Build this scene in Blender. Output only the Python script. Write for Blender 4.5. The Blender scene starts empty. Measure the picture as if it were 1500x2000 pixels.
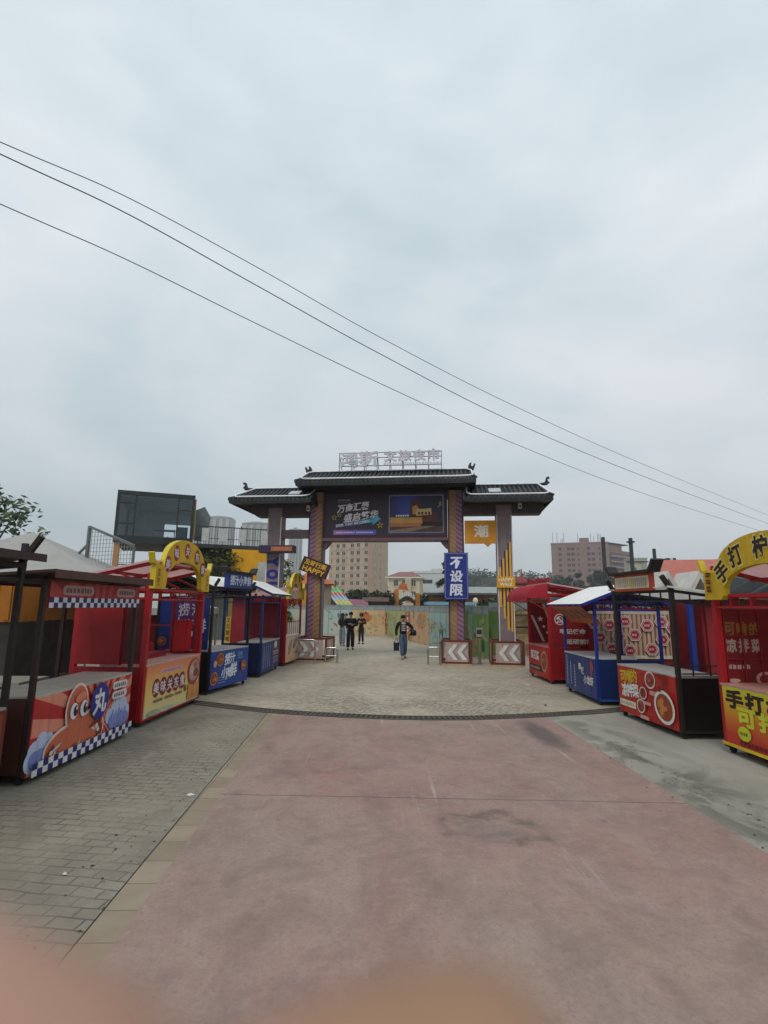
import bpy, bmesh, math, random
from mathutils import Vector, Matrix, Quaternion

random.seed(7)
SC = bpy.context.scene
COL = SC.collection
PI = math.pi
V = Vector

# ------------------------------------------------------------------ camera
F_PX, CX, CY, CAM_H = 1030.0, 750.0, 1000.0, 2.1
YAW, PITCH, ROLL = math.radians(1.811), math.radians(10.094), math.radians(0.6)
_f = V((math.sin(YAW) * math.cos(PITCH), math.cos(YAW) * math.cos(PITCH), math.sin(PITCH)))
_r0 = V((math.cos(YAW), -math.sin(YAW), 0))
_u0 = _r0.cross(_f)
_r = _r0 * math.cos(ROLL) + _u0 * math.sin(ROLL)
_u = _u0 * math.cos(ROLL) - _r0 * math.sin(ROLL)
cam_d = bpy.data.cameras.new('camera')
cam = bpy.data.objects.new('camera', cam_d)
COL.objects.link(cam)
cam.matrix_world = Matrix(((_r.x, _u.x, -_f.x, 0), (_r.y, _u.y, -_f.y, 0), (_r.z, _u.z, -_f.z, CAM_H), (0, 0, 0, 1)))
cam_d.sensor_fit = 'HORIZONTAL'
cam_d.sensor_width = 36
cam_d.lens = 36 * F_PX / 1500
cam_d.clip_start = 0.001
cam_d.clip_end = 5000
cam_d.dof.use_dof = True
cam_d.dof.focus_distance = 16
cam_d.dof.aperture_fstop = 12.0
SC.camera = cam

# ------------------------------------------------------------------ world, sun, exposure
def nd(nt, typ, ins=None, **props):
    n = nt.nodes.new(typ)
    for k, v in props.items():
        setattr(n, k, v)
    for k, v in (ins or {}).items():
        s = n.inputs[k]
        if isinstance(v, bpy.types.NodeSocket):
            nt.links.new(v, s)
        else:
            s.default_value = v
    return n

SUN_EL, SUN_AZ = math.radians(52), math.radians(200)
W = bpy.data.worlds.new('World')
SC.world = W
W.use_nodes = True
nt = W.node_tree
nt.nodes.clear()
sky = nd(nt, 'ShaderNodeTexSky', sky_type='NISHITA', sun_disc=False, sun_elevation=SUN_EL, sun_rotation=SUN_AZ, dust_density=4.0, air_density=1.0)
tc = nd(nt, 'ShaderNodeTexCoord')
mp = nd(nt, 'ShaderNodeMapping', {'Vector': tc.outputs['Generated'], 'Scale': (1.0, 1.0, 2.2), 'Rotation': (0.2, 0.1, 0.7)})
n1 = nd(nt, 'ShaderNodeTexNoise', {'Vector': mp.outputs[0], 'Scale': 1.35, 'Detail': 3.0, 'Roughness': 0.42, 'Distortion': 0.9})
n2 = nd(nt, 'ShaderNodeTexNoise', {'Vector': mp.outputs[0], 'Scale': 5.5, 'Detail': 4.0, 'Roughness': 0.5, 'Distortion': 0.4})
addn = nd(nt, 'ShaderNodeMath', {0: n1.outputs[0], 1: n2.outputs[0]}, operation='MULTIPLY_ADD')
addn.inputs[2].default_value = 0.0
mixn = nd(nt, 'ShaderNodeMix', {'Factor': 0.3, 'A': n1.outputs[0], 'B': n2.outputs[0]}, data_type='FLOAT')
cr = nd(nt, 'ShaderNodeValToRGB', {'Fac': mixn.outputs[0]})
e = cr.color_ramp.elements
e[0].position, e[0].color = 0.34, (0.478, 0.572, 0.615, 1)
e[1].position, e[1].color = 0.68, (0.715, 0.752, 0.788, 1)
# overcast: a little darker and greyer down to the horizon
sep = nd(nt, 'ShaderNodeSeparateXYZ', {0: tc.outputs['Generated']})
mr = nd(nt, 'ShaderNodeMapRange', {'Value': sep.outputs[2], 'From Min': 0.0, 'From Max': 0.85, 'To Min': 0.80, 'To Max': 1.12})
scl = nd(nt, 'ShaderNodeVectorMath', {0: cr.outputs[0], 'Scale': mr.outputs[0]}, operation='SCALE')
scl2 = nd(nt, 'ShaderNodeVectorMath', {0: scl.outputs[0], 'Scale': 10.0}, operation='SCALE')
mx = nd(nt, 'ShaderNodeMix', {'Factor': 0.93, 'A': sky.outputs[0], 'B': scl2.outputs[0]}, data_type='RGBA')
bg = nd(nt, 'ShaderNodeBackground', {'Color': mx.outputs['Result'], 'Strength': 0.1})
nd(nt, 'ShaderNodeOutputWorld', {'Surface': bg.outputs[0]})

sun_d = bpy.data.lights.new('sun', 'SUN')
sun_d.energy = 1.0
sun_d.angle = math.radians(25)
sun_d.color = (1.0, 0.96, 0.90)
sun = bpy.data.objects.new('sun', sun_d)
COL.objects.link(sun)
_sd = V((math.sin(SUN_AZ) * math.cos(SUN_EL), math.cos(SUN_AZ) * math.cos(SUN_EL), math.sin(SUN_EL)))
sun.rotation_euler = _sd.to_track_quat('Z', 'Y').to_euler()

SC.view_settings.view_transform = 'Standard'
SC.view_settings.look = 'None'
SC.view_settings.exposure = 0.28
SC.view_settings.gamma = 1.0
SC.cycles.max_bounces = 6
SC.cycles.transparent_max_bounces = 12

def at(px, py, Y):
    """the point at depth Y (metres down the road) that a photograph pixel looks at"""
    d = _f + _r * ((px - CX) / F_PX) - _u * ((py - CY) / F_PX)
    return V((0, 0, CAM_H)) + d * (Y / d.y)

# ------------------------------------------------------------------ materials
def lin(h):
    o = []
    for i in (0, 2, 4):
        c = int(h[i:i + 2], 16) / 255
        o.append(c / 12.92 if c <= 0.04045 else ((c + 0.055) / 1.055) ** 2.4)
    return tuple(o) + (1,)

MATS = {}
def new_mat(name):
    m = bpy.data.materials.new(name)
    m.use_nodes = True
    t = m.node_tree
    b = t.nodes['Principled BSDF']
    return m, t, b

def c(h, rough=0.55, metal=0.0, var=0.22, scale=2.2, spec=0.35, bump=0.0):
    """painted / printed / woven surface of colour h with slight wear and dust"""
    key = (h, rough, metal, var, scale, spec, bump)
    if key in MATS:
        return MATS[key]
    m, t, b = new_mat('surface_' + h)
    tc = nd(t, 'ShaderNodeTexCoord')
    n = nd(t, 'ShaderNodeTexNoise', {'Vector': tc.outputs['Object'], 'Scale': scale, 'Detail': 7.0, 'Roughness': 0.65})
    r = nd(t, 'ShaderNodeMapRange', {'Value': n.outputs[0], 'From Min': 0.3, 'From Max': 0.7, 'To Min': 1 - var, 'To Max': 1 + var * 0.4})
    mpv = nd(t, 'ShaderNodeMapping', {'Vector': tc.outputs['Object'], 'Scale': (scale * 4, scale * 4, scale * 0.35)})
    n3 = nd(t, 'ShaderNodeTexNoise', {'Vector': mpv.outputs[0], 'Scale': 1.0, 'Detail': 4.0})
    r3 = nd(t, 'ShaderNodeMapRange', {'Value': n3.outputs[0], 'From Min': 0.5, 'From Max': 0.75, 'To Min': 1.0, 'To Max': 1 - var * 0.9})
    rr = nd(t, 'ShaderNodeMath', {0: r.outputs[0], 1: r3.outputs[0]}, operation='MULTIPLY')
    s = nd(t, 'ShaderNodeVectorMath', {0: lin(h)[:3], 'Scale': rr.outputs[0]}, operation='SCALE')
    t.links.new(s.outputs[0], b.inputs['Base Color'])
    r2 = nd(t, 'ShaderNodeMapRange', {'Value': n.outputs[0], 'From Min': 0.3, 'From Max': 0.7, 'To Min': min(1, rough + 0.12), 'To Max': max(0.05, rough - 0.08)})
    t.links.new(r2.outputs[0], b.inputs['Roughness'])
    b.inputs['Metallic'].default_value = metal
    b.inputs['Specular IOR Level'].default_value = spec
    if bump:
        n2 = nd(t, 'ShaderNodeTexNoise', {'Vector': tc.outputs['Object'], 'Scale': scale * 12, 'Detail': 4.0})
        bp = nd(t, 'ShaderNodeBump', {'Height': n2.outputs[0], 'Strength': bump, 'Distance': 0.02})
        t.links.new(bp.outputs[0], b.inputs['Normal'])
    MATS[key] = m
    return m

def grad(name, stops, axis, lo, hi, rough=0.5, warp=0.06):
    """printed colour blend along one object axis"""
    if name in MATS:
        return MATS[name]
    m, t, b = new_mat(name)
    tc = nd(t, 'ShaderNodeTexCoord')
    n = nd(t, 'ShaderNodeTexNoise', {'Vector': tc.outputs['Object'], 'Scale': 2.0, 'Detail': 3.0})
    sp = nd(t, 'ShaderNodeSeparateXYZ', {0: tc.outputs['Object']})
    r = nd(t, 'ShaderNodeMapRange', {'Value': sp.outputs['XYZ'.index(axis)], 'From Min': lo, 'From Max': hi})
    w = nd(t, 'ShaderNodeMath', {0: n.outputs[0], 1: 0.5}, operation='SUBTRACT')
    a = nd(t, 'ShaderNodeMath', {0: w.outputs[0], 1: warp * 6, 2: r.outputs[0]}, operation='MULTIPLY_ADD')
    cr = nd(t, 'ShaderNodeValToRGB', {'Fac': a.outputs[0]})
    el = cr.color_ramp.elements
    while len(el) < len(stops):
        el.new(0.5)
    for k, (p, h) in enumerate(stops):
        el[k].position = p
        el[k].color = lin(h)
    t.links.new(cr.outputs[0], b.inputs['Base Color'])
    b.inputs['Roughness'].default_value = rough
    MATS[name] = m
    return m

def glass_mat(name, h, rough=0.08):
    if name in MATS:
        return MATS[name]
    m, t, b = new_mat(name)
    tc = nd(t, 'ShaderNodeTexCoord')
    n = nd(t, 'ShaderNodeTexNoise', {'Vector': tc.outputs['Object'], 'Scale': 0.6, 'Detail': 3.0})
    r = nd(t, 'ShaderNodeMapRange', {'Value': n.outputs[0], 'To Min': 0.7, 'To Max': 1.3})
    s = nd(t, 'ShaderNodeVectorMath', {0: lin(h)[:3], 'Scale': r.outputs[0]}, operation='SCALE')
    t.links.new(s.outputs[0], b.inputs['Base Color'])
    b.inputs['Roughness'].default_value = rough
    b.inputs['Specular IOR Level'].default_value = 0.6
    MATS[name] = m
    return m

def sheet_mat(name, h):
    if name in MATS:
        return MATS[name]
    m = bpy.data.materials.new(name)
    m.use_nodes = True
    t = m.node_tree
    b = t.nodes['Principled BSDF']
    tc = nd(t, 'ShaderNodeTexCoord')
    n = nd(t, 'ShaderNodeTexNoise', {'Vector': tc.outputs['Object'], 'Scale': 1.5, 'Detail': 5.0})
    r = nd(t, 'ShaderNodeMapRange', {'Value': n.outputs[0], 'To Min': 0.85, 'To Max': 1.1})
    s = nd(t, 'ShaderNodeVectorMath', {0: lin(h)[:3], 'Scale': r.outputs[0]}, operation='SCALE')
    t.links.new(s.outputs[0], b.inputs['Base Color'])
    b.inputs['Roughness'].default_value = 0.5
    tr = nd(t, 'ShaderNodeBsdfTranslucent', {'Color': s.outputs[0]})
    mx = nd(t, 'ShaderNodeMixShader', {0: 0.65, 1: b.outputs[0], 2: tr.outputs[0]})
    t.links.new(mx.outputs[0], t.nodes['Material Output'].inputs['Surface'])
    MATS[name] = m
    return m

def leaf_mat(name, h1, h2):
    if name in MATS:
        return MATS[name]
    m, t, b = new_mat(name)
    g = nd(t, 'ShaderNodeNewGeometry')
    tc = nd(t, 'ShaderNodeTexCoord')
    n = nd(t, 'ShaderNodeTexNoise', {'Vector': tc.outputs['Object'], 'Scale': 0.9, 'Detail': 3.0})
    mm = nd(t, 'ShaderNodeMath', {0: g.outputs['Random Per Island'], 1: n.outputs[0]}, operation='MULTIPLY')
    mmr = nd(t, 'ShaderNodeMapRange', {'Value': mm.outputs[0], 'From Min': 0.05, 'From Max': 0.6})
    mx = nd(t, 'ShaderNodeMix', {'Factor': mmr.outputs[0], 'A': lin(h1), 'B': lin(h2)}, data_type='RGBA')
    t.links.new(mx.outputs['Result'], b.inputs['Base Color'])
    b.inputs['Roughness'].default_value = 0.6
    b.inputs['Specular IOR Level'].default_value = 0.25
    MATS[name] = m
    return m

# ------------------------------------------------------------------ mesh building
_txt = {}
def text_geo(s, bold=0.02):
    """filled outlines of a line of lettering: verts, faces, (width, height)"""
    k = (s, bold)
    if k not in _txt:
        cu = bpy.data.curves.new('lettering', 'FONT')
        cu.body = s
        cu.size = 1
        cu.offset = min(bold * 0.4, 0.012)
        cu.resolution_u = 2
        cu.fill_mode = 'FRONT'
        o = bpy.data.objects.new('lettering', cu)
        COL.objects.link(o)
        dg = bpy.context.evaluated_depsgraph_get()
        ev = o.evaluated_get(dg)
        me = ev.to_mesh()
        vs = [(v.co.x, v.co.y) for v in me.vertices]
        fs = [tuple(p.vertices) for p in me.polygons]
        ev.to_mesh_clear()
        bpy.data.objects.remove(o)
        bpy.data.curves.remove(cu)
        x0, x1 = min(v[0] for v in vs), max(v[0] for v in vs)
        y0, y1 = min(v[1] for v in vs), max(v[1] for v in vs)
        vs = [(x - x0, y - y0) for x, y in vs]
        _txt[k] = (vs, fs, (x1 - x0, y1 - y0))
    return _txt[k]

class MB:
    def __init__(self):
        self.v, self.f, self.mi, self.mats, self.sm = [], [], [], [], []
    def _m(self, m):
        if isinstance(m, str):
            m = c(m)
        if m not in self.mats:
            self.mats.append(m)
        return self.mats.index(m)
    def add(self, vs, fs, m, smooth=False):
        b = len(self.v)
        self.v += [tuple(p) for p in vs]
        k = self._m(m)
        for f in fs:
            self.f.append(tuple(b + i for i in f))
            self.mi.append(k)
            self.sm.append(smooth)
        return self
    def face(self, pts, m):
        return self.add(pts, [tuple(range(len(pts)))], m)
    def box(self, x0, y0, z0, x1, y1, z1, m):
        vs = [(x, y, z) for z in (z0, z1) for y in (y0, y1) for x in (x0, x1)]
        return self.add(vs, [(0, 2, 3, 1), (4, 5, 7, 6), (0, 1, 5, 4), (2, 6, 7, 3), (0, 4, 6, 2), (1, 3, 7, 5)], m)
    def bar(self, p, q, w, h, m, up=(0, 0, 1)):
        p, q = V(p), V(q)
        d = (q - p).normalized()
        u = V(up)
        if abs(d.dot(u)) > 0.95:
            u = V((0, 1, 0))
        s = d.cross(u).normalized() * w / 2
        t = s.cross(d).normalized() * h / 2
        vs = [p - s - t, p + s - t, p + s + t, p - s + t, q - s - t, q + s - t, q + s + t, q - s + t]
        return self.add(vs, [(0, 1, 2, 3), (7, 6, 5, 4), (0, 4, 5, 1), (1, 5, 6, 2), (2, 6, 7, 3), (3, 7, 4, 0)], m)
    def tube(self, pts, r, m, n=8, closed=False):
        pts = [V(p) for p in pts]
        N = len(pts)
        rs = r if isinstance(r, (list, tuple)) else [r] * N
        vs, fs = [], []
        prev = None
        for i, p in enumerate(pts):
            a = pts[i - 1] if i or closed else p
            b = pts[(i + 1) % N] if i < N - 1 or closed else p
            d = (b - a).normalized()
            u = prev if prev is not None else (V((0, 0, 1)) if abs(d.z) < 0.9 else V((1, 0, 0)))
            s = d.cross(u)
            if s.length < 1e-6:
                s = d.cross(V((0.3, 1, 0.2)))
            s.normalize()
            t = s.cross(d).normalized()
            prev = t
            for k in range(n):
                an = 2 * PI * k / n
                vs.append(p + (s * math.cos(an) + t * math.sin(an)) * rs[i])
        for i in range(N if closed else N - 1):
            j = (i + 1) % N
            for k in range(n):
                k2 = (k + 1) % n
                fs.append((i * n + k, i * n + k2, j * n + k2, j * n + k))
        self.add(vs, fs, m, True)
        if not closed:
            self.add(vs[:n], [tuple(reversed(range(n)))], m)
            self.add(vs[-n:], [tuple(range(n))], m)
        return self
    def lathe(self, prof, m, n=12, o=(0, 0, 0)):
        o = V(o)
        vs, fs = [], []
        for r, z in prof:
            for k in range(n):
                a = 2 * PI * k / n
                vs.append(o + V((r * math.cos(a), r * math.sin(a), z)))
        for i in range(len(prof) - 1):
            for k in range(n):
                k2 = (k + 1) % n
                fs.append((i * n + k, i * n + k2, (i + 1) * n + k2, (i + 1) * n + k))
        return self.add(vs, fs, m, True)
    def ell(self, o, r, m, n=12, k=8, rot=None):
        o = V(o)
        vs, fs = [], []
        for i in range(k + 1):
            t = PI * i / k
            for j in range(n):
                a = 2 * PI * j / n
                p = V((r[0] * math.sin(t) * math.cos(a), r[1] * math.sin(t) * math.sin(a), r[2] * math.cos(t)))
                if rot:
                    p = rot @ p
                vs.append(o + p)
        for i in range(k):
            for j in range(n):
                j2 = (j + 1) % n
                fs.append((i * n + j, (i + 1) * n + j, (i + 1) * n + j2, i * n + j2))
        return self.add(vs, fs, m, True)
    def prism(self, poly, o, ux, uy, th, m, mside=None):
        """extruded outline; poly counter-clockwise in (ux, uy); thickness th against the normal ux x uy"""
        o, ux, uy = V(o), V(ux), V(uy)
        nn = ux.cross(uy).normalized() * th
        a = [o + ux * x + uy * y for x, y in poly]
        b = [p - nn for p in a]
        N = len(poly)
        self.add(a, [tuple(range(N))], m)
        self.add(b, [tuple(reversed(range(N)))], m)
        self.add(a + b, [(i, N + i, N + (i + 1) % N, (i + 1) % N) for i in range(N)], mside or m)
        return self
    def mesh(self, name):
        me = bpy.data.meshes.new(name)
        me.from_pydata(self.v, [], self.f)
        for m in self.mats:
            me.materials.append(m)
        me.polygons.foreach_set('material_index', self.mi)
        me.polygons.foreach_set('use_smooth', self.sm)
        me.update()
        return me
    def build(self, name, parent=None, loc=None, rot=None, bevel=0):
        o = bpy.data.objects.new(name, self.mesh(name))
        COL.objects.link(o)
        if parent:
            o.parent = parent
        if loc is not None:
            o.location = loc
        if rot is not None:
            o.rotation_euler = rot
        if bevel:
            bv = o.modifiers.new('bevel', 'BEVEL')
            bv.width, bv.segments, bv.limit_method = bevel, 2, 'ANGLE'
        return o

class Art:
    """print and lettering on a flat face: (u, v) metres on the face, every layer 1 mm proud of the last"""
    def __init__(self, mb, o, ux, uy, l0=0.0015):
        self.mb, self.o, self.ux, self.uy = mb, V(o), V(ux).normalized(), V(uy).normalized()
        self.n = self.ux.cross(self.uy)
        self.l = l0
    def P(self, u, v):
        return self.o + self.ux * u + self.uy * v + self.n * self.l
    def poly(self, pts, m):
        self.mb.add([self.P(*p) for p in pts], [tuple(range(len(pts)))], m)
        self.l += 0.0009
        return self
    def rect(self, u0, v0, u1, v1, m):
        return self.poly([(u0, v0), (u1, v0), (u1, v1), (u0, v1)], m)
    def rrect(self, u0, v0, u1, v1, r, m, rot=0):
        pts = []
        for cx, cy, a0 in ((u1 - r, v0 + r, -90), (u1 - r, v1 - r, 0), (u0 + r, v1 - r, 90), (u0 + r, v0 + r, 180)):
            for k in range(5):
                a = math.radians(a0 + 22.5 * k)
                pts.append((cx + r * math.cos(a), cy + r * math.sin(a)))
        if rot:
            mu, mv = (u0 + u1) / 2, (v0 + v1) / 2
            cs, sn = math.cos(rot), math.sin(rot)
            pts = [(mu + (x - mu) * cs - (y - mv) * sn, mv + (x - mu) * sn + (y - mv) * cs) for x, y in pts]
        return self.poly(pts, m)
    def ell(self, u, v, a, b, m, rot=0, n=24):
        cs, sn = math.cos(rot), math.sin(rot)
        return self.poly([(u + a * math.cos(t) * cs - b * math.sin(t) * sn, v + a * math.cos(t) * sn + b * math.sin(t) * cs)
                          for t in [2 * PI * k / n for k in range(n)]], m)
    def star(self, u, v, r, m, n=5, inner=0.42, rot=PI / 2):
        return self.poly([(u + (r if k % 2 == 0 else r * inner) * math.cos(rot + PI * k / n), v + (r if k % 2 == 0 else r * inner) * math.sin(rot + PI * k / n)) for k in range(2 * n)], m)
    def text(self, s, u, v, h, m, w=None, bold=0.02, rot=0, shear=0, center=True):
        """line of lettering of height h (and width w), centred on (u, v)"""
        vs, fs, (tw, th) = text_geo(s, bold)
        sy = h / th
        sx = w / tw if w else sy
        cs, sn = math.cos(rot), math.sin(rot)
        b = max(0, bold - 0.012) * 0.55
        for bx, by in ([(0, 0)] if b < 0.004 else [(-b, -b), (b, -b), (-b, b), (b, b)]):
            pts = []
            for x, y in vs:
                x, y = (x + bx - (tw / 2 if center else 0)) * sx, (y + by - th / 2) * sy
                x += shear * y
                pts.append(self.P(u + x * cs - y * sn, v + x * sn + y * cs))
            self.mb.add(pts, fs, m)
            self.l += 0.0002
        self.l += 0.0007
        return self
    def dashes(self, u0, v0, u1, v1, m, vertical=False, rnd=None, fill=0.75):
        """a line of print too small to read: a row of short strokes"""
        rnd = rnd or random
        L, T = (v1 - v0, u1 - u0) if vertical else (u1 - u0, v1 - v0)
        p = 0.0
        while p < L - T * 0.3:
            w = min(T * rnd.uniform(0.6, 1.0), L - p)
            for k in range(2):
                if vertical:
                    a, b = v1 - p - w * (k * 0.5 + 0.4), v1 - p - w * k * 0.5
                    self.mb.add([self.P(u0, a), self.P(u1 - T * rnd.uniform(0, 0.3), a), self.P(u1 - T * rnd.uniform(0, 0.2), b), self.P(u0, b)], [(0, 1, 2, 3)], m)
                else:
                    a, b = u0 + p + w * k * 0.5, u0 + p + w * (k * 0.5 + 0.4)
                    self.mb.add([self.P(a, v0), self.P(b, v0), self.P(b, v1 - T * rnd.uniform(0, 0.25)), self.P(a, v1 - T * rnd.uniform(0, 0.25))], [(0, 1, 2, 3)], m)
            p += w / fill
        self.l += 0.0009
        return self
    def checker(self, u0, v0, u1, v1, nu, ma, mb_, nv=2):
        du, dv = (u1 - u0) / nu, (v1 - v0) / nv
        for i in range(nu):
            for j in range(nv):
                m = ma if (i + j) % 2 else mb_
                a, b = u0 + du * i, v0 + dv * j
                self.mb.add([self.P(a, b), self.P(a + du, b), self.P(a + du, b + dv), self.P(a, b + dv)], [(0, 1, 2, 3)], m)
        self.l += 0.0009
        return self
    def rays(self, u0, v0, u1, v1, cu, cv, n, ma, ph=0.0):
        """sunburst clipped to a rectangle"""
        def clip(poly):
            for ax, lim, sg in ((0, u0, 1), (0, u1, -1), (1, v0, 1), (1, v1, -1)):
                out = []
                for i in range(len(poly)):
                    a, b = poly[i], poly[(i + 1) % len(poly)]
                    da, db = (a[ax] - lim) * sg, (b[ax] - lim) * sg
                    if da >= 0:
                        out.append(a)
                    if da * db < 0:
                        t = da / (da - db)
                        out.append((a[0] + (b[0] - a[0]) * t, a[1] + (b[1] - a[1]) * t))
                poly = out
                if not poly:
                    return []
            return poly
        R = 6
        for k in range(n):
            a, b = 2 * PI * k / n + ph, 2 * PI * (k + 0.5) / n + ph
            p = clip([(cu, cv), (cu + R * math.cos(a), cv + R * math.sin(a)), (cu + R * math.cos(b), cv + R * math.sin(b))])
            if len(p) > 2:
                self.mb.add([self.P(*q) for q in p], [tuple(range(len(p)))], ma)
        self.l += 0.0009
        return self

def tag(o, label=None, cat=None, group=None, kind=None):
    if label: o['label'] = label
    if cat: o['category'] = cat
    if group: o['group'] = group
    if kind: o['kind'] = kind
    return o

def thing(name, loc, label, cat, rz=0, group=None):
    o = bpy.data.objects.new(name, None)
    o.empty_display_size = 0.3
    COL.objects.link(o)
    o.location = loc
    o.rotation_euler = (0, 0, rz)
    return tag(o, label, cat, group)

def copy_tree(o, parent=None):
    n = o.copy()
    COL.objects.link(n)
    if parent:
        n.parent = parent
    for ch in list(o.children):
        copy_tree(ch, n)
    return n

# ------------------------------------------------------------------ the ground
def smooth_curve(P, n):
    out = []
    for i in range(len(P) - 1):
        p0, p1, p2, p3 = V(P[max(i - 1, 0)]), V(P[i]), V(P[i + 1]), V(P[min(i + 2, len(P) - 1)])
        for k in range(n):
            t = k / n
            out.append(0.5 * ((2 * p1) + (p2 - p0) * t + (2 * p0 - 5 * p1 + 4 * p2 - p3) * t * t + (3 * p1 - p0 - 3 * p2 + p3) * t ** 3))
    out.append(V(P[-1]))
    return out

DRAIN = smooth_curve([(-9.0, 14.6, 0), (-4.74, 12.57, 0), (-3.6, 12.0, 0), (-2.19, 11.27, 0), (-1.22, 10.93, 0), (-.11, 10.66, 0), (.86, 10.53, 0), (1.83, 10.53, 0), (2.87, 10.7, 0), (3.98, 10.98, 0), (5.34, 11.44, 0), (9.0, 13.2, 0)], 8)

def ramp(t, fac, stops):
    cr = nd(t, 'ShaderNodeValToRGB', {'Fac': fac})
    el = cr.color_ramp.elements
    while len(el) < len(stops):
        el.new(0.5)
    for k, (p, col) in enumerate(stops):
        el[k].position = p
        el[k].color = col if len(col) == 4 else tuple(col) + (1,)
    return cr.outputs[0]

def mixc(t, fac, a, b, mode='MIX'):
    return nd(t, 'ShaderNodeMix', {'Factor': fac, 'A': a, 'B': b}, data_type='RGBA', blend_type=mode).outputs['Result']

def noise(t, vec, scale, detail=5.0, rough=0.55, dist=0.0):
    return nd(t, 'ShaderNodeTexNoise', {'Vector': vec, 'Scale': scale, 'Detail': detail, 'Roughness': rough, 'Distortion': dist}).outputs[0]

def mth(t, op, *a):
    n = nd(t, 'ShaderNodeMath', operation=op)
    for k, v in enumerate(a):
        if isinstance(v, bpy.types.NodeSocket):
            t.links.new(v, n.inputs[k])
        else:
            n.inputs[k].default_value = v
    return n.outputs[0]

def mrange(t, v, a, b, c0=0.0, d=1.0):
    return nd(t, 'ShaderNodeMapRange', {'Value': v, 'From Min': a, 'From Max': b, 'To Min': c0, 'To Max': d}).outputs[0]

def bumped(t, b, h, s=0.4, d=0.02):
    t.links.new(nd(t, 'ShaderNodeBump', {'Height': h, 'Strength': s, 'Distance': d}).outputs[0], b.inputs['Normal'])

def mapping(t, vec, scale=(1, 1, 1), rot=(0, 0, 0), loc=(0, 0, 0)):
    return nd(t, 'ShaderNodeMapping', {'Vector': vec, 'Scale': scale, 'Rotation': rot, 'Location': loc}).outputs[0]

def mat_earth():
    m, t, b = new_mat('packed_earth')
    p = nd(t, 'ShaderNodeTexCoord').outputs['Object']
    n = noise(t, p, 0.05, 8.0)
    t.links.new(ramp(t, n, [(0.35, (0.16, 0.15, 0.12)), (0.65, (0.26, 0.24, 0.20))]), b.inputs['Base Color'])
    b.inputs['Roughness'].default_value = 0.9
    return m

def mat_setts():
    m, t, b = new_mat('granite_setts')
    p = nd(t, 'ShaderNodeTexCoord').outputs['Object']
    wob = nd(t, 'ShaderNodeTexNoise', {'Vector': p, 'Scale': 0.8, 'Detail': 2.0})
    wv = nd(t, 'ShaderNodeVectorMath', {0: wob.outputs['Color'], 'Scale': 0.3}, operation='SCALE').outputs[0]
    q = nd(t, 'ShaderNodeVectorMath', {0: p, 1: wv}, operation='ADD').outputs[0]
    q = mapping(t, q, (0.8, 1.15, 0), (0, 0, 0.35))
    vo = nd(t, 'ShaderNodeTexVoronoi', {'Vector': q, 'Scale': 8.5, 'Randomness': 0.55}, feature='DISTANCE_TO_EDGE').outputs['Distance']
    vc = nd(t, 'ShaderNodeTexVoronoi', {'Vector': q, 'Scale': 8.5, 'Randomness': 0.55}).outputs['Color']
    big = noise(t, p, 0.35, 6.0, 0.6, 0.5)
    fine = noise(t, p, 30, 3.0)
    base = ramp(t, big, [(0.32, (0.330, 0.276, 0.196)), (0.68, (0.455, 0.392, 0.296))])
    sv = nd(t, 'ShaderNodeSeparateColor', {0: vc}).outputs[0]
    base = mixc(t, 0.26, base, ramp(t, sv, [(0.1, (0.14, 0.125, 0.10)), (0.9, (0.50, 0.45, 0.37))]))
    # the joints show only where traffic has not filled them with dust
    clear = mrange(t, noise(t, mapping(t, p, loc=(3, 1, 0)), 0.42, 4.0, 0.6), 0.40, 0.56)
    sy_ = nd(t, 'ShaderNodeSeparateXYZ', {0: p})
    clear = mth(t, 'MULTIPLY', clear, mth(t, 'MULTIPLY', mrange(t, sy_.outputs[1], 12, 19, 1.0, 0.25), mrange(t, mth(t, 'ABSOLUTE', mth(t, 'SUBTRACT', sy_.outputs[0], 1.3)), 2.0, 4.0, 1.0, 0.2)))
    joint = mth(t, 'MULTIPLY', mrange(t, vo, 0.0, 0.12, 1.0, 0.0), clear)
    base = mixc(t, mth(t, 'MULTIPLY', joint, 0.85), base, (0.085, 0.075, 0.06, 1))
    base = mixc(t, mrange(t, fine, 0.35, 0.65, 0, 0.14), base, (0.16, 0.15, 0.12, 1))
    t.links.new(base, b.inputs['Base Color'])
    b.inputs['Roughness'].default_value = 0.82
    bumped(t, b, mth(t, 'SUBTRACT', mth(t, 'MULTIPLY', fine, 0.25), joint), 0.7, 0.02)
    return m

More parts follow.
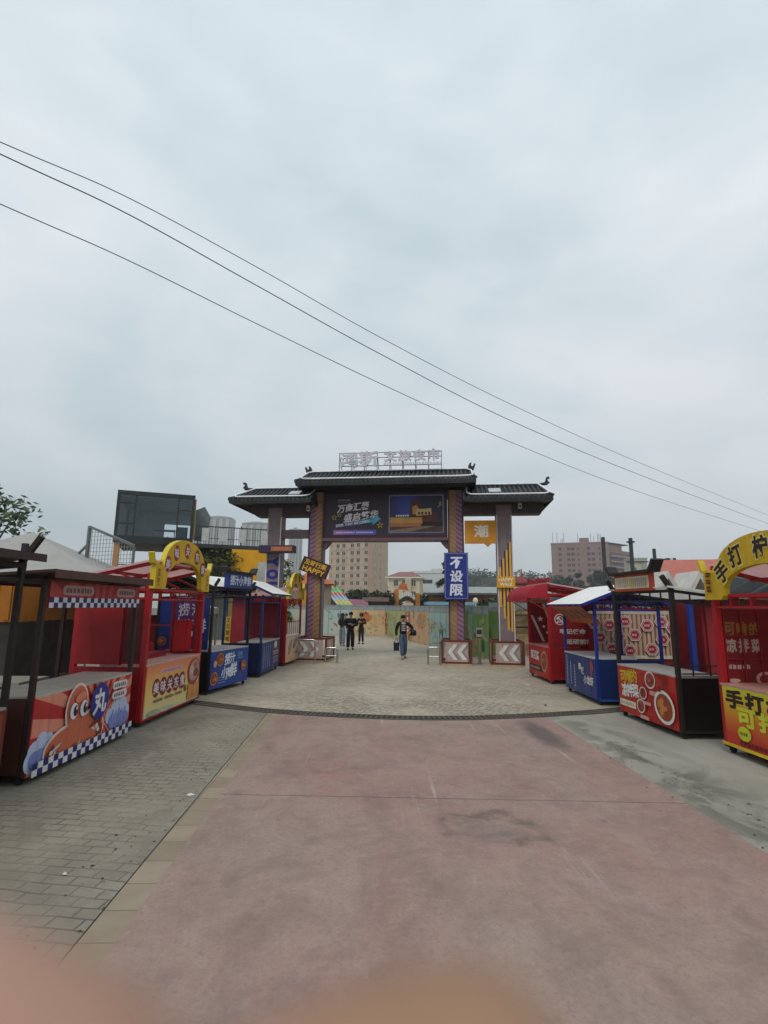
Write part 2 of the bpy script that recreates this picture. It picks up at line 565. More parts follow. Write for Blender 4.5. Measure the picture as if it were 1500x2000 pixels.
def mat_road():
    m, t, b = new_mat('worn_pink_concrete')
    p = nd(t, 'ShaderNodeTexCoord').outputs['Object']
    st = mapping(t, p, (1.0, 0.35, 1.0), (0, 0, -0.12))
    big = noise(t, mapping(t, p, (1, .6, 1), loc=(4.1, 2.3, 0)), 0.55, 6.0, 0.55, 0.6)
    mid = noise(t, st, 2.2, 6.0, 0.6, 0.3)
    fine = noise(t, p, 45, 3.0)
    base = ramp(t, big, [(0.30, (0.318, 0.168, 0.142)), (0.48, (0.332, 0.205, 0.172)), (0.68, (0.315, 0.238, 0.195))])
    base = mixc(t, mrange(t, mid, 0.35, 0.68, 0.0, 0.6), base, (0.318, 0.238, 0.202, 1))
    base = mixc(t, mrange(t, noise(t, mapping(t, p, (1, .7, 1), loc=(9, 3, 0)), 1.9, 7.0, 0.68, 0.8), 0.42, 0.66, 0.0, 0.55), base, (0.196, 0.124, 0.106, 1))
    base = mixc(t, mrange(t, noise(t, p, 7.0, 6.0, 0.7, 0.3), 0.46, 0.68, 0.0, 0.42), base, (0.375, 0.285, 0.24, 1))
    base = mixc(t, mrange(t, noise(t, p, 22.0, 5.0, 0.75), 0.5, 0.72, 0.0, 0.45), base, (0.15, 0.10, 0.085, 1))
    base = mixc(t, mrange(t, noise(t, p, 1.3, 4.0, 0.6, 1.0), 0.52, 0.72, 0.0, 0.5), base, (0.165, 0.108, 0.096, 1))
    base = mixc(t, mrange(t, fine, 0.3, 0.7, 0.0, 0.22), base, (0.14, 0.11, 0.10, 1))
    sp = nd(t, 'ShaderNodeSeparateXYZ', {0: p})
    X, Y = sp.outputs[0], sp.outputs[1]
    # tyre scuffs: thin pale streaks that run up the road
    sk = noise(t, mapping(t, p, (9, 0.35, 1), (0, 0, 0.16)), 1.0, 3.0, 0.5)
    sk2 = noise(t, mapping(t, p, (9, 0.35, 1), (0, 0, -0.13), (5, 0, 0)), 1.0, 3.0, 0.5)
    scuff = mth(t, 'MULTIPLY', mrange(t, mth(t, 'MAXIMUM', sk, sk2), 0.66, 0.74), mrange(t, noise(t, p, 0.45, 3.0), 0.45, 0.62))
    base = mixc(t, mth(t, 'MULTIPLY', scuff, 0.55), base, (0.46, 0.40, 0.36, 1))
    # dried puddle with a dark rim
    d1 = nd(t, 'ShaderNodeTexNoise', {'Vector': p, 'Scale': 2.6, 'Detail': 6.0, 'Roughness': .65})
    q = nd(t, 'ShaderNodeVectorMath', {0: p, 1: nd(t, 'ShaderNodeVectorMath', {0: d1.outputs['Color'], 'Scale': 1.0}, operation='SCALE').outputs[0]}, operation='ADD').outputs[0]
    q = mapping(t, q, (1.35, 1.6, 0), loc=(-1.78 * 1.35, -6.0 * 1.6, 0))
    dist = nd(t, 'ShaderNodeVectorMath', {0: q}, operation='LENGTH').outputs['Value']
    rim = mth(t, 'MULTIPLY', mrange(t, dist, 0.40, 0.58), mrange(t, dist, 0.58, 0.84, 1, 0))
    rim = mth(t, 'MULTIPLY', rim, mrange(t, noise(t, p, 1.5, 4.0, .7), 0.44, 0.58, 0.0, 1))
    inside = mth(t, 'MULTIPLY', mrange(t, dist, 0.25, 0.85, 1, 0), mrange(t, noise(t, mapping(t, p, (1, 1.4, 1), (0, 0, .6)), 2.4, 5.0, .65, .8), 0.40, 0.60))
    base = mixc(t, mth(t, 'MULTIPLY', inside, 0.75), base, (0.150, 0.122, 0.108, 1))
    base = mixc(t, mth(t, 'MULTIPLY', rim, 0.8), base, (0.125, 0.085, 0.07, 1))
    # damp streak near the drain
    q2 = mapping(t, p, (2.4, 0.55, 0), (0, 0, 0.28), (0, 0, 0))
    q2 = nd(t, 'ShaderNodeVectorMath', {0: q2, 1: nd(t, 'ShaderNodeVectorMath', {0: d1.outputs['Color'], 'Scale': 0.4}, operation='SCALE').outputs[0]}, operation='ADD').outputs[0]
    damp = nd(t, 'ShaderNodeMapping', {'Vector': p, 'Location': (-3.0, -9.3, 0)}).outputs[0]
    damp = mapping(t, damp, (3.4, 0.85, 0), (0, 0, 0.22))
    damp = nd(t, 'ShaderNodeVectorMath', {0: damp, 1: nd(t, 'ShaderNodeVectorMath', {0: d1.outputs['Color'], 'Scale': 0.5}, operation='SCALE').outputs[0]}, operation='ADD').outputs[0]
    damp = nd(t, 'ShaderNodeVectorMath', {0: damp, 1: (-0.25, -0.25, -0.25)}, operation='ADD').outputs[0]
    dd = nd(t, 'ShaderNodeVectorMath', {0: mapping(t, damp, (1, 1, 0))}, operation='LENGTH').outputs['Value']
    base = mixc(t, mrange(t, dd, 0.5, 1.05, 0.78, 0.0), base, (0.09, 0.075, 0.075, 1))
    # saw-cut joint across the road
    jl = mth(t, 'ABSOLUTE', mth(t, 'ADD', mth(t, 'MULTIPLY_ADD', X, 0.058, Y), mth(t, 'MULTIPLY_ADD', d1.outputs[0], 0.05, -6.365)))
    jm = mrange(t, jl, 0.006, 0.016, 1.0, 0.0)
    base = mixc(t, mth(t, 'MULTIPLY', jm, 0.7), base, (0.10, 0.07, 0.06, 1))
    # small spots
    vo = nd(t, 'ShaderNodeTexVoronoi', {'Vector': mapping(t, p, (1, 1, 0)), 'Scale': 1.1}).outputs['Distance']
    base = mixc(t, mrange(t, vo, 0.025, 0.05, 0.6, 0.0), base, (0.13, 0.09, 0.08, 1))
    t.links.new(base, b.inputs['Base Color'])
    t.links.new(mrange(t, mid, 0.3, 0.7, 0.62, 0.85), b.inputs['Roughness'])
    b.inputs['Specular IOR Level'].default_value = 0.3
    bumped(t, b, mth(t, 'SUBTRACT', mth(t, 'MULTIPLY', fine, 0.4), jm), 0.25, 0.01)
    return m

def mat_pavers():
    m, t, b = new_mat('grey_concrete_pavers')
    p = nd(t, 'ShaderNodeTexCoord').outputs['Object']
    wob = nd(t, 'ShaderNodeTexNoise', {'Vector': p, 'Scale': 1.1, 'Detail': 2.0}).outputs['Color']
    q = nd(t, 'ShaderNodeVectorMath', {0: p, 1: nd(t, 'ShaderNodeVectorMath', {0: wob, 'Scale': 0.11}, operation='SCALE').outputs[0]}, operation='ADD').outputs[0]
    q = mapping(t, q, (1, 1, 0), (0, 0, 0.16))
    br = nd(t, 'ShaderNodeTexBrick', {'Vector': q, 'Scale': 1.0, 'Color1': (0.0, 0, 0, 1), 'Color2': (1, 1, 1, 1), 'Mortar': (0.5, 0.5, 0.5, 1), 'Mortar Size': 0.009, 'Mortar Smooth': 0.4, 'Brick Width': 0.22, 'Row Height': 0.125})
    n = noise(t, p, 0.8, 6.0, 0.6, 0.4)
    fine = noise(t, p, 50, 3.0)
    base = ramp(t, n, [(0.32, (0.222, 0.198, 0.150)), (0.68, (0.325, 0.292, 0.230))])
    base = mixc(t, 0.16, base, mixc(t, br.outputs['Color'], (0.09, 0.085, 0.065, 1), (0.30, 0.28, 0.23, 1)))
    clear = mrange(t, noise(t, p, 0.9, 4.0, 0.65), 0.40, 0.60, 0.12, 1.0)
    jm = mth(t, 'MULTIPLY', br.outputs['Fac'], clear)
    base = mixc(t, mth(t, 'MULTIPLY', jm, 0.85), base, (0.060, 0.054, 0.042, 1))
    base = mixc(t, mrange(t, fine, 0.3, 0.7, 0, 0.15), base, (0.12, 0.115, 0.1, 1))
    base = mixc(t, mrange(t, noise(t, mapping(t, p, (1, .6, 1), loc=(7, 4, 0)), 0.7, 6.0, 0.65, .5), 0.46, 0.66, 0.0, 0.55), base, (0.130, 0.116, 0.088, 1))
    base = mixc(t, mrange(t, noise(t, p, 16.0, 5.0, 0.75), 0.5, 0.7, 0.0, 0.4), base, (0.11, 0.10, 0.08, 1))
    pale = mth(t, 'MULTIPLY', mrange(t, noise(t, mapping(t, p, (1.6, .8, 1), loc=(1.5, 0.2, 0)), 1.3, 5.0, .65), 0.62, 0.70), 0.5)
    base = mixc(t, pale, base, (0.33, 0.315, 0.265, 1))
    t.links.new(base, b.inputs['Base Color'])
    b.inputs['Roughness'].default_value = 0.85
    bumped(t, b, mth(t, 'SUBTRACT', mth(t, 'MULTIPLY', fine, 0.3), jm), 0.6, 0.015)
    return m

def mat_kerb():
    m, t, b = new_mat('tan_edging_stones')
    p = nd(t, 'ShaderNodeTexCoord').outputs['Object']
    q = mapping(t, p, (1, 1, 0), (0, 0, PI / 2))
    br = nd(t, 'ShaderNodeTexBrick', {'Vector': q, 'Scale': 1.0, 'Color1': (0, 0, 0, 1), 'Color2': (1, 1, 1, 1), 'Mortar Size': 0.006, 'Mortar Smooth': 0.3, 'Brick Width': 0.36, 'Row Height': 0.9})
    n = noise(t, p, 1.6, 6.0, 0.6, 0.3)
    base = ramp(t, n, [(0.3, (0.205, 0.160, 0.105)), (0.7, (0.285, 0.232, 0.165))])
    base = mixc(t, 0.15, base, mixc(t, br.outputs['Color'], (0.2, 0.15, 0.1, 1), (0.5, 0.42, 0.33, 1)))
    base = mixc(t, mth(t, 'MULTIPLY', br.outputs['Fac'], 0.6), base, (0.12, 0.095, 0.07, 1))
    t.links.new(base, b.inputs['Base Color'])
    b.inputs['Roughness'].default_value = 0.85
    bumped(t, b, mth(t, 'MULTIPLY', br.outputs['Fac'], -1), 0.5, 0.015)
    return m

def mat_cement():
    m, t, b = new_mat('rough_grey_cement')
    p = nd(t, 'ShaderNodeTexCoord').outputs['Object']
    n = noise(t, mapping(t, p, (1, .5, 1), (0, 0, .3)), 0.9, 7.0, 0.62, 0.5)
    fine = noise(t, p, 35, 4.0)
    base = ramp(t, n, [(0.30, (0.225, 0.213, 0.175)), (0.52, (0.300, 0.288, 0.245)), (0.72, (0.385, 0.372, 0.322))])
    sp = nd(t, 'ShaderNodeSeparateXYZ', {0: p})
    # oily patches along the edge of the road
    edge = mrange(t, mth(t, 'ABSOLUTE', mth(t, 'SUBTRACT', sp.outputs[0], 3.95)), 0.05, 0.75, 1.0, 0.0)
    blot = mrange(t, noise(t, mapping(t, p, (1.2, 0.8, 1), loc=(2.0, 0.4, 0)), 1.5, 6.0, 0.62, 0.5), 0.46, 0.56)
    near = mrange(t, sp.outputs[1], 7.8, 10.4, 1.0, 0.5)
    base = mixc(t, mth(t, 'MULTIPLY', mth(t, 'MULTIPLY', edge, blot), mth(t, 'MULTIPLY', near, 0.85)), base, (0.085, 0.080, 0.066, 1))
    base = mixc(t, mrange(t, fine, 0.3, 0.7, 0, 0.16), base, (0.13, 0.125, 0.105, 1))
    t.links.new(base, b.inputs['Base Color'])
    b.inputs['Roughness'].default_value = 0.88
    bumped(t, b, mth(t, 'ADD', fine, n), 0.35, 0.02)
    return m

def sheet(name, pts, z, m):
    mb = MB()
    mb.face([(p[0], p[1], z) for p in pts], m)
    return tag(mb.build(name), kind='structure')

mb = MB()
mb.face([(-800, -200, 0), (800, -200, 0), (800, 1400, 0), (-800, 1400, 0)], mat_earth())
tag(mb.build('ground'), kind='structure')
def drain_y(x):
    for a, b in zip(DRAIN, DRAIN[1:]):
        if a.x <= x <= b.x:
            return a.y + (b.y - a.y) * (x - a.x) / (b.x - a.x)
    return 14
near = [p for p in DRAIN]
sheet('path', [(p.x, p.y) for p in DRAIN] + [(30, 13.2), (30, 60), (-30, 60), (-30, 14.6)], 0.004, mat_setts())
def below(x0, x1):
    mid = [p for p in DRAIN if x0 < p.x < x1]
    return [(x1, drain_y(x1))] + [(p.x, p.y) for p in reversed(mid)] + [(x0, drain_y(x0))]
yl, yr = drain_y(-1.91), drain_y(-1.68)
sheet('road', [(-1.31, -8), (3.54, -8)] + below(-1.68, 3.54), 0.004, mat_road())
sheet('kerb', [(-1.57, -8), (-1.31, -8), (-1.68, yr), (-1.90, yl)], 0.004, mat_kerb())
sheet('ground_joint', [(-1.582, -8), (-1.57, -8), (-1.90, yl), (-1.912, yl)], 0.004, c('2c2820', .95, var=.5, scale=6))
sheet('pavement', [(-30, -8), (-1.582, -8)] + below(-9, -1.912) + [(-30, 14.6)], 0.004, mat_pavers())
sheet('pavement', [(3.54, -8), (30, -8), (30, 13.2)] + below(3.54, 9), 0.004, mat_cement())

# slotted drain that curves across the road
mb = MB()
iron, dust = c('5a534c', 0.8, 0.1), c('6b6256', 0.9)
def side(p, i, w):
    a, b = DRAIN[max(i - 1, 0)], DRAIN[min(i + 1, len(DRAIN) - 1)]
    d = (b - a).normalized()
    return V((-d.y, d.x, 0)) * w
L = len(DRAIN)
for i in range(L - 1):
    a0, a1 = side(DRAIN[i], i, 0.145), side(DRAIN[i + 1], i + 1, 0.145)
    zz = V((0, 0, 0.009))
    mid_x = DRAIN[i].x
    mb.add([DRAIN[i] - a0 + zz, DRAIN[i + 1] - a1 + zz, DRAIN[i + 1] + a1 + zz, DRAIN[i] + a0 + zz], [(0, 1, 2, 3)], c('0f0e0d') if -2.6 < mid_x < 4.2 else c('6e655a', 0.9, var=0.4))
    for s in (-1, 0, 1):
        p, q = DRAIN[i] + a0 * s + V((0, 0, 0.013)), DRAIN[i + 1] + a1 * s + V((0, 0, 0.013))
        mb.bar(p, q, 0.045 if s else 0.03, 0.016, iron)
dist = 0
for i in range(L - 1):
    a, b = DRAIN[i], DRAIN[i + 1]
    sl = (b - a).length
    while dist < sl:
        p = a + (b - a) * (dist / sl)
        if -2.7 < p.x < 4.3:
            s = side(p, i, 0.135)
            rr = 0.5 if abs(p.x - 0.9) > 1.6 else 0.34
            mb.bar(p - s + V((0, 0, 0.014)), p + s + V((0, 0, 0.014)), 0.1 * rr, 0.012, iron)
        dist += 0.1
    dist -= sl
tag(mb.build('drain_grate'), 'curved dark iron slotted drain crossing the pink road before the cobbles', 'drain')
# ------------------------------------------------------------------ the gateway
PHI = math.radians(9)
GC = V((0.571, 20.646, 0))
# local frame of the gateway: x along it, -y towards the camera, z up
gate = thing('gateway', GC, 'grey tiled Chinese gateway with a dark video board and four columns over the path', 'gateway', -PHI)

def stripes(a, u0, u1, v0, v1, n, wid, slope, m):
    """slanted bars inside a rectangle"""
    du = u1 - u0
    st = (v1 - v0) / n
    for k in range(n):
        v = v0 + st * k
        a.mb.add([a.P(u0, v), a.P(u1, v + slope * du), a.P(u1, v + slope * du + wid), a.P(u0, v + wid)], [(0, 1, 2, 3)], m)
    a.l += 0.0009

COLM, COLD = c('806f72', 0.6), c('4d3d3f', 0.6)
PURP, PURD, ORNG, ORND = c('8f6a7c', 0.55), c('5c3c5c', 0.55), c('9c7650', 0.55), c('7d6048', 0.55)
def column(u0, u1, top, depth=0.55, main=None):
    mb = MB()
    mb.box(u0, 0, 0.05, u1, depth, top, COLM)
    w = u1 - u0
    if main:
        for x in (u0, u1):
            mb.box(x - 0.03, -0.03, 0.05, x + 0.03, 0.03, top, COLD)
        a = Art(mb, (u0 + .03, 0, 0.1), (1, 0, 0), (0, 0, 1))
        W_, T = w - .06, top - 0.1
        if main == 'left':
            a.rect(0, 0, W_ * .5, T, PURP); a.rect(W_ * .5, 0, W_, T, ORNG)
            stripes(a, 0.02, W_ * .5, 0.05, T - .35, 34, 0.05, 0.55, PURD)
            stripes(a, W_ * .55, W_, 0.05, T - .35, 34, 0.05, 0.55, ORND)
        else:
            a.rect(0, 0, W_ * .5, T, ORNG); a.rect(W_ * .5, 0, W_, T, PURP)
            stripes(a, 0.02, W_ * .5, 0.25, T - .05, 34, 0.03, -0.5, ORND)
            stripes(a, W_ * .5, W_, 0.25, T - .05, 34, 0.05, -0.6, PURD)
    else:
        for x in (u0 + .02, u1 - .02):
            mb.box(x - 0.02, -0.02, 0.8, x + 0.02, 0.02, 5.6, c('cfc6c6'))
    o = mb.build('column', gate)
    return o
column(-2.93, -2.38, 6.62, main='left')
column(2.62, 3.18, 6.62, main='right')
oc_l = column(-4.68, -4.10, 6.0)
oc_r = column(4.45, 5.04, 6.0)

# vertical lettering on the far column, turned a quarter
mb = MB()
a = Art(mb, (-4.39, -0.001, 0), (1, 0, 0), (0, 0, 1))
for k, ch in enumerate('YOU'):
    a.text(ch, 0, 3.80 - 0.50 * k, 0.46, c('202a7c'), 0.36, 0.09, rot=-PI / 2)
mb.build('lettering', oc_l)
# blue and yellow stepped stripes on the other outer column
mb = MB()
a = Art(mb, (4.45, -0.001, 0), (1, 0, 0), (0, 0, 1))
for k in range(4):
    x = 0.06 + k * 0.13
    a.rect(x, 2.1 - k * .42 if k < 3 else 1.2, x + .075, 3.6 + k * 0.32, c('d9a430'))
    a.rect(x + .075, 2.2 - k * .42 if k < 3 else 1.2, x + .13, 3.9 + k * 0.32, c('241f4e'))
mb.build('stripe_decal', oc_r)
mb = MB()
mb.box(4.40, -0.12, 2.82, 5.08, -0.03, 3.24, c('d59a22'))
a = Art(mb, (4.40, -0.12, 2.82), (1, 0, 0), (0, 0, 1))
a.text('HAPPY', .34, .29, .13, c('efe9dc'), .54, .02).text('WALK', .35, .12, .13, c('efe9dc'), .46, .02)
tag(mb.build('sign_board', gate), 'small orange HAPPY WALK plaque')

# beams and brackets
DARK = c('4a3e3e', 0.65)
def beam(pts, y0, y1, m, name='beam'):
    mb = MB()
    mb.prism(pts, (0, y0, 0), (1, 0, 0), (0, 0, 1), y1 - y0, m)
    return mb.build(name, gate)
bracket = [(-0.05, 5.66), (-0.05, 6.22), (-0.65, 6.22), (-0.62, 6.1), (-0.5, 6.02), (-0.38, 5.9), (-0.3, 5.74), (-0.28, 5.66)]
beam([(-5.2, 5.66), (-2.93, 5.66), (-2.93, 6.22), (-5.9, 6.22), (-5.86, 6.1), (-5.6, 6.02), (-5.42, 5.88)], 0.02, 0.6, DARK)
beam([(3.18, 5.66), (6.16, 5.66), (6.3, 6.16), (6.3, 6.22), (3.18, 6.22)], 0.02, 0.6, DARK)
beam([(-4.1, 4.78), (-2.95, 4.78), (-2.95, 5.10), (-4.1, 5.10)], 0.1, 0.45, c('6d5a5c'))
beam([(-2.38, 6.5), (2.62, 6.5), (2.62, 7.0), (-2.38, 7.0)], 0.02, 0.6, c('1d191b'))
beam([(-2.36, 4.62), (2.60, 4.62), (2.60, 4.74), (-2.36, 4.74)], -0.06, 0.5, c('6a5058'))
for s, x in ((1, -2.36), (-1, 2.60)):
    p = [(x, 4.3), (x + s * .10, 4.36), (x + s * .22, 4.50), (x + s * .30, 4.615), (x, 4.615)]
    beam(p if s > 0 else p[::-1], 0.05, 0.4, c('5d4a4e'), 'bracket')

# the big printed board
mb = MB()
mb.box(-2.34, 0.0, 4.745, 2.58, 0.35, 6.56, c('2a1722'))
a = Art(mb, (-2.34, 0.0, 4.745), (1, 0, 0), (0, 0, 1))
BW, BH = 4.92, 1.815
a.rect(0.03, .02, BW - .03, BH - .02, c('47202e'))
a.rect(0.10, .09, BW - .10, BH - .06, grad('board_print', [(0, '1e1426'), (0.45, '241426'), (0.8, '3a1830'), (1, '40192a')], 'X', -2.3, 2.4))
WHT = c('d8d2d4')
a.dashes(.55, 1.50, 1.05, 1.57, c('8b7f8d'), fill=.8)
a.dashes(.55, 1.44, 1.05, 1.455, c('8b7f8d'), fill=.95)
a.text('万商汇聚', 1.18, 1.24, .33, WHT, 1.30, .035, rot=.12, shear=.22)
a.text('盛启繁华', 1.50, .86, .36, WHT, 1.38, .035, rot=.12, shear=.22)
ar = [(.42, .38), (1.98, .62), (1.96, .50), (2.30, .76), (2.05, .93), (2.03, .80), (.44, .55)]
a.poly(ar, grad('arrow_print', [(0, '2a2038'), (.5, '35427e'), (1, '4aa0b4')], 'X', -1.9, -0.1))
a.text('狂欢夜, 不收摊! 网红文旅夜市', 1.16, .575, .12, c('dfe4ea'), 1.36, .02, rot=.14, shear=.2)
a.rrect(.38, .12, 2.12, .32, .06, c('4a5fb0'))
a.rrect(.40, .14, 2.10, .30, .05, grad('strip_print', [(0, 'a8609a'), (.5, '6b4a92'), (1, '3d4b98')], 'X', -1.9, -0.3))
a.dashes(.5, .19, 1.25, .25, c('d5c8de')); a.dashes(1.32, .19, 2.0, .25, c('d5c8de'))
for u, v, r in ((.42, .82, .13), (.63, .92, .10), (2.27, .50, .14)):
    a.star(u, v, r, c('b9a53a'), rot=.4); a.star(u, v, r * .6, c('1e1426'), rot=.4)
# framed night photograph
a.rect(2.60, .16, 4.80, 1.72, c('3f5f8c')); a.rect(2.63, .19, 4.77, 1.69, c('8a8590'))
a.rect(2.66, .22, 4.74, 1.66, grad('night_sky_print', [(0, '141a3c'), (.35, '2b3a8c'), (.6, '1c1d3e'), (1, '171320')], 'X', 0.3, 2.4))
a.poly([(2.66, .62), (2.9, .95), (3.1, .86), (3.5, .84), (3.5, .22), (2.66, .22)], c('14121c'))
a.poly([(3.45, .8), (3.48, 1.42), (3.6, 1.5), (3.86, 1.48), (3.92, .9), (4.5, 1.0), (4.5, .5), (3.45, .5)], c('5a2c24'))
a.poly([(3.56, .92), (3.55, 1.22), (3.72, 1.3), (3.82, 1.12), (3.8, .92)], c('b98a55'))
a.poly([(3.70, .86), (3.72, 1.12), (4.3, 1.16), (4.3, .90)], c('c9b07a'))
for k in range(4): a.rect(3.78 + k * .13, .9, 3.86 + k * .13, 1.02, c('4a3226'))
a.rect(2.66, .56, 3.95, .80, c('b58a4c')); a.rect(2.66, .42, 3.9, .57, c('a0643c')); a.rect(2.66, .22, 4.74, .43, c('4e3a34'))
a.poly([(2.66, .28), (4.1, .46), (4.5, .46), (3.4, .22), (2.66, .22)], c('7d6a58'))
a.rect(3.95, .45, 4.74, .62, c('241a1e'))
for k in range(6): a.rect(2.9 + k * .09, .83, 2.96 + k * .09, .90, c('d8d8e0'))
a.text('♫', 4.62, 1.3, .26, c('9a9068'), .14, .0)
tag(mb.build('banner', gate), 'dark printed board with white slogans and a night photograph')

# hanging boards
BLUE = c('20307c', 0.45)
mb = MB()
mb.box(2.44, -0.28, 2.36, 3.34, -0.04, 4.12, BLUE)
a = Art(mb, (2.44, -0.28, 2.36), (1, 0, 0), (0, 0, 1))
a.rrect(.03, .04, .87, 1.73, .05, c('9aa6d2')); a.rrect(.042, .052, .858, 1.718, .045, BLUE)
for k, ch in enumerate('不设限'):
    a.text(ch, .46, 1.38 - k * .51, .42, c('d5d9e6'), .46, .045, shear=.08)
tag(mb.build('sign_board', gate), 'tall blue board with three white characters')
mb = MB()
yel = c('cf8b22', 0.5)
mb.prism([(3.24, 4.50), (3.98, 4.50), (4.12, 4.36), (4.26, 4.50), (4.43, 4.50), (4.43, 5.38), (3.24, 5.38)], (0, -0.12, 0), (1, 0, 0), (0, 0, 1), 0.16, yel, c('9a5f18'))
a = Art(mb, (3.24, -0.12, 4.50), (1, 0, 0), (0, 0, 1))
a.text('潮', .62, .46, .46, c('e2dccb'), .52, .045)
tag(mb.build('sign_board', gate), 'orange speech-bubble board with one white character')
mb = MB()
mb.box(-4.86, -0.42, 4.13, -3.44, -0.02, 4.42, c('3a2c4a'))
mb.box(-4.35, -0.44, 4.19, -3.5, -0.42, 4.36, c('b06a3c'))
mb.build('light_box', gate)
# tilted HAPPY board on the striped column
mb = MB()
hw, hh = 0.57, 0.29
mb.box(-hw, -0.14, -hh, hw, 0.0, hh, c('30191c'))
a = Art(mb, (0, -0.14, 0), (1, 0, 0), (0, 0, 1))
a.rect(-hw + .02, -hh + .02, hw - .02, hh - .02, c('45221f'))
a.text('及時行樂', 0, .12, .22, c('d3a634'), .92, .03).text('HAPPY', 0, -.14, .20, c('d3a634'), .92, .035)
tag(mb.build('sign_board', gate, (-2.62, -0.05, 3.56), (0, math.radians(19.5), 0)), 'tilted maroon HAPPY board with gold lettering')

# tiled roofs
TILE, TILE2, RIDGE = c('34383a', 0.6, var=.3), c('232628', 0.6, var=.3), c('2b2c30', 0.6)
LED = c('eeeef0', 0.4)
def roof(u0, u1, ez, rz, ov, r0, r1, cl, cr):
    """gabled roof: eave height ez, ridge height rz, eaves ov in front of the columns; r0, r1 the ridge ends"""
    mid = 0.28
    mb = MB()
    rise = rz - ez
    def P(u, t, s):                              # t 0 at eave, 1 at ridge; gentle sag; corners lift
        y = (mid - (mid + ov) * (1 - t)) if s < 0 else (mid + (mid + ov) * (1 - t))
        lift = 0.03 * (max(0, (abs((u - (u0 + u1) / 2) / ((u1 - u0) / 2)) - 0.75)) / 0.25) ** 2 * (1 - t)
        lo, hi = u0 + (r0 - u0) * t, u1 + (r1 - u1) * t
        uu = min(max(u, lo), hi)
        return V((uu, y, ez + rise * (t ** 1.15) + lift))
    n = int((u1 - u0) / 0.17)
    for s in (-1, 1):
        g = 6
        for i in range(n):
            ua, ub = u0 + (u1 - u0) * i / n, u0 + (u1 - u0) * (i + 1) / n
            for k in range(g):
                ta, tb = k / g, (k + 1) / g
                mb.face([P(ua, ta, s), P(ub, ta, s), P(ub, tb, s), P(ua, tb, s)][::(1 if s < 0 else -1)], TILE2)
        for i in range(n + 1):
            u = u0 + (u1 - u0) * i / n
            mb.tube([P(u, k / 5, s) + V((0, 0, 0.02)) for k in range(6)], 0.05, TILE, 6)
    rf = mb.build('roof', gate)
    # eave edge: row of tile ends over a dark fascia, soffit below
    for s in (-1, 1):
        mb = MB()
        for i in range(n):
            ua, ub = u0 + (u1 - u0) * i / n, u0 + (u1 - u0) * (i + 1) / n
            a_, b_ = P(ua, 0, s), P(ub, 0, s)
            d = V((0, 0, -0.17))
            mb.face([a_ + d, b_ + d, b_, a_][::(1 if s < 0 else -1)], TILE2)
            mb.prism([(-.05, 0), (-.03, -.07), (0, -.10), (.03, -.07), (.05, 0), (.03, .03), (-.03, .03)], a_ + V((0, s * .012, 0)), (1, 0, 0), (0, 0, 1), 0.02, TILE)
            lo = V((0, 0, -0.17))
            inn = V((ua, mid + s * 0.32, ez - 0.05)), V((ub, mid + s * 0.32, ez - 0.05))
            mb.face([a_ + lo, inn[0], inn[1], b_ + lo][::(1 if s < 0 else -1)], c('221e20'))
        mb.build('eave', rf)
    # close the ends
    for u, r in ((u0, r0), (u1, r1)):
        mb = MB()
        pts = [P(u, 0, -1) + V((0, 0, -.17)), P(u, 0, -1), P(u, 1, -1), P(u, 0, 1), P(u, 0, 1) + V((0, 0, -.17))]
        mb.face(pts, c('2a2628'))
        mb.build('gable', rf)
    mb = MB()
    e0, e1 = (r0 if cl is None else r0 - cl), (r1 if cr is None else r1 + cr)
    mb.tube([V((e0, mid, rz + .07)), V((r0 + .4, mid, rz + .04)), V((r1 - .4, mid, rz + .04)), V((e1, mid, rz + .07))], 0.055, RIDGE, 8)
    mb.box(r0, mid - .06, rz - .08, r1, mid + .06, rz + .05, RIDGE)
    mb.build('ridge', rf)
    # white light tube round the slope
    mb = MB()
    pts = []
    a0, a1 = u0 + .12, u1 - .12
    m_ = 24
    for k in range(m_ + 1): pts.append(P(a0 + .15 + (a1 - a0 - .3) * k / m_, 0.03, -1))
    for k in range(1, 8): pts.append(P(a1, .03 + .85 * k / 8, -1))
    for k in range(m_ + 1): pts.append(P(a1 - .2 - (a1 - a0 - .4) * k / m_, 0.97, -1))
    for k in range(1, 8): pts.append(P(a0, .97 - .85 * k / 8, -1))
    mb.tube([p + V((0, -.03, .10)) for p in pts], 0.032, LED, 6, closed=True)
    mb.build('light_tube', rf)
    return rf, P

def finial(rf, x, z, s, big):
    mb = MB()
    y = 0.28
    if big:
        o = [(0, 0), (.30, 0), (.34, .12), (.40, .30), (.33, .36), (.28, .22), (.20, .18), (.16, .30), (.20, .40), (.10, .38), (.02, .22)]
    else:
        o = [(0, 0), (.26, .0), (.36, .08), (.28, .14), (.24, .22), (.30, .32), (.36, .30), (.32, .40), (.20, .38), (.16, .24), (.10, .1), (0, .08)]
    pts = [(x + s * a * .74, z - .03 + b * .74) for a, b in o]
    mb.prism(pts if s > 0 else pts[::-1], (0, y - .08, 0), (1, 0, 0), (0, 0, 1), 0.16, c('2b2a33', .6))
    mb.build('ridge_beast', rf)

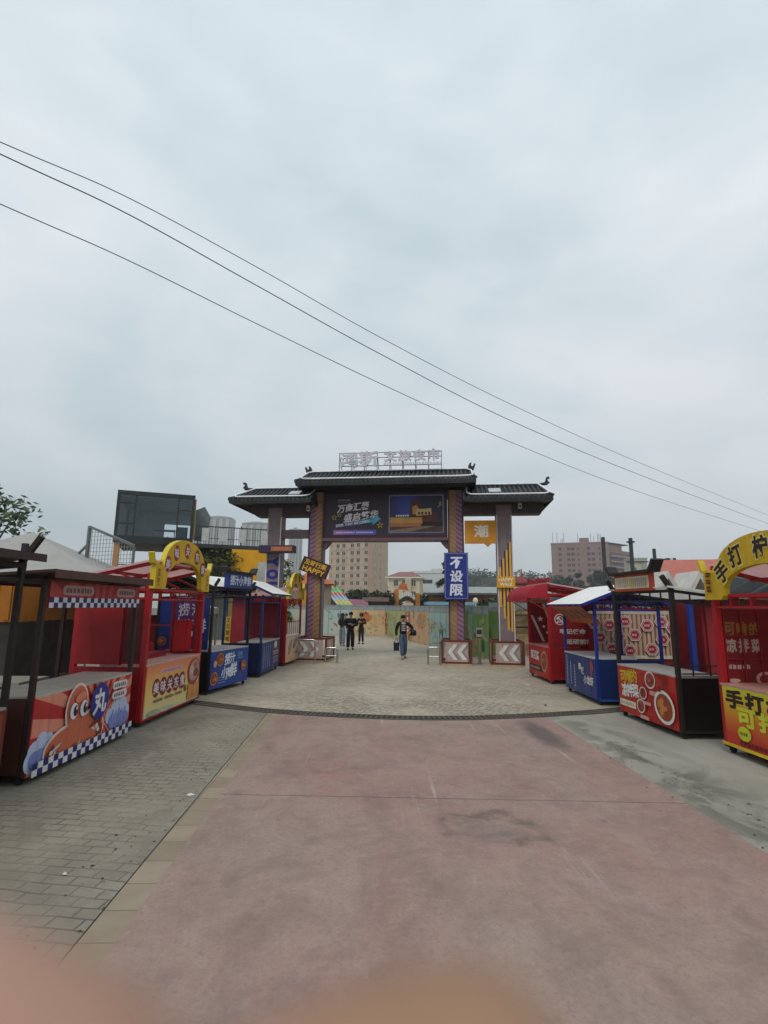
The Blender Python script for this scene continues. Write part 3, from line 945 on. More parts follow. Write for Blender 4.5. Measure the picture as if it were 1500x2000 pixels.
rf, P1 = roof(-3.22, 3.66, 6.78, 7.46, 1.25, -3.05, 3.5, .06, .08)
finial(rf, -2.98, 7.52, -1, True); finial(rf, 3.42, 7.52, 1, True)
rl, P2 = roof(-5.92, -2.62, 6.15, 6.80, 1.10, -5.35, -2.75, .50, 0)
finial(rl, -5.66, 6.88, -1, False)
rr, P3 = roof(3.20, 6.42, 6.10, 6.80, 1.10, 3.40, 6.10, 0, .36)
finial(rr, 6.30, 6.88, 1, False)
for P_, u, rfx in ((P2, -3.65, rl), (P3, 4.15, rr)):
    mb = MB()
    q = [P_(u, .30, -1), P_(u + .45, .30, -1), P_(u + .45, .62, -1), P_(u, .62, -1)]
    up = V((0, -.06, .10))
    q = [p + up for p in q]
    mb.add(q + [p - V((0, -.01, .03)) for p in q], [(0, 1, 2, 3), (0, 4, 5, 1), (1, 5, 6, 2), (2, 6, 7, 3), (3, 7, 4, 0)], c('b4bcc0', .3))
    mb.build('solar_panel', rfx)
for x, y, z in ((3.26, -.12, 6.35), (5.35, -.1, 5.95), (-2.98, -.1, 5.95)):
    mb = MB()
    mb.box(x - .06, y - .08, z - .12, x + .06, y + .06, z + .1, c('d4d2c8')); mb.ell((x, y - .08, z - .04), (.04, .03, .04), c('1a1a1a'), 8, 6)
    mb.bar((x, y + .05, z), (x, .1, z), .03, .03, c('777777'))
    mb.build('floodlight', gate)

# rooftop letters on their scaffold
mb = MB()
fr = c('9c9ca2', .5)
y = -0.30
for z in (7.62, 7.95, 8.16):
    mb.bar((-1.75, y + .06, z), (2.40, y + .06, z), .03, .03, fr)
for k in range(9):
    x = -1.72 + k * .512
    mb.bar((x, y + .06, 7.42), (x, y + .06, 8.16), .03, .03, fr)
    mb.bar((x, y + .06, 8.1), (x, y + .7, 7.45), .025, .025, fr)
sc = mb.build('letter_frame', gate)
LET = c('c3c0cc', .5)
for ch, x, w, h, z in (('鸿', -1.32, .74, .60, 7.85), ('斯', -.52, .76, .62, 7.87), ('文', .36, .50, .42, 7.96), ('旅', .93, .52, .44, 7.97), ('夜', 1.50, .52, .44, 7.98), ('市', 2.08, .50, .46, 8.0)):
    mb = MB()
    vs, fs, (tw, th) = text_geo(ch, .03)
    f = [(x - w / 2 + a_ * w / tw, y - .07, z - h / 2 + b_ * h / th) for a_, b_ in vs]
    k = [(p[0], y + .03, p[2]) for p in f]
    mb.add(f, fs, LET); mb.add(k, [q[::-1] for q in fs], LET)
    ed = {}
    for q in fs:
        for i in range(len(q)):
            e_ = (q[i], q[(i + 1) % len(q)])
            if (e_[1], e_[0]) in ed: del ed[(e_[1], e_[0])]
            else: ed[e_] = 1
    n = len(f)
    for q_, (sx_, sz_) in enumerate(((.012, .010), (-.012, .010), (.012, -.010), (-.012, -.010))):
        mb.add([(p_[0] + sx_, p_[1] - .002 - .001 * q_, p_[2] + sz_) for p_ in f], fs, LET)
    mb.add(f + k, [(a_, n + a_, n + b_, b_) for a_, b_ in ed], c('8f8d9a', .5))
    mb.build('rooftop_letter', gate)
mb = MB()
a = Art(mb, (0, y - .05, 7.6), (1, 0, 0), (0, 0, 1))
a.dashes(.1, 0, 2.35, .12, LET, fill=.8)
mb.build('small_lettering', sc)

# ------------------------------------------------------------------ crates round the column feet
def G2W(u, y, z=0):
    return GC + V((math.cos(PHI), -math.sin(PHI), 0)) * u + V((math.sin(PHI), math.cos(PHI), 0)) * y + V((0, 0, z))
REDF = c('6b2a22', .6)
def crate(u0, u1, yf, yb, label, flip=1):
    w, d = u1 - u0, yb - yf
    t = thing('column_guard', G2W(u0, yf), label, 'crate', -PHI, 'chevron guards round the gate columns')
    mb = MB()
    mb.box(-.03, -.03, 0.005, w + .03, d + .03, .07, c('b09d80', .8))
    mb.build('plinth', t)
    mb = MB()
    z0, z1, s = .075, .90, .035
    for x, yy in ((0, 0), (w, 0), (0, d), (w, d)):
        mb.box(x - s, yy - s, z0, x + s, yy + s, z1, REDF)
    for z in (z0 + .03, z1 - .035):
        for yy in (0, d):
            mb.box(s, yy - s * .9, z - .033, w - s, yy + s * .9, z + .033, REDF)
        for x in (0, w):
            mb.box(x - s * .9, s, z - .033, x + s * .9, d - s, z + .033, REDF)
    mb.build('frame', t)
    mb = MB()
    mb.box(.12, -.02, .14, w - .12, .01, .82, c('b09a90', .6))
    a = Art(mb, (w / 2, -.02, .48), (1, 0, 0), (0, 0, 1))
    for dx in (-.16, .16):
        pts = [(-.12, 0), (.10, .27), (.27, .27), (.05, 0), (.27, -.27), (.10, -.27)]
        sh = [(dx * w + (x * .9 - .04) * flip, y_) for x, y_ in pts]
        a.poly([(x + .09 * flip, y_) for x, y_ in sh][::-flip] if 0 else [(x + .09 * flip, y_) for x, y_ in (sh if flip < 0 else sh[::-1])], c('93827c', .6))
        a.poly(sh if flip < 0 else sh[::-1], c('d3d6d2', .5))
    mb.build('chevron_panel', t)
    mb = MB()
    mb.box(-.012, .12, .14, .012, d - .12, .82, c('b09a90', .6)); mb.build('side_panel', t); mb = MB(); mb.box(w - .012, .12, .14, w + .012, d - .12, .82, c('b09a90', .6))
    a = Art(mb, (w + .012, d / 2, .48), (0, 1, 0), (0, 0, 1))
    pts = [(.12, 0), (-.10, .27), (-.25, .27), (-.03, 0), (-.25, -.27), (-.10, -.27)]
    a.poly(pts, c('d3d6d2', .5))
    mb.build('side_panel', t)
crate(2.34, 3.39, -.6, .75, 'dark red chevron guard round the column that carries the tall blue board')
crate(4.14, 5.24, -.6, .75, 'dark red chevron guard round the column with the HAPPY WALK plaque')
crate(-3.22, -1.98, -.6, .75, 'dark red chevron guard round the column with the tilted HAPPY board', -1)
crate(-4.98, -3.75, -.6, .75, 'dark red chevron guard round the YOU column behind the market stalls', -1)

# steel hoops
def hoop(p, q, h, label):
    p, q = V(p), V(q)
    d = (q - p)
    L = d.length
    t = thing('hoop_barrier', p, label, 'barrier', math.atan2(d.y, d.x), 'polished steel hoops at the gate')
    r = .09
    pts = [(0, 0, 0.0), (0, 0, h - r)] + [(r - r * math.cos(k * PI / 8), 0, h - r + r * math.sin(k * PI / 8)) for k in range(1, 5)]
    pts += [(L - x, 0, z) for x, y, z in reversed(pts)]
    mb = MB()
    mb.tube(pts, .032, c('b9bab6', .22, 1.0, .1), 10)
    for x in (0, L): mb.lathe([(.032, .0), (.075, .005), (.07, .018), (.033, .022)], c('a9aaa6', .3, 1.0), 12, (x, 0, 0))
    mb.build('hoop_tube', t)
    mb = MB()
    mb.tube([(0.02, 0, h * .48), (L - .02, 0, h * .48)], .016, c('b9bab6', .22, 1.0, .1), 8)
    mb.build('crossbar', t)
hoop(G2W(2.25 - .42, -.55), G2W(2.25, -.55), .62, 'polished steel hoop beside the guard of the blue-board column')
hoop(G2W(-1.96, -.75), G2W(-1.5, -.75), .55, 'narrow steel hoop on the open path beside the tilted HAPPY column')
hoop(G2W(-3.3, -1.15), G2W(-2.25, -1.15), .85, 'wide steel hoop in front of the chevron guard near the small red arch stall')

# post with a reader head between the outer columns
t = thing('reader_post', G2W(3.72, .1), 'thin grey post with boxy reader head standing between two chevron guards', 'post', -PHI)
mb = MB(); mb.tube([(0, 0, 0), (0, 0, 1.0)], .05, c('7a7668', .5), 10); mb.lathe([(.05, 0), (.12, .004), (.12, .02), (.05, .024)], c('6a665a'), 12); mb.build('pole', t)
mb = MB(); mb.box(-.12, -.09, 1.0, .12, .09, 1.32, c('8d8778', .5)); mb.box(-.09, -.1, 1.1, .09, -.09, 1.26, c('2a2c2a', .2)); mb.bar((.12, 0, 1.05), (.28, 0, .85), .05, .08, c('7a7668')); mb.build('reader_head', t)
# ------------------------------------------------------------------ market stalls
RNG = random.Random(3)
GROUP_L, GROUP_R = 'wheeled food stalls down one side of the road', 'wheeled food stalls down the other side of the road'

def stall_root(P0, P1, label, group, name='food_stall'):
    """P0, P1: front corners on the ground, seen from the road P0 on the viewer's left; local x along the front, y into the stall"""
    p, q = V((P0[0], P0[1], 0.004)), V((P1[0], P1[1], 0.004))
    d = q - p
    return thing(name, p, label, 'market stall', math.atan2(d.y, d.x), group), d.length

def posts(t, W, D, h, m, s=.05, z0=0.1, tip=0.0, hb=None):
    for x in (s / 2, W - s / 2):
        for y in (s / 2, D - s / 2):
            mb = MB()
            hh = h if y < D / 2 or hb is None else hb
            mb.box(x - s / 2, y - s / 2, z0, x + s / 2, y + s / 2, hh, m)
            if tip and y < D / 2:
                mb.bar((x, y, hh - .02), (x, y - tip * .7, hh + tip), s, s, m)
            mb.build('post', t, bevel=.004)

def casters(t, W, D):
    for x in (.07, W - .07):
        for y in (.08, D - .08):
            mb = MB()
            mb.tube([(x, y - .02, .055), (x, y + .02, .055)], .055, c('1b1a19', .7), 12)
            w = mb.build('caster', t)
            mb = MB()
            mb.bar((x, y - .03, .055), (x, y - .03, .115), .02, .012, c('4a4a48', .4, .8)); mb.bar((x, y + .03, .055), (x, y + .03, .115), .02, .012, c('4a4a48', .4, .8))
            mb.box(x - .04, y - .04, .11, x + .04, y + .04, .12, c('4a4a48', .4, .8))
            mb.build('fork', w)

def counter(t, W, D, m, top='a8a39a', h=1.0, inset=.05):
    mb = MB()
    s = inset
    mb.box(s, .012, .12, W - s, .04, h - .03, m)                    # front board
    mb.box(.012, s, .12, .04, D - s, h - .03, m)                    # end boards
    mb.box(W - .04, s, .12, W - .012, D - s, h - .03, m)
    mb.box(s, s, .12, W - s, D - s, .15, m)
    for x in (0.002, W - s):
        mb.box(x, .002, .10, x + s - .002, .05, .118, m)
    mb.build('counter', t)
    mb = MB()
    mb.box(.052, -.02, h - .03, W - .052, D * .62, h, c(top, .35))
    mb.build('countertop', t, bevel=.004)

def front_art(t, W, m, z0=.10, z1=.985, u0=.03):
    mb = MB()
    mb.box(u0, -.016, z0, W - u0, .010, z1, m)
    return mb, Art(mb, (u0, -.016, z0), (1, 0, 0), (0, 0, 1)), W - 2 * u0, z1 - z0

def side_art(t, W, D, which, y0, y1, z0, z1, m, th=.02, inset=0.0):
    """panel on an end wall; which = 'lo' for the x = 0 end, 'hi' for x = W"""
    mb = MB()
    if which == 'lo':
        mb.box(inset - .006, y0, z0, inset + th, y1, z1, m)
        return mb, Art(mb, (inset - .006, y1, z0), (0, -1, 0), (0, 0, 1)), y1 - y0, z1 - z0
    mb.box(W - th - inset, y0, z0, W + .006 - inset, y1, z1, m)
    return mb, Art(mb, (W + .006 - inset, y0, z0), (0, 1, 0), (0, 0, 1)), y1 - y0, z1 - z0

def back_art(t, W, D, u0, u1, z0, z1, m, inset=.03):
    mb = MB()
    mb.box(u0, D - inset - .02, z0, u1, D - inset, z1, m)
    return mb, Art(mb, (u0, D - inset - .02, z0), (1, 0, 0), (0, 0, 1)), u1 - u0, z1 - z0

def top_rails(t, W, D, z, m, s=.05, zb=None, extra=True):
    mb = MB()
    zb = z if zb is None else zb
    mb.bar((0, s / 2, z), (W, s / 2, z), s, s, m)
    mb.bar((0, D - s / 2, zb), (W, D - s / 2, zb), s, s, m)
    for x in (s / 2, W - s / 2):
        mb.bar((x, s, z), (x, D - s, zb), s * .96, s * .96, m)
    if extra:
        mb.bar((s, s / 2, z - .17), (W - s, s / 2, z - .17), s * .7, s * .7, m)
        for k in range(1, 6):
            mb.bar((W * k / 6, s / 2, z - .155), (W * k / 6, s / 2, z - .026), .02, .02, m)
        for x in (s / 2, W - s / 2):
            mb.bar((x, s, z - .17), (x, D - s, zb - .17), s * .66, s * .66, m)
            for k in range(1, 4):
                y = s + (D - 2 * s) * k / 4
                zz = z + (zb - z) * k / 4
                mb.bar((x, y, zz - .152), (x, y, zz - .026), .02, .02, m)
    mb.build('roof_frame', t)

def shed_roof(t, W, D, zf, zb, m, over=.18, side=.12, th=.03, edge=None, edge_h=.0):
    mb = MB()
    y0, y1 = -over, D + .1
    def z(y): return zf + (zb - zf) * (y / D)
    a = [(-side, y0, z(y0)), (W + side, y0, z(y0)), (W + side, y1, z(y1)), (-side, y1, z(y1))]
    vs = a + [(x, y, zz + th) for x, y, zz in a]
    mb.add(vs, [(3, 2, 1, 0), (4, 5, 6, 7), (0, 1, 5, 4), (1, 2, 6, 5), (2, 3, 7, 6), (3, 0, 4, 7)], m)
    for k in range(9):                           # ribs of the corrugated sheet
        x = -side + .05 + (W + 2 * side - .1) * k / 8
        mb.bar((x, y0 + .01, z(y0) + th + .008), (x, y1 - .01, z(y1) + th + .008), .03, .016, m)
    o = mb.build('roof', t)
    if edge:
        mb = MB()
        mb.box(-side, y0 - .02, z(y0) - edge_h, W + side, y0 - .002, z(y0) + th + .01, edge)
        mb.build('eave_board', o)
    return o

def gable_roof(t, W, D, ze, zr, top, under, over=.35, side=.25, yr=None, th=.025):
    """two slopes with the ridge along the stall"""
    mb = MB()
    yr = D * .55 if yr is None else yr
    y0, y1 = -over, D + .2
    for ya, za, yb, zb in ((y0, ze, yr, zr), (y1, ze, yr, zr)):
        a = [(-side, ya, za), (W + side, ya, za), (W + side, yb, zb), (-side, yb, zb)]
        f = [(0, 1, 2, 3)] if ya < yb else [(3, 2, 1, 0)]
        mb.add([(x, y, z + th) for x, y, z in a], f, top)
        mb.add(a, [g[::-1] for g in f], under)
        e = [(x, y, z) for x, y, z in a] + [(x, y, z + th) for x, y, z in a]
        mb.add(e, [(0, 1, 5, 4), (1, 2, 6, 5), (3, 0, 4, 7)], under)
    for k in range(7):                           # rafters under the sheet
        x = -side + .03 + (W + 2 * side - .06) * k / 6
        mb.bar((x, y0 + .02, ze - .02), (x, yr, zr - .03), .03, .035, under)
        mb.bar((x, y1 - .02, ze - .02), (x, yr, zr - .03), .03, .035, under)
    return mb.build('roof', t)

def arch_header(t, W, m, edge, z0=2.30, zs=2.74, zt=3.34, zi=2.90, leg=.42, horn=True):
    """arched sign over the front: legs, shoulders, half-round crown with a half-round opening below"""
    N = 18
    out = []
    sh = .30
    R = (W - 2 * sh) / 2
    cx = W / 2
    top = [(-.02, zs), (sh, zs)] if 1 else []
    arc = [(cx - R * math.cos(PI * k / N), zs - .02 + (zt - zs + .02) * math.sin(PI * k / N) ** .85) for k in range(1, N)]
    r = (W - 2 * leg) / 2
    inner = [(cx + (r * (1.0 if 1 else 0)) * math.cos(PI * k / N), z0 + .06 + (zi - z0 - .06) * math.sin(PI * k / N) ** .8) for k in range(0, N + 1)]
    L = [(-.02, z0), (leg - .06, z0)] + inner[::-1] + [(W - leg + .06, z0), (W + .02, z0), (W + .02, zs), (W - sh, zs)] + arc[::-1] + [(sh, zs), (-.02, zs)]
    mb = MB()
    mb.prism(L, (0, -.07, 0), (1, 0, 0), (0, 0, 1), .10, m, edge)
    if horn:
        for x, s in ((-.02, -1), (W + .02, 1)):
            mb.bar((x - s * .12, -.02, zs + .02), (x + s * .06, -.02, zs + .02), .10, .04, edge)
            mb.bar((x + s * .05, -.02, zs + .02), (x + s * .12, -.02, zs + .20), .10, .05, edge)
    a = Art(mb, (0, -.07, 0), (1, 0, 0), (0, 0, 1))
    return mb, a, lambda k, n, f=.5, s0=.13: (  # centre of letter k of n along the crown
        cx - (r + (R - r) * f) * math.cos(PI * (s0 + (1 - 2 * s0) * k / (n - 1))),
        (z0 + zs) / 2 - .02 + ((zi + zt) / 2 - (z0 + zs) / 2 + .03) * math.sin(PI * (s0 + (1 - 2 * s0) * k / (n - 1))) ** .85)

RED, REDD = c('a3161d', .45), c('8c1a20', .5)
BLACK, BROWN, NAVY = c('231c1a', .5), c('4a241a', .5), c('1c2f66', .45)
BLUEP, WHITE, PALE = c('25408c', .45), c('dcdad6', .5), c('c9c2b6', .5)
SHEET, CLEAR = c('e6e6e1', .5, var=.1), sheet_mat('white_roof_sheet', 'e8e8e3')

def dish(a, u, v, r, food, rim='d9cfc4', rot=0.3):
    a.ell(u, v, r, r * .9, c(rim, .4), rot)
    a.ell(u, v, r * .82, r * .72, c('8a3f25', .5), rot)
    rr = random.Random(int(u * 1000 + v * 77))
    for k in range(9):
        an = rr.uniform(0, 6.28); q = rr.uniform(0, .5) * r
        a.ell(u + q * math.cos(an), v + q * math.sin(an) * .9, r * rr.uniform(.18, .3), r * rr.uniform(.12, .2), c(rr.choice(food), .5), rr.uniform(0, 3), 10)

# ---- stall with the octopus print
def octopus_stall():
    t, W = stall_root((-3.93, 6.66), (-3.82, 9.12), 'dark brown framed snack stall with an octopus and checker print on its counter', GROUP_L)
    D = 1.25
    posts(t, W, D, 2.42, c('2e201b', .5), .06, hb=2.35); casters(t, W, D); counter(t, W, D, BROWN, 'b4ada2', .99)
    mb, a, w, h = front_art(t, W, c('b52c2a', .45), .085, .985, .035)
    # sunburst
    a.rays(0, 0, w, h, w * .64, h * .40, 22, c('dd8a72', .45), .1)
    blue, cl = c('2c2f86', .45), c('bcc6e0', .5)
    for u, v, r in ((.10, .26, .13), (.22, .36, .11), (.34, .34, .10), (.06, .16, .14), (1.78, .34, .12), (1.92, .42, .13), (2.06, .52, .14), (2.16, .44, .13), (2.26, .34, .11), (1.98, .27, .14), (2.14, .26, .13)):
        a.ell(u, v, r, r * .95, cl, n=16)
    for u, v, r in ((.10, .17, .1), (.2, .2, .08), (1.86, .25, .11), (1.98, .24, .11), (2.1, .25, .12), (2.24, .24, .10)):
        a.ell(u, v, r, r, c('7f8bc4', .5), n=14)
    for k in range(5): a.rect(1.84 + k * .09, .2, 1.87 + k * .09, .42 - .03 * (k % 2), c('8f9ad0', .5))
    # the octopus: white outline first, then body and arms
    ow, ob, od = c('e6d2c6', .45), c('c9694a', .45), c('7c2f2a', .45)
    def arm(pts, w0, w1, m, du=0):
        P_ = smooth_curve([(x, y, 0) for x, y in pts], 5)
        L_, R2 = [], []
        for i, q in enumerate(P_):
            d = (P_[min(i + 1, len(P_) - 1)] - P_[max(i - 1, 0)]).normalized()
            w = (w0 + (w1 - w0) * i / (len(P_) - 1)) + du
            L_.append((q.x - d.y * w, q.y + d.x * w)); R2.append((q.x + d.y * w, q.y - d.x * w))
        for i in range(len(P_) - 1):
            a.mb.add([a.P(*R2[i]), a.P(*R2[i + 1]), a.P(*L_[i + 1]), a.P(*L_[i])], [(0, 1, 2, 3)], m)
        a.ell(P_[-1].x, P_[-1].y, w1 + du, w1 + du, m, n=12)
    ARMS = [([(.96, .40), (1.12, .43), (1.28, .50), (1.42, .52), (1.50, .45)], .075, .035), ([(1.0, .30), (1.2, .34), (1.36, .36), (1.50, .30), (1.50, .20)], .08, .04),
            ([(1.0, .22), (1.2, .22), (1.34, .18), (1.42, .11)], .08, .045), ([(.74, .34), (.58, .33), (.42, .28), (.32, .20), (.34, .11)], .08, .05), ([(.76, .22), (.62, .18), (.52, .11)], .09, .06), ([(.86, .2), (.86, .10)], .12, .09)]
    def blob(du, m):
        for p_, w0, w1 in ARMS: arm(p_, w0, w1, m, du)
        a.ell(.86, .62, .225 + du, .29 + du, m, -.08)
        a.poly([(.66 - du, .54), (.70 - du, .34), (.64, .20), (1.08, .20), (1.02 + du, .34), (1.06 + du, .54)], m)
    blob(.034, ow); blob(0, ob)
    for p_, w0, w1 in ARMS[:4]: arm([(x, y - .028) for x, y in p_[2:]], .03, .022, od)
    for u, v, p, q, r in ((.33, .14, .07, .07, 0), (1.44, .36, .07, .045, .5), (1.44, .2, .06, .04, .2), (1.16, .12, .07, .04, 0), (1.30, .35, .14, .02, .35)):
        a.ell(u, v, p, q, od, r, 14)
    for u, v in ((.36, .18), (.50, .12), (.70, .11), (1.36, .3), (1.40, .24)):
        a.ell(u, v, .035, .03, ow, 0, 12)
    for u in (.76, .98):
        a.ell(u, .60, .085, .105, c('e4e4ea', .4)); a.ell(u + .035, .60, .05, .07, c('2a2230', .4)); a.ell(u + .055, .63, .018, .022, c('e4e4ea', .4), 0, 10)
    a.ell(.88, .76, .12, .06, c('d98266', .45), .2)
    # name disc
    a.ell(1.38, .63, .235, .25, blue); a.text('丸', 1.385, .63, .34, WHITE, .33, .045, rot=.05, shear=.1)
    for v in (.78, .64):
        a.rrect(1.70, v - .055, 2.14, v + .055, .05, c('d8cfcf', .5)); a.dashes(1.75, v - .03, 2.09, v + .03, c('56505c'))
    a.checker(0, 0, w, .15, 24, c('23286e', .45), WHITE)
    mb.build('front_panel', t)
    mb = MB(); mb.box(.0, .07, .12, .01, D - .07, .96, c('4a2417', .55, var=.3)); mb.build('end_panel', t)
    # valance
    mb = MB()
    mb.box(.08, -.012, 2.03, W - .02, .008, 2.36, c('93242a', .5))
    a = Art(mb, (.08, -.012, 2.03), (1, 0, 0), (0, 0, 1))
    a.rays(0, .13, W - .1, .33, 1.2, -.4, 22, c('a8403c', .5))
    for u0, u1 in ((.26, .98), (1.62, 2.20)):
        a.rrect(u0, .16, u1, .29, .06, c('b08a86', .5)); a.dashes(u0 + .07, .19, u1 - .07, .26, c('55393c'))
    a.checker(0, 0, W - .1, .13, 26, c('23245e', .5), c('d2cfd2', .5))
    mb.build('valance', t)
    top_rails(t, W, D, 2.41, c('2e201b', .5), .05, 2.35, False)
    shed_roof(t, W, D, 2.45, 2.36, c('4b3630', .6), .16, .10, .025, c('54382f', .6), .07)
    # upright stub and slanted strut that carry a tarpaulin edge
    mb = MB(); mb.bar((.05, .35, 2.47), (.05, .35, 2.82), .06, .06, c('2e2430', .5)); mb.build('stub_post', t)
    mb = MB()
    mb.box(.07, D - .5, .80, W - .08, D - .08, .83, c('3a2a22', .6))
    mb.build('back_shelf', t)
octopus_stall()

# ---- nearest stall: only its far end is in the picture
def edge_stall():
    t, W = stall_root((-4.12, 3.9), (-3.98, 6.32), 'blackish stall cut off by the edge of the picture before the octopus stall', GROUP_L)
    D = 1.3
    fr = c('201614', .5)
    posts(t, W, D, 2.58, fr, .06, tip=.28, hb=2.45); casters(t, W, D); counter(t, W, D, c('2c1712', .5), '9c968c', .95)
    mb, a, w, h = front_art(t, W, c('6a2a1e', .5), .10, .93)
    a.rect(.05, .05, w - .05, h - .05, c('8c3a24', .5)); a.text('小吃', w * .8, h * .55, .3, WHITE, .6, .04)
    mb.build('front_panel', t)
    top_rails(t, W, D, 2.52, fr, .06, 2.42)
    shed_roof(t, W, D, 2.60, 2.46, c('57504a', .6), .15, .10, .03, c('3a2a26', .6), .05)
    mb = MB()
    mb.box(.1, .1, .50, W - .1, D - .1, .53, c('4a4038', .6)); mb.build('inner_shelf', t)
edge_stall()

# ---- red stall with the yellow arch
def yellow_arch_stall():
    t, W = stall_root((-3.83, 9.62), (-3.62, 12.12), 'red stall with five round red characters on its arched yellow crown', GROUP_L)
    D = 1.35
    posts(t, W, D, 2.62, RED, .09, .08); casters(t, W, D); counter(t, W, D, REDD, 'c59c92', 1.03, .09)
    pr = grad('noodle_print', [(0, 'b9c3a4'), (.12, 'd9c98a'), (.5, 'e3b968'), (.85, 'd98a50'), (1, 'd07a58')], 'Z', .12, 1.0)
    mb, a, w, h = front_art(t, W, pr, .12, 1.01, .09)
    a.rrect(.55, .70, 1.45, .77, .03, c('cfa2b0', .5)); a.dashes(.62, .715, 1.38, .755, c('a8788c'))
    for k, ch in enumerate('美味关东煮'):
        u = .38 + k * .27
        a.ell(u, .47, .145, .165, c('7a2a30', .5)); a.text(ch, u, .47, .21, c('e0cbd0', .5), .21, .035)
    a.dashes(.30, .22, .66, .28, c('6b5a60')); a.dashes(.74, .22, 1.10, .28, c('6b5a60')); a.dashes(1.18, .22, 1.48, .28, c('6b5a60'))
    a.poly([(1.62, .22), (1.56, .33), (1.60, .38), (1.70, .28)], c('5c6a4a'))
    a.ell(2.02, .58, .30, .27, c('8c4a40', .5), .3); a.ell(2.02, .60, .25, .21, c('b98a84', .5), .3)
    a.ell(1.92, .62, .12, .10, c('c9a8a4', .5)); a.ell(2.10, .55, .12, .09, c('7c3f38', .5)); a.ell(2.06, .70, .09, .06, c('a8604a', .5))
    a.poly([(1.74, .05), (1.76, .36), (2.0, .30), (2.26, .34), (w - .01, .30), (w - .01, .05)], c('d08a48', .5))
    a.ell(.3, .06, .22, .05, c('a8b090', .5)); a.ell(.8, .05, .3, .045, c('b5bda0', .5))
    mb.build('front_panel', t)
    mb = MB(); mb.box(.0, -.03, .09, W, -.004, .118, RED); mb.build('bottom_rail', t)
    # solid red wall at the end nearest the octopus stall, its front third open lattice
    mb, a, w, h = side_art(t, W, D, 'lo', .46, D - .09, 1.04, 2.2, c('93141c', .45))
    mb.build('end_wall', t)
    mb, a, w, h = side_art(t, W, D, 'lo', .09, D - .09, .12, 1.0, c('8e141b', .45))
    mb.build('end_panel', t)
    mb = MB()
    for y in (.10, .28, .46):
        mb.bar((.045, y, 1.03), (.045, y, 2.2), .03, .03, RED)
    for z in (1.06, 2.19): mb.bar((.045, .09, z), (.045, .46, z), .03, .03, RED)
    mb.build('lattice', t)
    mb = MB()
    a = Art(mb, (.05, .44, 1.08), (0, -1, 0), (0, 0, 1))
    mb.box(.03, .12, 1.07, .046, .44, 2.18, c('5a1418', .5))
    a.poly([(.02, .02), (.12, .02), (.12, .16), (.20, .2), (.02, .2)], c('c9b98a')); a.poly([(.14, .02), (.2, .02), (.3, .14), (.3, .3), (.2, .14)], c('c9b98a'))
    a.rect(.05, .46, .15, .60, c('a8542c')); a.ell(.10, .72, .06, .06, c('c9a24c')); a.rect(.03, .86, .16, 1.08, c('a8622c'))
    mb.build('cut_out_print', t)
    mb = MB()
    for k in range(15): mb.bar((W - .045, .14 + k * (D - .28) / 28, 1.03), (W - .045, .14 + k * (D - .28) / 28, 2.3), .012, .012, REDD)
    for k in (0, 14): mb.bar((W - .045, .14 + k * (D - .28) / 28, 1.03), (W - .045, .14 + k * (D - .28) / 28, 2.3), .05, .05, RED)
    for z in (1.06, 1.62, 2.19): mb.bar((W - .045, .09, z), (W - .045, D - .09, z), .03, .03, RED)
    mb.build('lattice', t)
    # small red locker on the far end wall
    mb = MB(); mb.box(W - .34, .22, 1.10, W - .10, .5, 1.75, c('a8181f', .45)); mb.box(W - .33, .19, 1.12, W - .11, .22, 1.73, c('b01c22', .45)); mb.bar((W - .14, .18, 1.4), (W - .14, .18, 1.5), .02, .02, WHITE); mb.build('locker', t)
    mb, a, ctr = arch_header(t, W, c('d0a41c', .45), c('cdb52a', .45), 2.36, 2.80, 3.36, 2.92)
    for k, ch in enumerate('美味关东煮'):
        u, v = ctr(k, 5, .5)
        a.ell(u, v, .125, .155, c('8c2f38', .5)); a.text(ch, u, v, .19, c('dccdd0', .5), .19, .035)
    for u in (.06, W - .16): a.dashes(u, 2.42, u + .08, 2.72, c('8a6a20'), True)
    mb.build('arch_sign', t)
    top_rails(t, W, D, 2.34, RED, .05)
    # light red roof trusses with translucent sheets
    mb = MB()
    for x in (.05, W / 2, W - .05):
        mb.bar((x, .02, 2.82), (x, D + .45, 2.42), .05, .06, RED); mb.bar((x, D - .05, 2.42), (x, D - .05, 2.62), .05, .05, RED); mb.bar((x, .05, 2.4), (x, .7, 2.66), .035, .035, RED)
    for y, z in ((.04, 2.82), (.7, 2.64), (D + .4, 2.44)): mb.bar((0, y, z), (W, y, z), .05, .05, RED)
    mb.build('truss', t)
    mb = MB()
    mb.add([(-.08, -.02, 2.865), (W + .08, -.02, 2.865), (W + .08, D + .5, 2.45), (-.08, D + .5, 2.45), (-.08, -.02, 2.88), (W + .08, -.02, 2.88), (W + .08, D + .5, 2.465), (-.08, D + .5, 2.465)],
           [(3, 2, 1, 0), (4, 5, 6, 7), (0, 1, 5, 4), (1, 2, 6, 5), (2, 3, 7, 6), (3, 0, 4, 7)], sheet_mat('pink_roof_sheet', 'ead2d0'))
    mb.build('roof', t)
    mb = MB(); mb.box(W * .3, .5, 1.031, W * .75, .8, 1.12, c('8a1a20', .5)); mb.build('display_tray', t)
yellow_arch_stall()

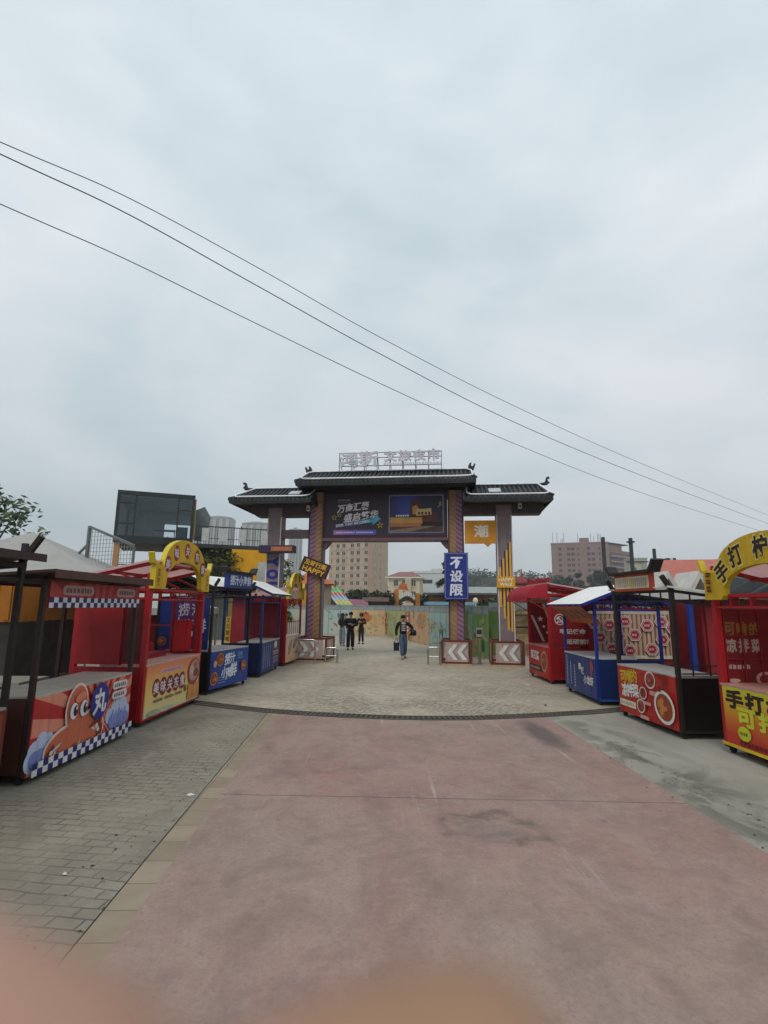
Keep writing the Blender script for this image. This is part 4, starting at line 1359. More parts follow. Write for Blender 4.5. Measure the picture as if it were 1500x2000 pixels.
# ---- black framed stall with the blue seafood print
def seafood_stall():
    t, W = stall_root((-3.66, 12.95), (-3.17, 14.86), 'black framed seafood stall with royal blue counter print and blue roof sign', GROUP_L)
    D = 1.5
    posts(t, W, D, 2.50, BLACK, .06, tip=.2, hb=2.42); casters(t, W, D); counter(t, W, D, c('17110f', .5), 'b5b3ae', 1.0)
    mb, a, w, h = front_art(t, W, BLUEP, .11, .985)
    for ch, u, v, s in (('捞', .80, .64, .27), ('汁', 1.06, .66, .25), ('小', .66, .34, .26), ('海', .88, .30, .28), ('鲜', 1.12, .36, .34)):
        a.text(ch, u, v, s, c('dfe3ee', .5), s, .045, rot=.08, shear=.1)
    a.text('招牌', 1.42, .72, .12, c('6fa0c8', .5), .26, .02); a.dashes(1.3, .6, 1.56, .65, c('6fa0c8', .5))
    for k in range(3): a.dashes(.36, .10 + k * .06, .72, .13 + k * .06, c('8fa2cc', .5))
    for u, v, r in ((.42, .66, .17), (.16, .24, .17), (1.60, .42, .14)):
        dish(a, u, v, r, ['c06a2e', 'd08a4a', 'a84a22'], 'b97a3c')
    a.ell(.14, .58, .07, .08, c('cfa0a8', .5))
    mb.build('front_panel', t)
    mb, a, w, h = side_art(t, W, D, 'lo', .06, D - .06, .12, .97, c('140f0e', .5)); mb.build('end_panel', t)
    top_rails(t, W, D, 2.47, BLACK, .045, 2.42)
    mb = MB(); mb.bar((.0, .02, 2.5), (.0, D * .5, 2.75), .045, .045, BLACK); mb.bar((0, D * .5, 2.75), (0, D + .1, 2.5), .045, .045, BLACK); mb.bar((W, .02, 2.5), (W, D * .5, 2.75), .045, .045, BLACK); mb.bar((W, D * .5, 2.75), (W, D + .1, 2.5), .045, .045, BLACK); mb.bar((0, D * .5, 2.75), (W, D * .5, 2.75), .045, .045, BLACK); mb.build('gable_frame', t)
    gable_roof(t, W, D, 2.50, 2.80, SHEET, BLACK, .02, .06, D * .5)
    mb = MB(); mb.box(.42, -.14, 2.50, 1.72, -.02, 2.88, c('1e3474', .45))
    a = Art(mb, (.42, -.14, 2.50), (1, 0, 0), (0, 0, 1))
    a.text('捞汁小海鲜', .65, .20, .25, c('d5daea', .5), 1.12, .035)
    s = mb.build('sign_board', t)
    mb = MB(); mb.box(.36, -.2, 2.883, 1.80, .04, 2.93, BLACK); mb.bar((1.78, -.08, 2.91), (1.92, -.08, 3.06), .2, .05, BLACK); mb.bar((.38, -.08, 2.91), (.26, -.08, 3.02), .2, .05, BLACK); mb.build('sign_cap', s)
    # blue menu wall at the end facing the arch stall
    mb, a, w, h = side_art(t, W, D, 'lo', .10, D - .06, 1.02, 2.25, c('1e2f74', .5), inset=.03)
    for ch, u, v, s_ in (('捞', .66, .94, .30), ('汁', 1.0, .95, .28), ('小', .54, .62, .28), ('海', .82, .58, .28), ('鲜', 1.12, .56, .32)):
        a.text(ch, u, v, s_, c('c2c9dc', .5), s_, .03, rot=.1)
    for u, v, r in ((.12, .18, .12), (.62, .12, .12)): dish(a, u, v, r, ['c06a2e', 'd08a4a'], 'a8622c')
    mb.build('menu_wall', t)
seafood_stall()

# ---- blue stall with the white sheet roof
def blue_stall_left():
    t, W = stall_root((-3.05, 16.05), (-2.90, 18.36), 'navy stall with white sheet roof and thin white vertical lines of print', GROUP_L)
    D = 1.2
    posts(t, W, D, 2.38, NAVY, .06); casters(t, W, D); counter(t, W, D, c('16244e', .5), 'b8b6b2', 1.0)
    mb, a, w, h = front_art(t, W, c('22366f', .45), .11, .985)
    for k in range(4): a.dashes(.22 + k * .24, .10, .27 + k * .24, .74, c('c2c8d8', .5), True)
    a.ell(1.68, .72, .20, .11, c('d6cf86', .5)); a.rrect(1.34, .42, 2.06, .54, .02, c('b98a92', .5)); a.dashes(1.4, .45, 2.0, .51, c('5a3a48')); a.rrect(1.38, .18, 1.98, .36, .02, c('8f8a9c', .5)); a.dashes(1.42, .21, 1.94, .33, c('3a3a5a'))
    mb.build('front_panel', t)
    mb, a, w, h = side_art(t, W, D, 'lo', .06, D - .06, .12, .97, c('14214a', .5)); mb.build('end_panel', t)
    mb, a, w, h = side_art(t, W, D, 'hi', .1, D - .1, 1.02, 2.2, c('7c2030', .5))
    mb.build('end_wall', t)
    top_rails(t, W, D, 2.33, NAVY, .045)
    gable_roof(t, W, D, 2.40, 2.84, SHEET, c('2b3470', .5), .32, .25)
blue_stall_left()

# ---- small red stall with a narrow yellow arch
def small_arch_stall():
    t, W = stall_root((-2.79, 18.98), (-2.50, 20.95), 'small red stall beside the gate, its yellow arch lettered in dark strokes', GROUP_L)
    D = 1.2
    posts(t, W, D, 2.5, RED, .07, .08); casters(t, W, D); counter(t, W, D, REDD, 'c5aaa0', 1.0, .07)
    pr = grad('beige_food_print', [(0, 'd9a878'), (.3, 'd6b494'), (1, 'c9b4a2')], 'Z', .1, 1.0)
    mb, a, w, h = front_art(t, W, pr, .11, .985, .07)
    for u, v, p, q, r in ((.5, .58, .28, .10, .6), (1.1, .62, .34, .12, .5), (1.4, .36, .25, .10, .7), (.4, .36, .18, .06, .5)):
        a.ell(u, v, p, q, c('7d6452', .5), r, 16); a.ell(u + .03, v + .03, p * .7, q * .6, c('b99c88', .5), r, 14)
    mb.build('front_panel', t)
    mb, a, w, h = side_art(t, W, D, 'lo', .07, D - .07, .12, 2.3, c('8c161d', .45))
    for k in range(4): a.dashes(.2 + k * .18, 1.1, .26 + k * .18, 1.9, c('c58f8f', .5), True)
    mb.build('end_wall', t)
    mb = MB()
    for y in (.04, D - .04):
        for k in range(7):
            mb.bar((.12 + k * (W - .24) / 6, y, 2.28), (.12 + k * (W - .24) / 6 + (.15 if k % 2 else -.15), y, 2.05), .03, .03, RED)
    for k in range(8): mb.bar((W * k / 7, .05, 1.05), (W * k / 7, .05, 1.5), .02, .02, RED)
    mb.bar((0, .05, 1.5), (W, .05, 1.5), .03, .03, RED)
    mb.build('lattice', t)
    mb, a, ctr = arch_header(t, W, c('c0961e', .45), c('d0bd3a', .45), 2.30, 2.72, 3.28, 2.94, .36)
    for k in range(4):
        u, v = ctr(k, 4)
        for j in range(3): a.rect(u - .08 + j * .06, v - .16 + .04 * (j % 2), u - .05 + j * .06, v + .14, c('59431c'))
    mb.build('arch_sign', t)
    top_rails(t, W, D, 2.30, RED, .045)
    mb = MB()
    mb.add([(-.08, -.02, 2.70), (W + .08, -.02, 2.70), (W + .08, D + .3, 2.42), (-.08, D + .3, 2.42), (-.08, -.02, 2.73), (W + .08, -.02, 2.73), (W + .08, D + .3, 2.45), (-.08, D + .3, 2.45)],
           [(3, 2, 1, 0), (4, 5, 6, 7), (0, 1, 5, 4), (1, 2, 6, 5), (2, 3, 7, 6), (3, 0, 4, 7)], sheet_mat('pink_roof_sheet', 'ead2d0'))
    mb.build('roof', t)
small_arch_stall()

# ================= the other side of the road
# ---- red stall with the barrel awning
def awning_stall():
    t, W = stall_root((5.16, 17.02), (5.16, 15.07), 'red stall with a barrel awning and a round white emblem on its end wall', GROUP_R)
    D = 1.45
    posts(t, W, D, 2.5, RED, .08, .08); casters(t, W, D); counter(t, W, D, RED, 'c07a72', 1.0, .08)
    mb, a, w, h = front_art(t, W, c('a81e22', .45), .11, .985, .08)
    a.text('臭豆腐', .58, .58, .27, WHITE, .78, .04, rot=-.03)
    a.rect(.04, .14, 1.35, .30, c('2f1a18', .5)); a.dashes(.1, .18, 1.0, .26, c('a88f88', .5))
    dish(a, 1.42, .46, .30, ['a8703a', '7c4a2a', 'b98a5a'], 'b58a5c', .9)
    mb.build('front_panel', t)
    mb, a, w, h = side_art(t, W, D, 'hi', .08, D, .12, .98, c('991a1f', .45)); mb.build('end_panel', t)
    mb, a, w, h = side_art(t, W, D, 'hi', .08, D, 1.01, 2.30, c('8a1b22', .45))
    # round emblem: ring with hammer and sickle
    ou, ov, r = .25, .76, .155
    a.ell(ou, ov, r, r, WHITE, n=30); a.ell(ou, ov, r * .86, r * .86, c('8a1b22', .45), n=30)
    cres = [(ou + .086 * math.cos(x), ov + .086 * math.sin(x)) for x in [math.radians(100 - k * 19) for k in range(14)]]
    cres += [(ou + .02 + .064 * math.cos(x) - .012, ov + .064 * math.sin(x) + .004) for x in [math.radians(-147 + k * 19) for k in range(14)]]
    a.poly(cres[::-1], WHITE)
    a.poly([(ou - .11, ov - .10), (ou - .09, ov - .12), (ou - .03, ov - .06), (ou - .05, ov - .04)], WHITE)
    a.poly([(ou + .09, ov - .12), (ou + .115, ov - .095), (ou - .04, ov + .055), (ou - .065, ov + .03)], WHITE)
    a.poly([(ou - .11, ov + .02), (ou - .075, ov - .015), (ou + .0, ov + .06), (ou - .035, ov + .095)], WHITE)
    a.text('牢记使命', .60, .43, .14, c('d9cdca', .5), .74, .04); a.text('砥砺前行', .78, .15, .14, c('d9cdca', .5), .74, .04)
    mb.build('end_wall', t)
    # white diagonal bars with stars across the front opening's far side
    mb, a, w, h = side_art(t, W, D, 'lo', .2, D - .08, 1.01, 2.25, c('7d1a20', .5), inset=.02)
    mb.build('end_wall', t)
    mb = MB()
    a = Art(mb, (.045, .06, 1.0), (0, 1, 0), (0, 0, 1), 0)
    a.rect(.0, .0, 1.1, 1.24, c('7a1a22', .5))
    a.poly([(.02, .86), (.10, .86), (.46, .04), (.38, .04)], PALE); a.poly([(.40, 1.22), (.50, 1.22), (.92, .05), (.82, .05)], PALE)
    for u, v, r in ((.34, .74, .10), (.44, .50, .065), (.54, .32, .055), (.64, .16, .045)): a.star(u, v, r, WHITE)
    mb.build('star_banner', t)
    top_rails(t, W, D, 2.46, RED, .05)
    # barrel awning towards the road
    mb = MB()
    n = 10
    ar = c('a0162a', .6)
    pts = [(-.62 * math.sin(PI / 2 * k / n) ** .9, 2.36 + .40 * math.cos(PI / 2 * k / n)) for k in range(n + 1)]
    for k in range(n):
        (ya, za), (yb, zb) = pts[k], pts[k + 1]
        mb.add([(-.06, ya, za), (W + .06, ya, za), (W + .06, yb, zb), (-.06, yb, zb)], [(3, 2, 1, 0)], ar, True)
        mb.add([(-.05, ya, za - .015), (W + .05, ya, za - .015), (W + .05, yb, zb - .015), (-.05, yb, zb - .015)], [(0, 1, 2, 3)], c('8a6a60', .6), True)
    for x, s in ((-.06, 1), (W + .06, -1)):
        mb.face([(x, 0, 2.36)] + [(x, y, z) for y, z in pts], ar)
    m = 22
    for k in range(m):                                                # scalloped edge
        xa = -.06 + (W + .12) * k / m; xb = -.06 + (W + .12) * (k + 1) / m
        mb.face([(xa, -.62, 2.36), (xb, -.62, 2.36), (xb, -.625, 2.28), ((xa + xb) / 2, -.625, 2.25), (xa, -.625, 2.28)], ar)
    mb.build('awning', t)
    for x in (.0, W):
        mb = MB(); mb.bar((x, -.58, 2.33), (x, .02, 1.98), .025, .025, RED); mb.build('awning_stay', t)
    mb = MB()
    for x in (.04, W * .33, W * .66, W - .04): mb.bar((x, .02, 2.74), (x, D + .1, 2.50), .05, .05, RED)
    for y, z in ((.04, 2.74), (.5, 2.66), (1.0, 2.58), (D + .1, 2.5)): mb.bar((0, y, z), (W, y, z), .05, .05, RED)
    mb.build('truss', t)
    mb = MB()
    mb.add([(-.05, 0, 2.78), (W + .05, 0, 2.78), (W + .05, D + .15, 2.54), (-.05, D + .15, 2.54), (-.05, 0, 2.80), (W + .05, 0, 2.80), (W + .05, D + .15, 2.56), (-.05, D + .15, 2.56)],
           [(3, 2, 1, 0), (4, 5, 6, 7), (0, 1, 5, 4), (1, 2, 6, 5), (2, 3, 7, 6), (3, 0, 4, 7)], sheet_mat('pink_roof_sheet', 'ead2d0'))
    mb.build('roof', t)
    mb = MB()                                                         # red ridge crest
    mb.prism([(0, 2.81), (W, 2.81), (W, 2.95), (W * .86, 2.90), (W * .6, 2.98), (W * .4, 2.92), (W * .1, 3.0), (0, 2.94)], (0, .02, 0), (1, 0, 0), (0, 0, 1), .06, RED)
    mb.build('crest', t)
awning_stall()

# ---- blue stall with white roof
def blue_stall_right():
    t, W = stall_root((5.18, 13.98), (5.11, 11.9), 'royal blue stall with white pitched roof and an orange flap under its eave', GROUP_R)
    D = 1.5
    posts(t, W, D, 2.30, c('1f2f84', .45), .06); casters(t, W, D); counter(t, W, D, c('172f66', .45), 'b8b8b4', 1.0)
    mb, a, w, h = front_art(t, W, c('18326e', .4), .11, .985)
    for k, (l0, l1) in enumerate(((.10, .80), (.10, .66), (.06, .62))):
        a.dashes(.15 + k * .26, l0, .21 + k * .26, l1, c('b4c0d8', .5), True)
    a.text('麻', 1.06, .62, .17, WHITE, .17, .04); a.text('辣', 1.24, .54, .17, WHITE, .17, .04); a.text('小龙虾', 1.58, .36, .19, WHITE, .58, .04)
    a.poly([(1.72, .74), (1.80, .84), (1.92, .70), (1.88, .58), (1.80, .62)], c('a8404a')); a.ell(1.78, .56, .04, .10, c('a8404a'), .4)
    mb.build('front_panel', t)
    mb, a, w, h = side_art(t, W, D, 'hi', .06, D - .06, .12, .97, c('142a5c', .45)); mb.build('end_panel', t)
    mb = MB(); mb.box(W - .01, .04, .09, W + .02, D - .04, .13, c('2c4f9c', .45)); mb.build('bottom_rail', t)
    top_rails(t, W, D, 2.22, c('23308c', .45), .05)
    gable_roof(t, W, D, 2.16, 2.62, SHEET, c('25349a', .45), .36, .22)
    mb = MB()                                                          # orange printed flap under the eave
    mb.add([(.0, -.30, 2.14), (W, -.30, 2.14), (W, .20, 1.74), (0, .20, 1.74), (0, -.285, 2.125), (W, -.285, 2.125), (W, .212, 1.73), (0, .212, 1.73)], [(3, 2, 1, 0), (4, 5, 6, 7), (0, 1, 5, 4), (2, 3, 7, 6)], c('b0622c', .5))
    n_ = V((0, -.40, -.50)).normalized()
    for k in range(5):
        x = .25 + k * .42
        p = [V((x - .14, -.20, 2.06)), V((x + .14, -.20, 2.06)), V((x + .14, .05, 1.86)), V((x - .14, .05, 1.86))]
        mb.add([q + n_ * .004 for q in p], [(3, 2, 1, 0)], c('7a4a3a', .5))
    mb.build('eave_flap', t)
blue_stall_right()

# ---- black framed stall with the red food print
def plates_stall():
    t, W = stall_root((5.11, 10.93), (5.18, 8.92), 'black framed stall with red counter print of white plates and a lit-style roof sign', GROUP_R)
    D = 1.3
    posts(t, W, D, 2.44, BLACK, .07, tip=.22, hb=2.28); casters(t, W, D); counter(t, W, D, c('130f0e', .45), 'a9a5a0', 1.0)
    mb, a, w, h = front_art(t, W, c('a8261f', .45), .11, .985, .06)
    a.rays(0, 0, w, h, .4, .6, 16, c('ad2c22', .45))
    for k, ch in enumerate('可啃的'):
        a.text(ch, .20 + k * .20, .66 + .03 * k, .24, c('c9a423', .5), .22, .05, rot=.1)
    for k, ch in enumerate('凉拌菜'):
        a.text(ch, .24 + k * .20, .42 + .02 * k, .24, WHITE, .22, .05, rot=.06)
    a.rect(.05, .12, .62, .24, c('d8cdb8', .5)); a.dashes(.09, .15, .58, .21, c('a89a84', .5))
    for u, v, r in ((1.16, .72, .17), (.92, .46, .125), (.84, .22, .14)):
        dish(a, u, v, r, ['8c3a34', '6a2a2a', 'a85a44'], 'd3c2bc')
        a.rrect(u - .02, v - r * 1.5, u + .26, v - r * 1.05, .02, c('c9948c', .5))
    dish(a, 1.60, .33, .30, ['b0622e', '9c4a22', 'c07a3c'], 'd8d2cc', -.4)
    a.poly([(1.40, .84), (1.55, .78), (1.62, .66), (1.70, .72), (1.66, .86), (1.52, .88)], c('7d1a18', .5)); a.ell(1.5, .62, .06, .05, c('7d1a18', .5))
    mb.build('front_panel', t)
    mb, a, w, h = side_art(t, W, D, 'hi', .07, D - .07, .14, .96, c('0f0c0b', .4)); mb.build('end_panel', t)
    mb = MB(); mb.box(W - .015, .07, .965, W + .012, D - .05, .985, c('a9a5a0', .3, .6)); mb.box(W - .02, .05, .10, W + .01, D - .05, .135, c('2a2422', .4)); mb.build('end_trim', t)
    top_rails(t, W, D, 2.40, BLACK, .05, 2.26)
    shed_roof(t, W, D, 2.45, 2.30, CLEAR, .06, .05, .018)
    mb = MB(); mb.box(.30, -.10, 2.42, 1.60, -.02, 2.74, c('a23a22', .45))
    a = Art(mb, (.30, -.10, 2.42), (1, 0, 0), (0, 0, 1))
    a.rect(.05, .05, 1.25, .27, c('d2c6a4', .5))
    for k in range(16):
        a.rect(.10 + k * .07, .08, .14 + k * .07, .24, c('c9a53c' if 6 < k < 9 else 'a39c90', .5))
    s = mb.build('sign_board', t)
    mb = MB(); mb.box(.22, -.18, 2.743, 1.68, .06, 2.79, BLACK); mb.bar((.24, -.06, 2.77), (.10, -.06, 2.92), .22, .05, BLACK); mb.bar((1.66, -.06, 2.77), (1.80, -.06, 2.96), .22, .05, BLACK); mb.build('sign_cap', s)
    mb = MB()
    for z in (1.03, 1.16): mb.bar((W - .03, .1, z), (W - .03, D - .1, z), .02, .02, BLACK)
    for y in (.3, .6, .9): mb.bar((W - .03, y, 1.0), (W - .03, y, 1.16), .02, .02, BLACK)
    mb.build('end_rail', t)
plates_stall()

# ---- nearest stall of that row: red with the yellow lemon-tea arch
def lemon_tea_stall():
    t, W = stall_root((5.42, 8.24), (5.47, 5.78), 'red lemon tea stall with bold black characters on its yellow arch', GROUP_R)
    D = 1.35
    posts(t, W, D, 2.62, RED, .09, .08); casters(t, W, D); counter(t, W, D, c('98191c', .45), 'b98a80', 1.0, .09)
    pr = grad('lemon_tea_print', [(0, 'b0241c'), (.22, 'b3341c'), (.45, 'c06a1e'), (.75, 'c4a526'), (1, 'b8b832')], 'Z', .12, 1.0, warp=.03)
    mb, a, w, h = front_art(t, W, pr, .12, .985, .09)
    for k, ch in enumerate('手打柠檬茶'): a.text(ch, .24 + k * .40, .68, .25, c('2c1f12', .5), .34, .08)
    for k, ch in enumerate('可打万物'): a.text(ch, .46 + k * .42, .46, .24, c('c9c934', .5), .35, .08)
    a.ell(.40, .235, .13, .10, c('c2c433', .5)); a.dashes(.32, .21, .48, .26, c('5a5a1c', .5))
    a.dashes(.30, .07, .85, .14, c('5c1a14', .5)); a.dashes(1.0, .12, 1.5, .18, c('5c1a14', .5)); a.rrect(1.1, .02, 1.26, .10, .02, c('c9706c', .5)); a.rrect(1.34, .02, 1.5, .10, .02, c('c9706c', .5))
    mb.build('front_panel', t)
    mb = MB(); mb.box(.0, -.03, .12, W, -.017, .16, c('cdb52c', .45)); mb.build('bottom_rail', t)
    # red back wall with the yellow and white print
    mb, a, w, h = back_art(t, W, D, .09, W - .09, 1.0, 2.2, c('901b20', .5))
    for k, ch in enumerate('可啃的'): a.text(ch, .38 + k * .36, .84, .26, c('b5832c', .5), .30, .04)
    for k, ch in enumerate('凉拌菜'): a.text(ch, .38 + k * .36, .56, .26, c('d0bfb8', .5), .30, .04)
    a.dashes(.36, .27, .9, .34, c('d0a8a4', .5)); a.ell(.45, .05, .18, .06, c('c9a8a0', .5)); a.ell(1.2, .08, .22, .12, c('c9a09a', .5)); a.ell(1.2, .08, .15, .09, c('8c2a28', .5))
    mb.build('back_wall', t)
    mb = MB(); mb.box(.025, .09, 1.0, .05, D - .09, 2.1, c('7d1a1e', .5))
    a = Art(mb, (.05, .09, 1.0), (0, 1, 0), (0, 0, 1))
    for k, ch in enumerate('可啃的'): a.text(ch, .13 + k * .20, .80, .20, c('96702c', .5), .165, .05)
    for k, ch in enumerate('凉拌菜'): a.text(ch, .13 + k * .20, .55, .20, c('b09c94', .5), .165, .05)
    a.dashes(.06, .20, .42, .27, c('d0a8a4', .5)); a.ell(.12, .03, .10, .03, c('c9a8a0', .5)); a.ell(.62, .06, .15, .10, c('c9a09a', .5)); a.ell(.62, .05, .10, .07, c('8c2a28', .5))
    mb.build('end_wall', t)
    mb = MB()                                       # open bars across the far end
    for k in range(5): mb.bar((.07, .12 + k * (D - .24) / 4, 1.0), (.07, .12 + k * (D - .24) / 4, 2.3), .02, .02, REDD)
    for z in (1.35, 1.7, 2.05): mb.bar((.07, .1, z), (.07, D - .1, z), .02, .02, REDD)
    mb.build('lattice', t)
    mb, a, ctr = arch_header(t, W, c('c4a01c', .45), c('cdb52a', .45), 2.24, 2.66, 3.16, 2.72, .40)
    for k, ch in enumerate('手打柠檬茶'):
        u, v = ctr(k, 5, .5, .12)
        a.text(ch, u, v, .33, c('d8c46a', .5), .29, .11, rot=.55 - k * .275); a.text(ch, u, v, .30, c('2b1c12', .5), .27, .055, rot=.55 - k * .275)
    a.dashes(.05, 2.32, .17, 2.66, c('6b2a1c'), True); a.dashes(W - .17, 2.32, W - .05, 2.66, c('6b2a1c'), True)
    mb.build('arch_sign', t)
    top_rails(t, W, D, 2.30, RED, .05)
    mb = MB()
    for x in (.05, W / 2, W - .05): mb.bar((x, .02, 2.74), (x, D + .2, 2.40), .05, .06, RED); mb.bar((x, D - .05, 2.3), (x, D - .05, 2.55), .05, .05, RED)
    for y, z in ((.7, 2.56), (D + .15, 2.42)): mb.bar((0, y, z), (W, y, z), .05, .05, RED)
    mb.build('truss', t)
    mb = MB()
    mb.add([(-.05, .05, 2.78), (W + .05, .05, 2.78), (W + .05, D + .25, 2.44), (-.05, D + .25, 2.44), (-.05, .05, 2.80), (W + .05, .05, 2.80), (W + .05, D + .25, 2.46), (-.05, D + .25, 2.46)],
           [(3, 2, 1, 0), (4, 5, 6, 7), (0, 1, 5, 4), (1, 2, 6, 5), (2, 3, 7, 6), (3, 0, 4, 7)], sheet_mat('pink_roof_sheet', 'ead2d0'))
    mb.build('roof', t)
lemon_tea_stall()

# ---- wide red kiosk behind the blue and black stalls with hexagon price boards
def hexagon_kiosk():
    t = thing('food_kiosk', (6.15, 14.7, .004), 'wide dark red kiosk with red hexagon price signs on wooden slats', 'kiosk', 0)
    W, D = 2.8, 1.4
    mb = MB()
    mb.box(0, .02, 0, W, D, .78, c('7d1a1f', .5)); mb.box(0, D - .05, .78, W, D, 2.35, c('7a1c20', .5)); mb.build('body', t)
    mb = MB(); mb.box(-.1, -.25, 2.35, W + .1, D + .1, 2.43, c('8a2226', .5)); mb.build('roof', t)
    mb = MB()
    mb.box(0, 0, .72, W, .02, 2.34, c('861a22', .5))
    a = Art(mb, (0, 0, .72), (1, 0, 0), (0, 0, 1))
    a.rect(.12, .10, 2.50, 1.22, c('8a6a54', .6))
    for k in range(19): a.rect(.13 + k * .125, .10, .205 + k * .125, 1.22, c('c4a48a', .6))
    a.rect(.0, 1.22, 2.6, 1.32, c('cfc3b0', .5)); a.rect(.9, .02, 2.52, .11, c('cfc6b2', .5))
    a.text('牛肉串 · 羊肉串', 1.1, 1.45, .13, WHITE, 1.9, .03)
    R_ = random.Random(5)
    for u, v in ((.16, .98), (.58, .92), (1.02, 1.02), (.30, .58), (.82, .62), (1.26, .66), (.60, .28), (1.10, .24), (1.62, .92), (2.02, 1.02), (1.70, .28), (2.02, .54), (2.32, .86)):
        h6 = [(u + .20 * math.cos(PI * k / 3), v + .185 * math.sin(PI * k / 3)) for k in range(6)]
        a.poly(h6, c('d6c2be', .5)); a.poly([(u + (x - u) * .84, v + (y - v) * .84) for x, y in h6], c('8c3038', .5)); a.poly([(u + (x - u) * .74, v + (y - v) * .74) for x, y in h6], c('d6c2be', .5)); a.poly([(u + (x - u) * .66, v + (y - v) * .66) for x, y in h6], c('a02a34', .5))
        a.dashes(u - .08, v - .03, u + .08, v + .035, c('d8b4b4', .5), rnd=R_)
    for x in (2.66,): a.poly([(x + .04, .2), (x + .12, .2), (x + .24, 1.36), (x + .12, 1.38)], PALE)
    a.text('试吃 ( 免 )', 1.75, -.06, .10, c('c9a23a', .5), .9, .02) if 0 else None
    mb.build('price_board', t)
hexagon_kiosk()

# ------------------------------------------------------------------ scraps of litter on the cobbles
for k, (px, py, a, lab) in enumerate(((1030, 1338, .10, 'white paper scrap on the cobbles in front of the barrel awning stall'), (1065, 1378, .05, 'small dark scrap on the cobbles before the drain'), (372, 1553, .05, 'pale crumpled scrap against the tan edging stones'), (127, 1709, .025, 'tiny white scrap on the grey pavers'))):
    d = _f + _r * ((px - CX) / F_PX) - _u * ((py - CY) / F_PX)
    q = V((0, 0, CAM_H)) + d * (-(CAM_H - .006) / d.z)
    R_ = random.Random(k)
    mb = MB()
    ring = [(a * R_.uniform(.6, 1) * math.cos(t_), a * .7 * R_.uniform(.6, 1) * math.sin(t_), R_.uniform(.0, .012)) for t_ in [k2 * PI / 4 for k2 in range(8)]]
    m_ = c('cfccc2' if k != 1 else '2c2723', .8)
    for i in range(8): mb.face([(0, 0, .025), ring[i], ring[(i + 1) % 8]], m_)
    tag(mb.build('paper_scrap', None, q), lab, 'litter')

R_ = random.Random(17)
mb = MB()
for k in range(170):
    if k < 80: x, y = -1.86 + R_.gauss(-.12, .16), R_.uniform(3.2, 10.2)
    elif k < 130: x, y = 3.75 + R_.gauss(.2, .3), R_.uniform(5, 10)
    else: x, y = R_.uniform(-3.6, 5), R_.uniform(11.5, 18)
    a = R_.uniform(.006, .022); an = R_.uniform(0, 6.28)
    u_, v_ = V((math.cos(an), math.sin(an), 0)) * a, V((-math.sin(an), math.cos(an), 0)) * a * .5
    o_ = V((x, y, .008))
    mb.add([o_ - u_, o_ - v_ + V((0, 0, .004)), o_ + u_, o_ + v_ + V((0, 0, .006))], [(0, 1, 2, 3)], c(R_.choice(['3a3024', '5a4a34', '2a2620', '8a7f68']), .9))
tag(mb.build('leaf_litter'), 'scattered grit and dry leaf bits along the paving edges', 'litter', kind='stuff')
# ------------------------------------------------------------------ plants
def leaf_cloud(mb, o, r, n, size, m, rnd, flat=0.6):
    o = V(o)
    for _ in range(n):
        while True:
            p = V((rnd.uniform(-1, 1), rnd.uniform(-1, 1), rnd.uniform(-1, 1)))
            if 0.15 < p.length < 1: break
        p = o + V((p.x * r[0], p.y * r[1], p.z * r[2]))
        a = V((rnd.uniform(-1, 1), rnd.uniform(-1, 1), rnd.uniform(-flat, flat))).normalized()
        b = a.cross(V((rnd.uniform(-1, 1), rnd.uniform(-1, 1), rnd.uniform(-1, 1)))).normalized()
        s = size * rnd.uniform(.6, 1.3)
        mb.add([p - a * s, p + b * s * .42, p + a * s, p - b * s * .42], [(0, 1, 2, 3)], m)

def tree(loc, h, cr, label, group=None, leaf=.16, n=2600, seed=1, lm=None, name='tree', trunk_r=.16, crown_from=.4, clumps=16, lean=0.0):
    rnd = random.Random(seed)
    t = thing(name, loc, label, 'tree', 0, group)
    mb = MB()
    bark = c('5c5346', .85, var=.35, scale=6, bump=.4)
    tip = V((lean, 0, h * .8))
    mb.tube([(0, 0, -.1), (lean * .2, .05, h * .3), (lean * .6, -.04, h * .6), tip], [trunk_r, trunk_r * .8, trunk_r * .5, trunk_r * .2], bark, 8)
    cs = []
    for k in range(clumps):
        an = rnd.uniform(0, 2 * PI); q = rnd.random() ** .6
        z = h * (crown_from + (1 - crown_from) * rnd.uniform(.05, .95))
        rr = cr * (0.55 + .45 * math.sin(PI * min(1, max(0, (z / h - crown_from) / (1 - crown_from))))) * q
        p = V((lean * z / h + rr * math.cos(an), rr * math.sin(an), z))
        cs.append(p)
        if k < 9:
            b0 = V((lean * .5, 0, h * rnd.uniform(.3, .6)))
            mb.tube([b0, (b0 + p) / 2 + V((0, 0, .1)), p], [trunk_r * .4, trunk_r * .25, trunk_r * .08], bark, 5)
    mb.build('trunk', t)
    mb = MB()
    for p in cs:
        s = cr * rnd.uniform(.26, .48)
        leaf_cloud(mb, p, (s, s, s * .75), n // clumps, leaf, lm or leaf_mat('leaf_green', '26331c', '55663a'), rnd)
    mb.build('crown', t)
    return t

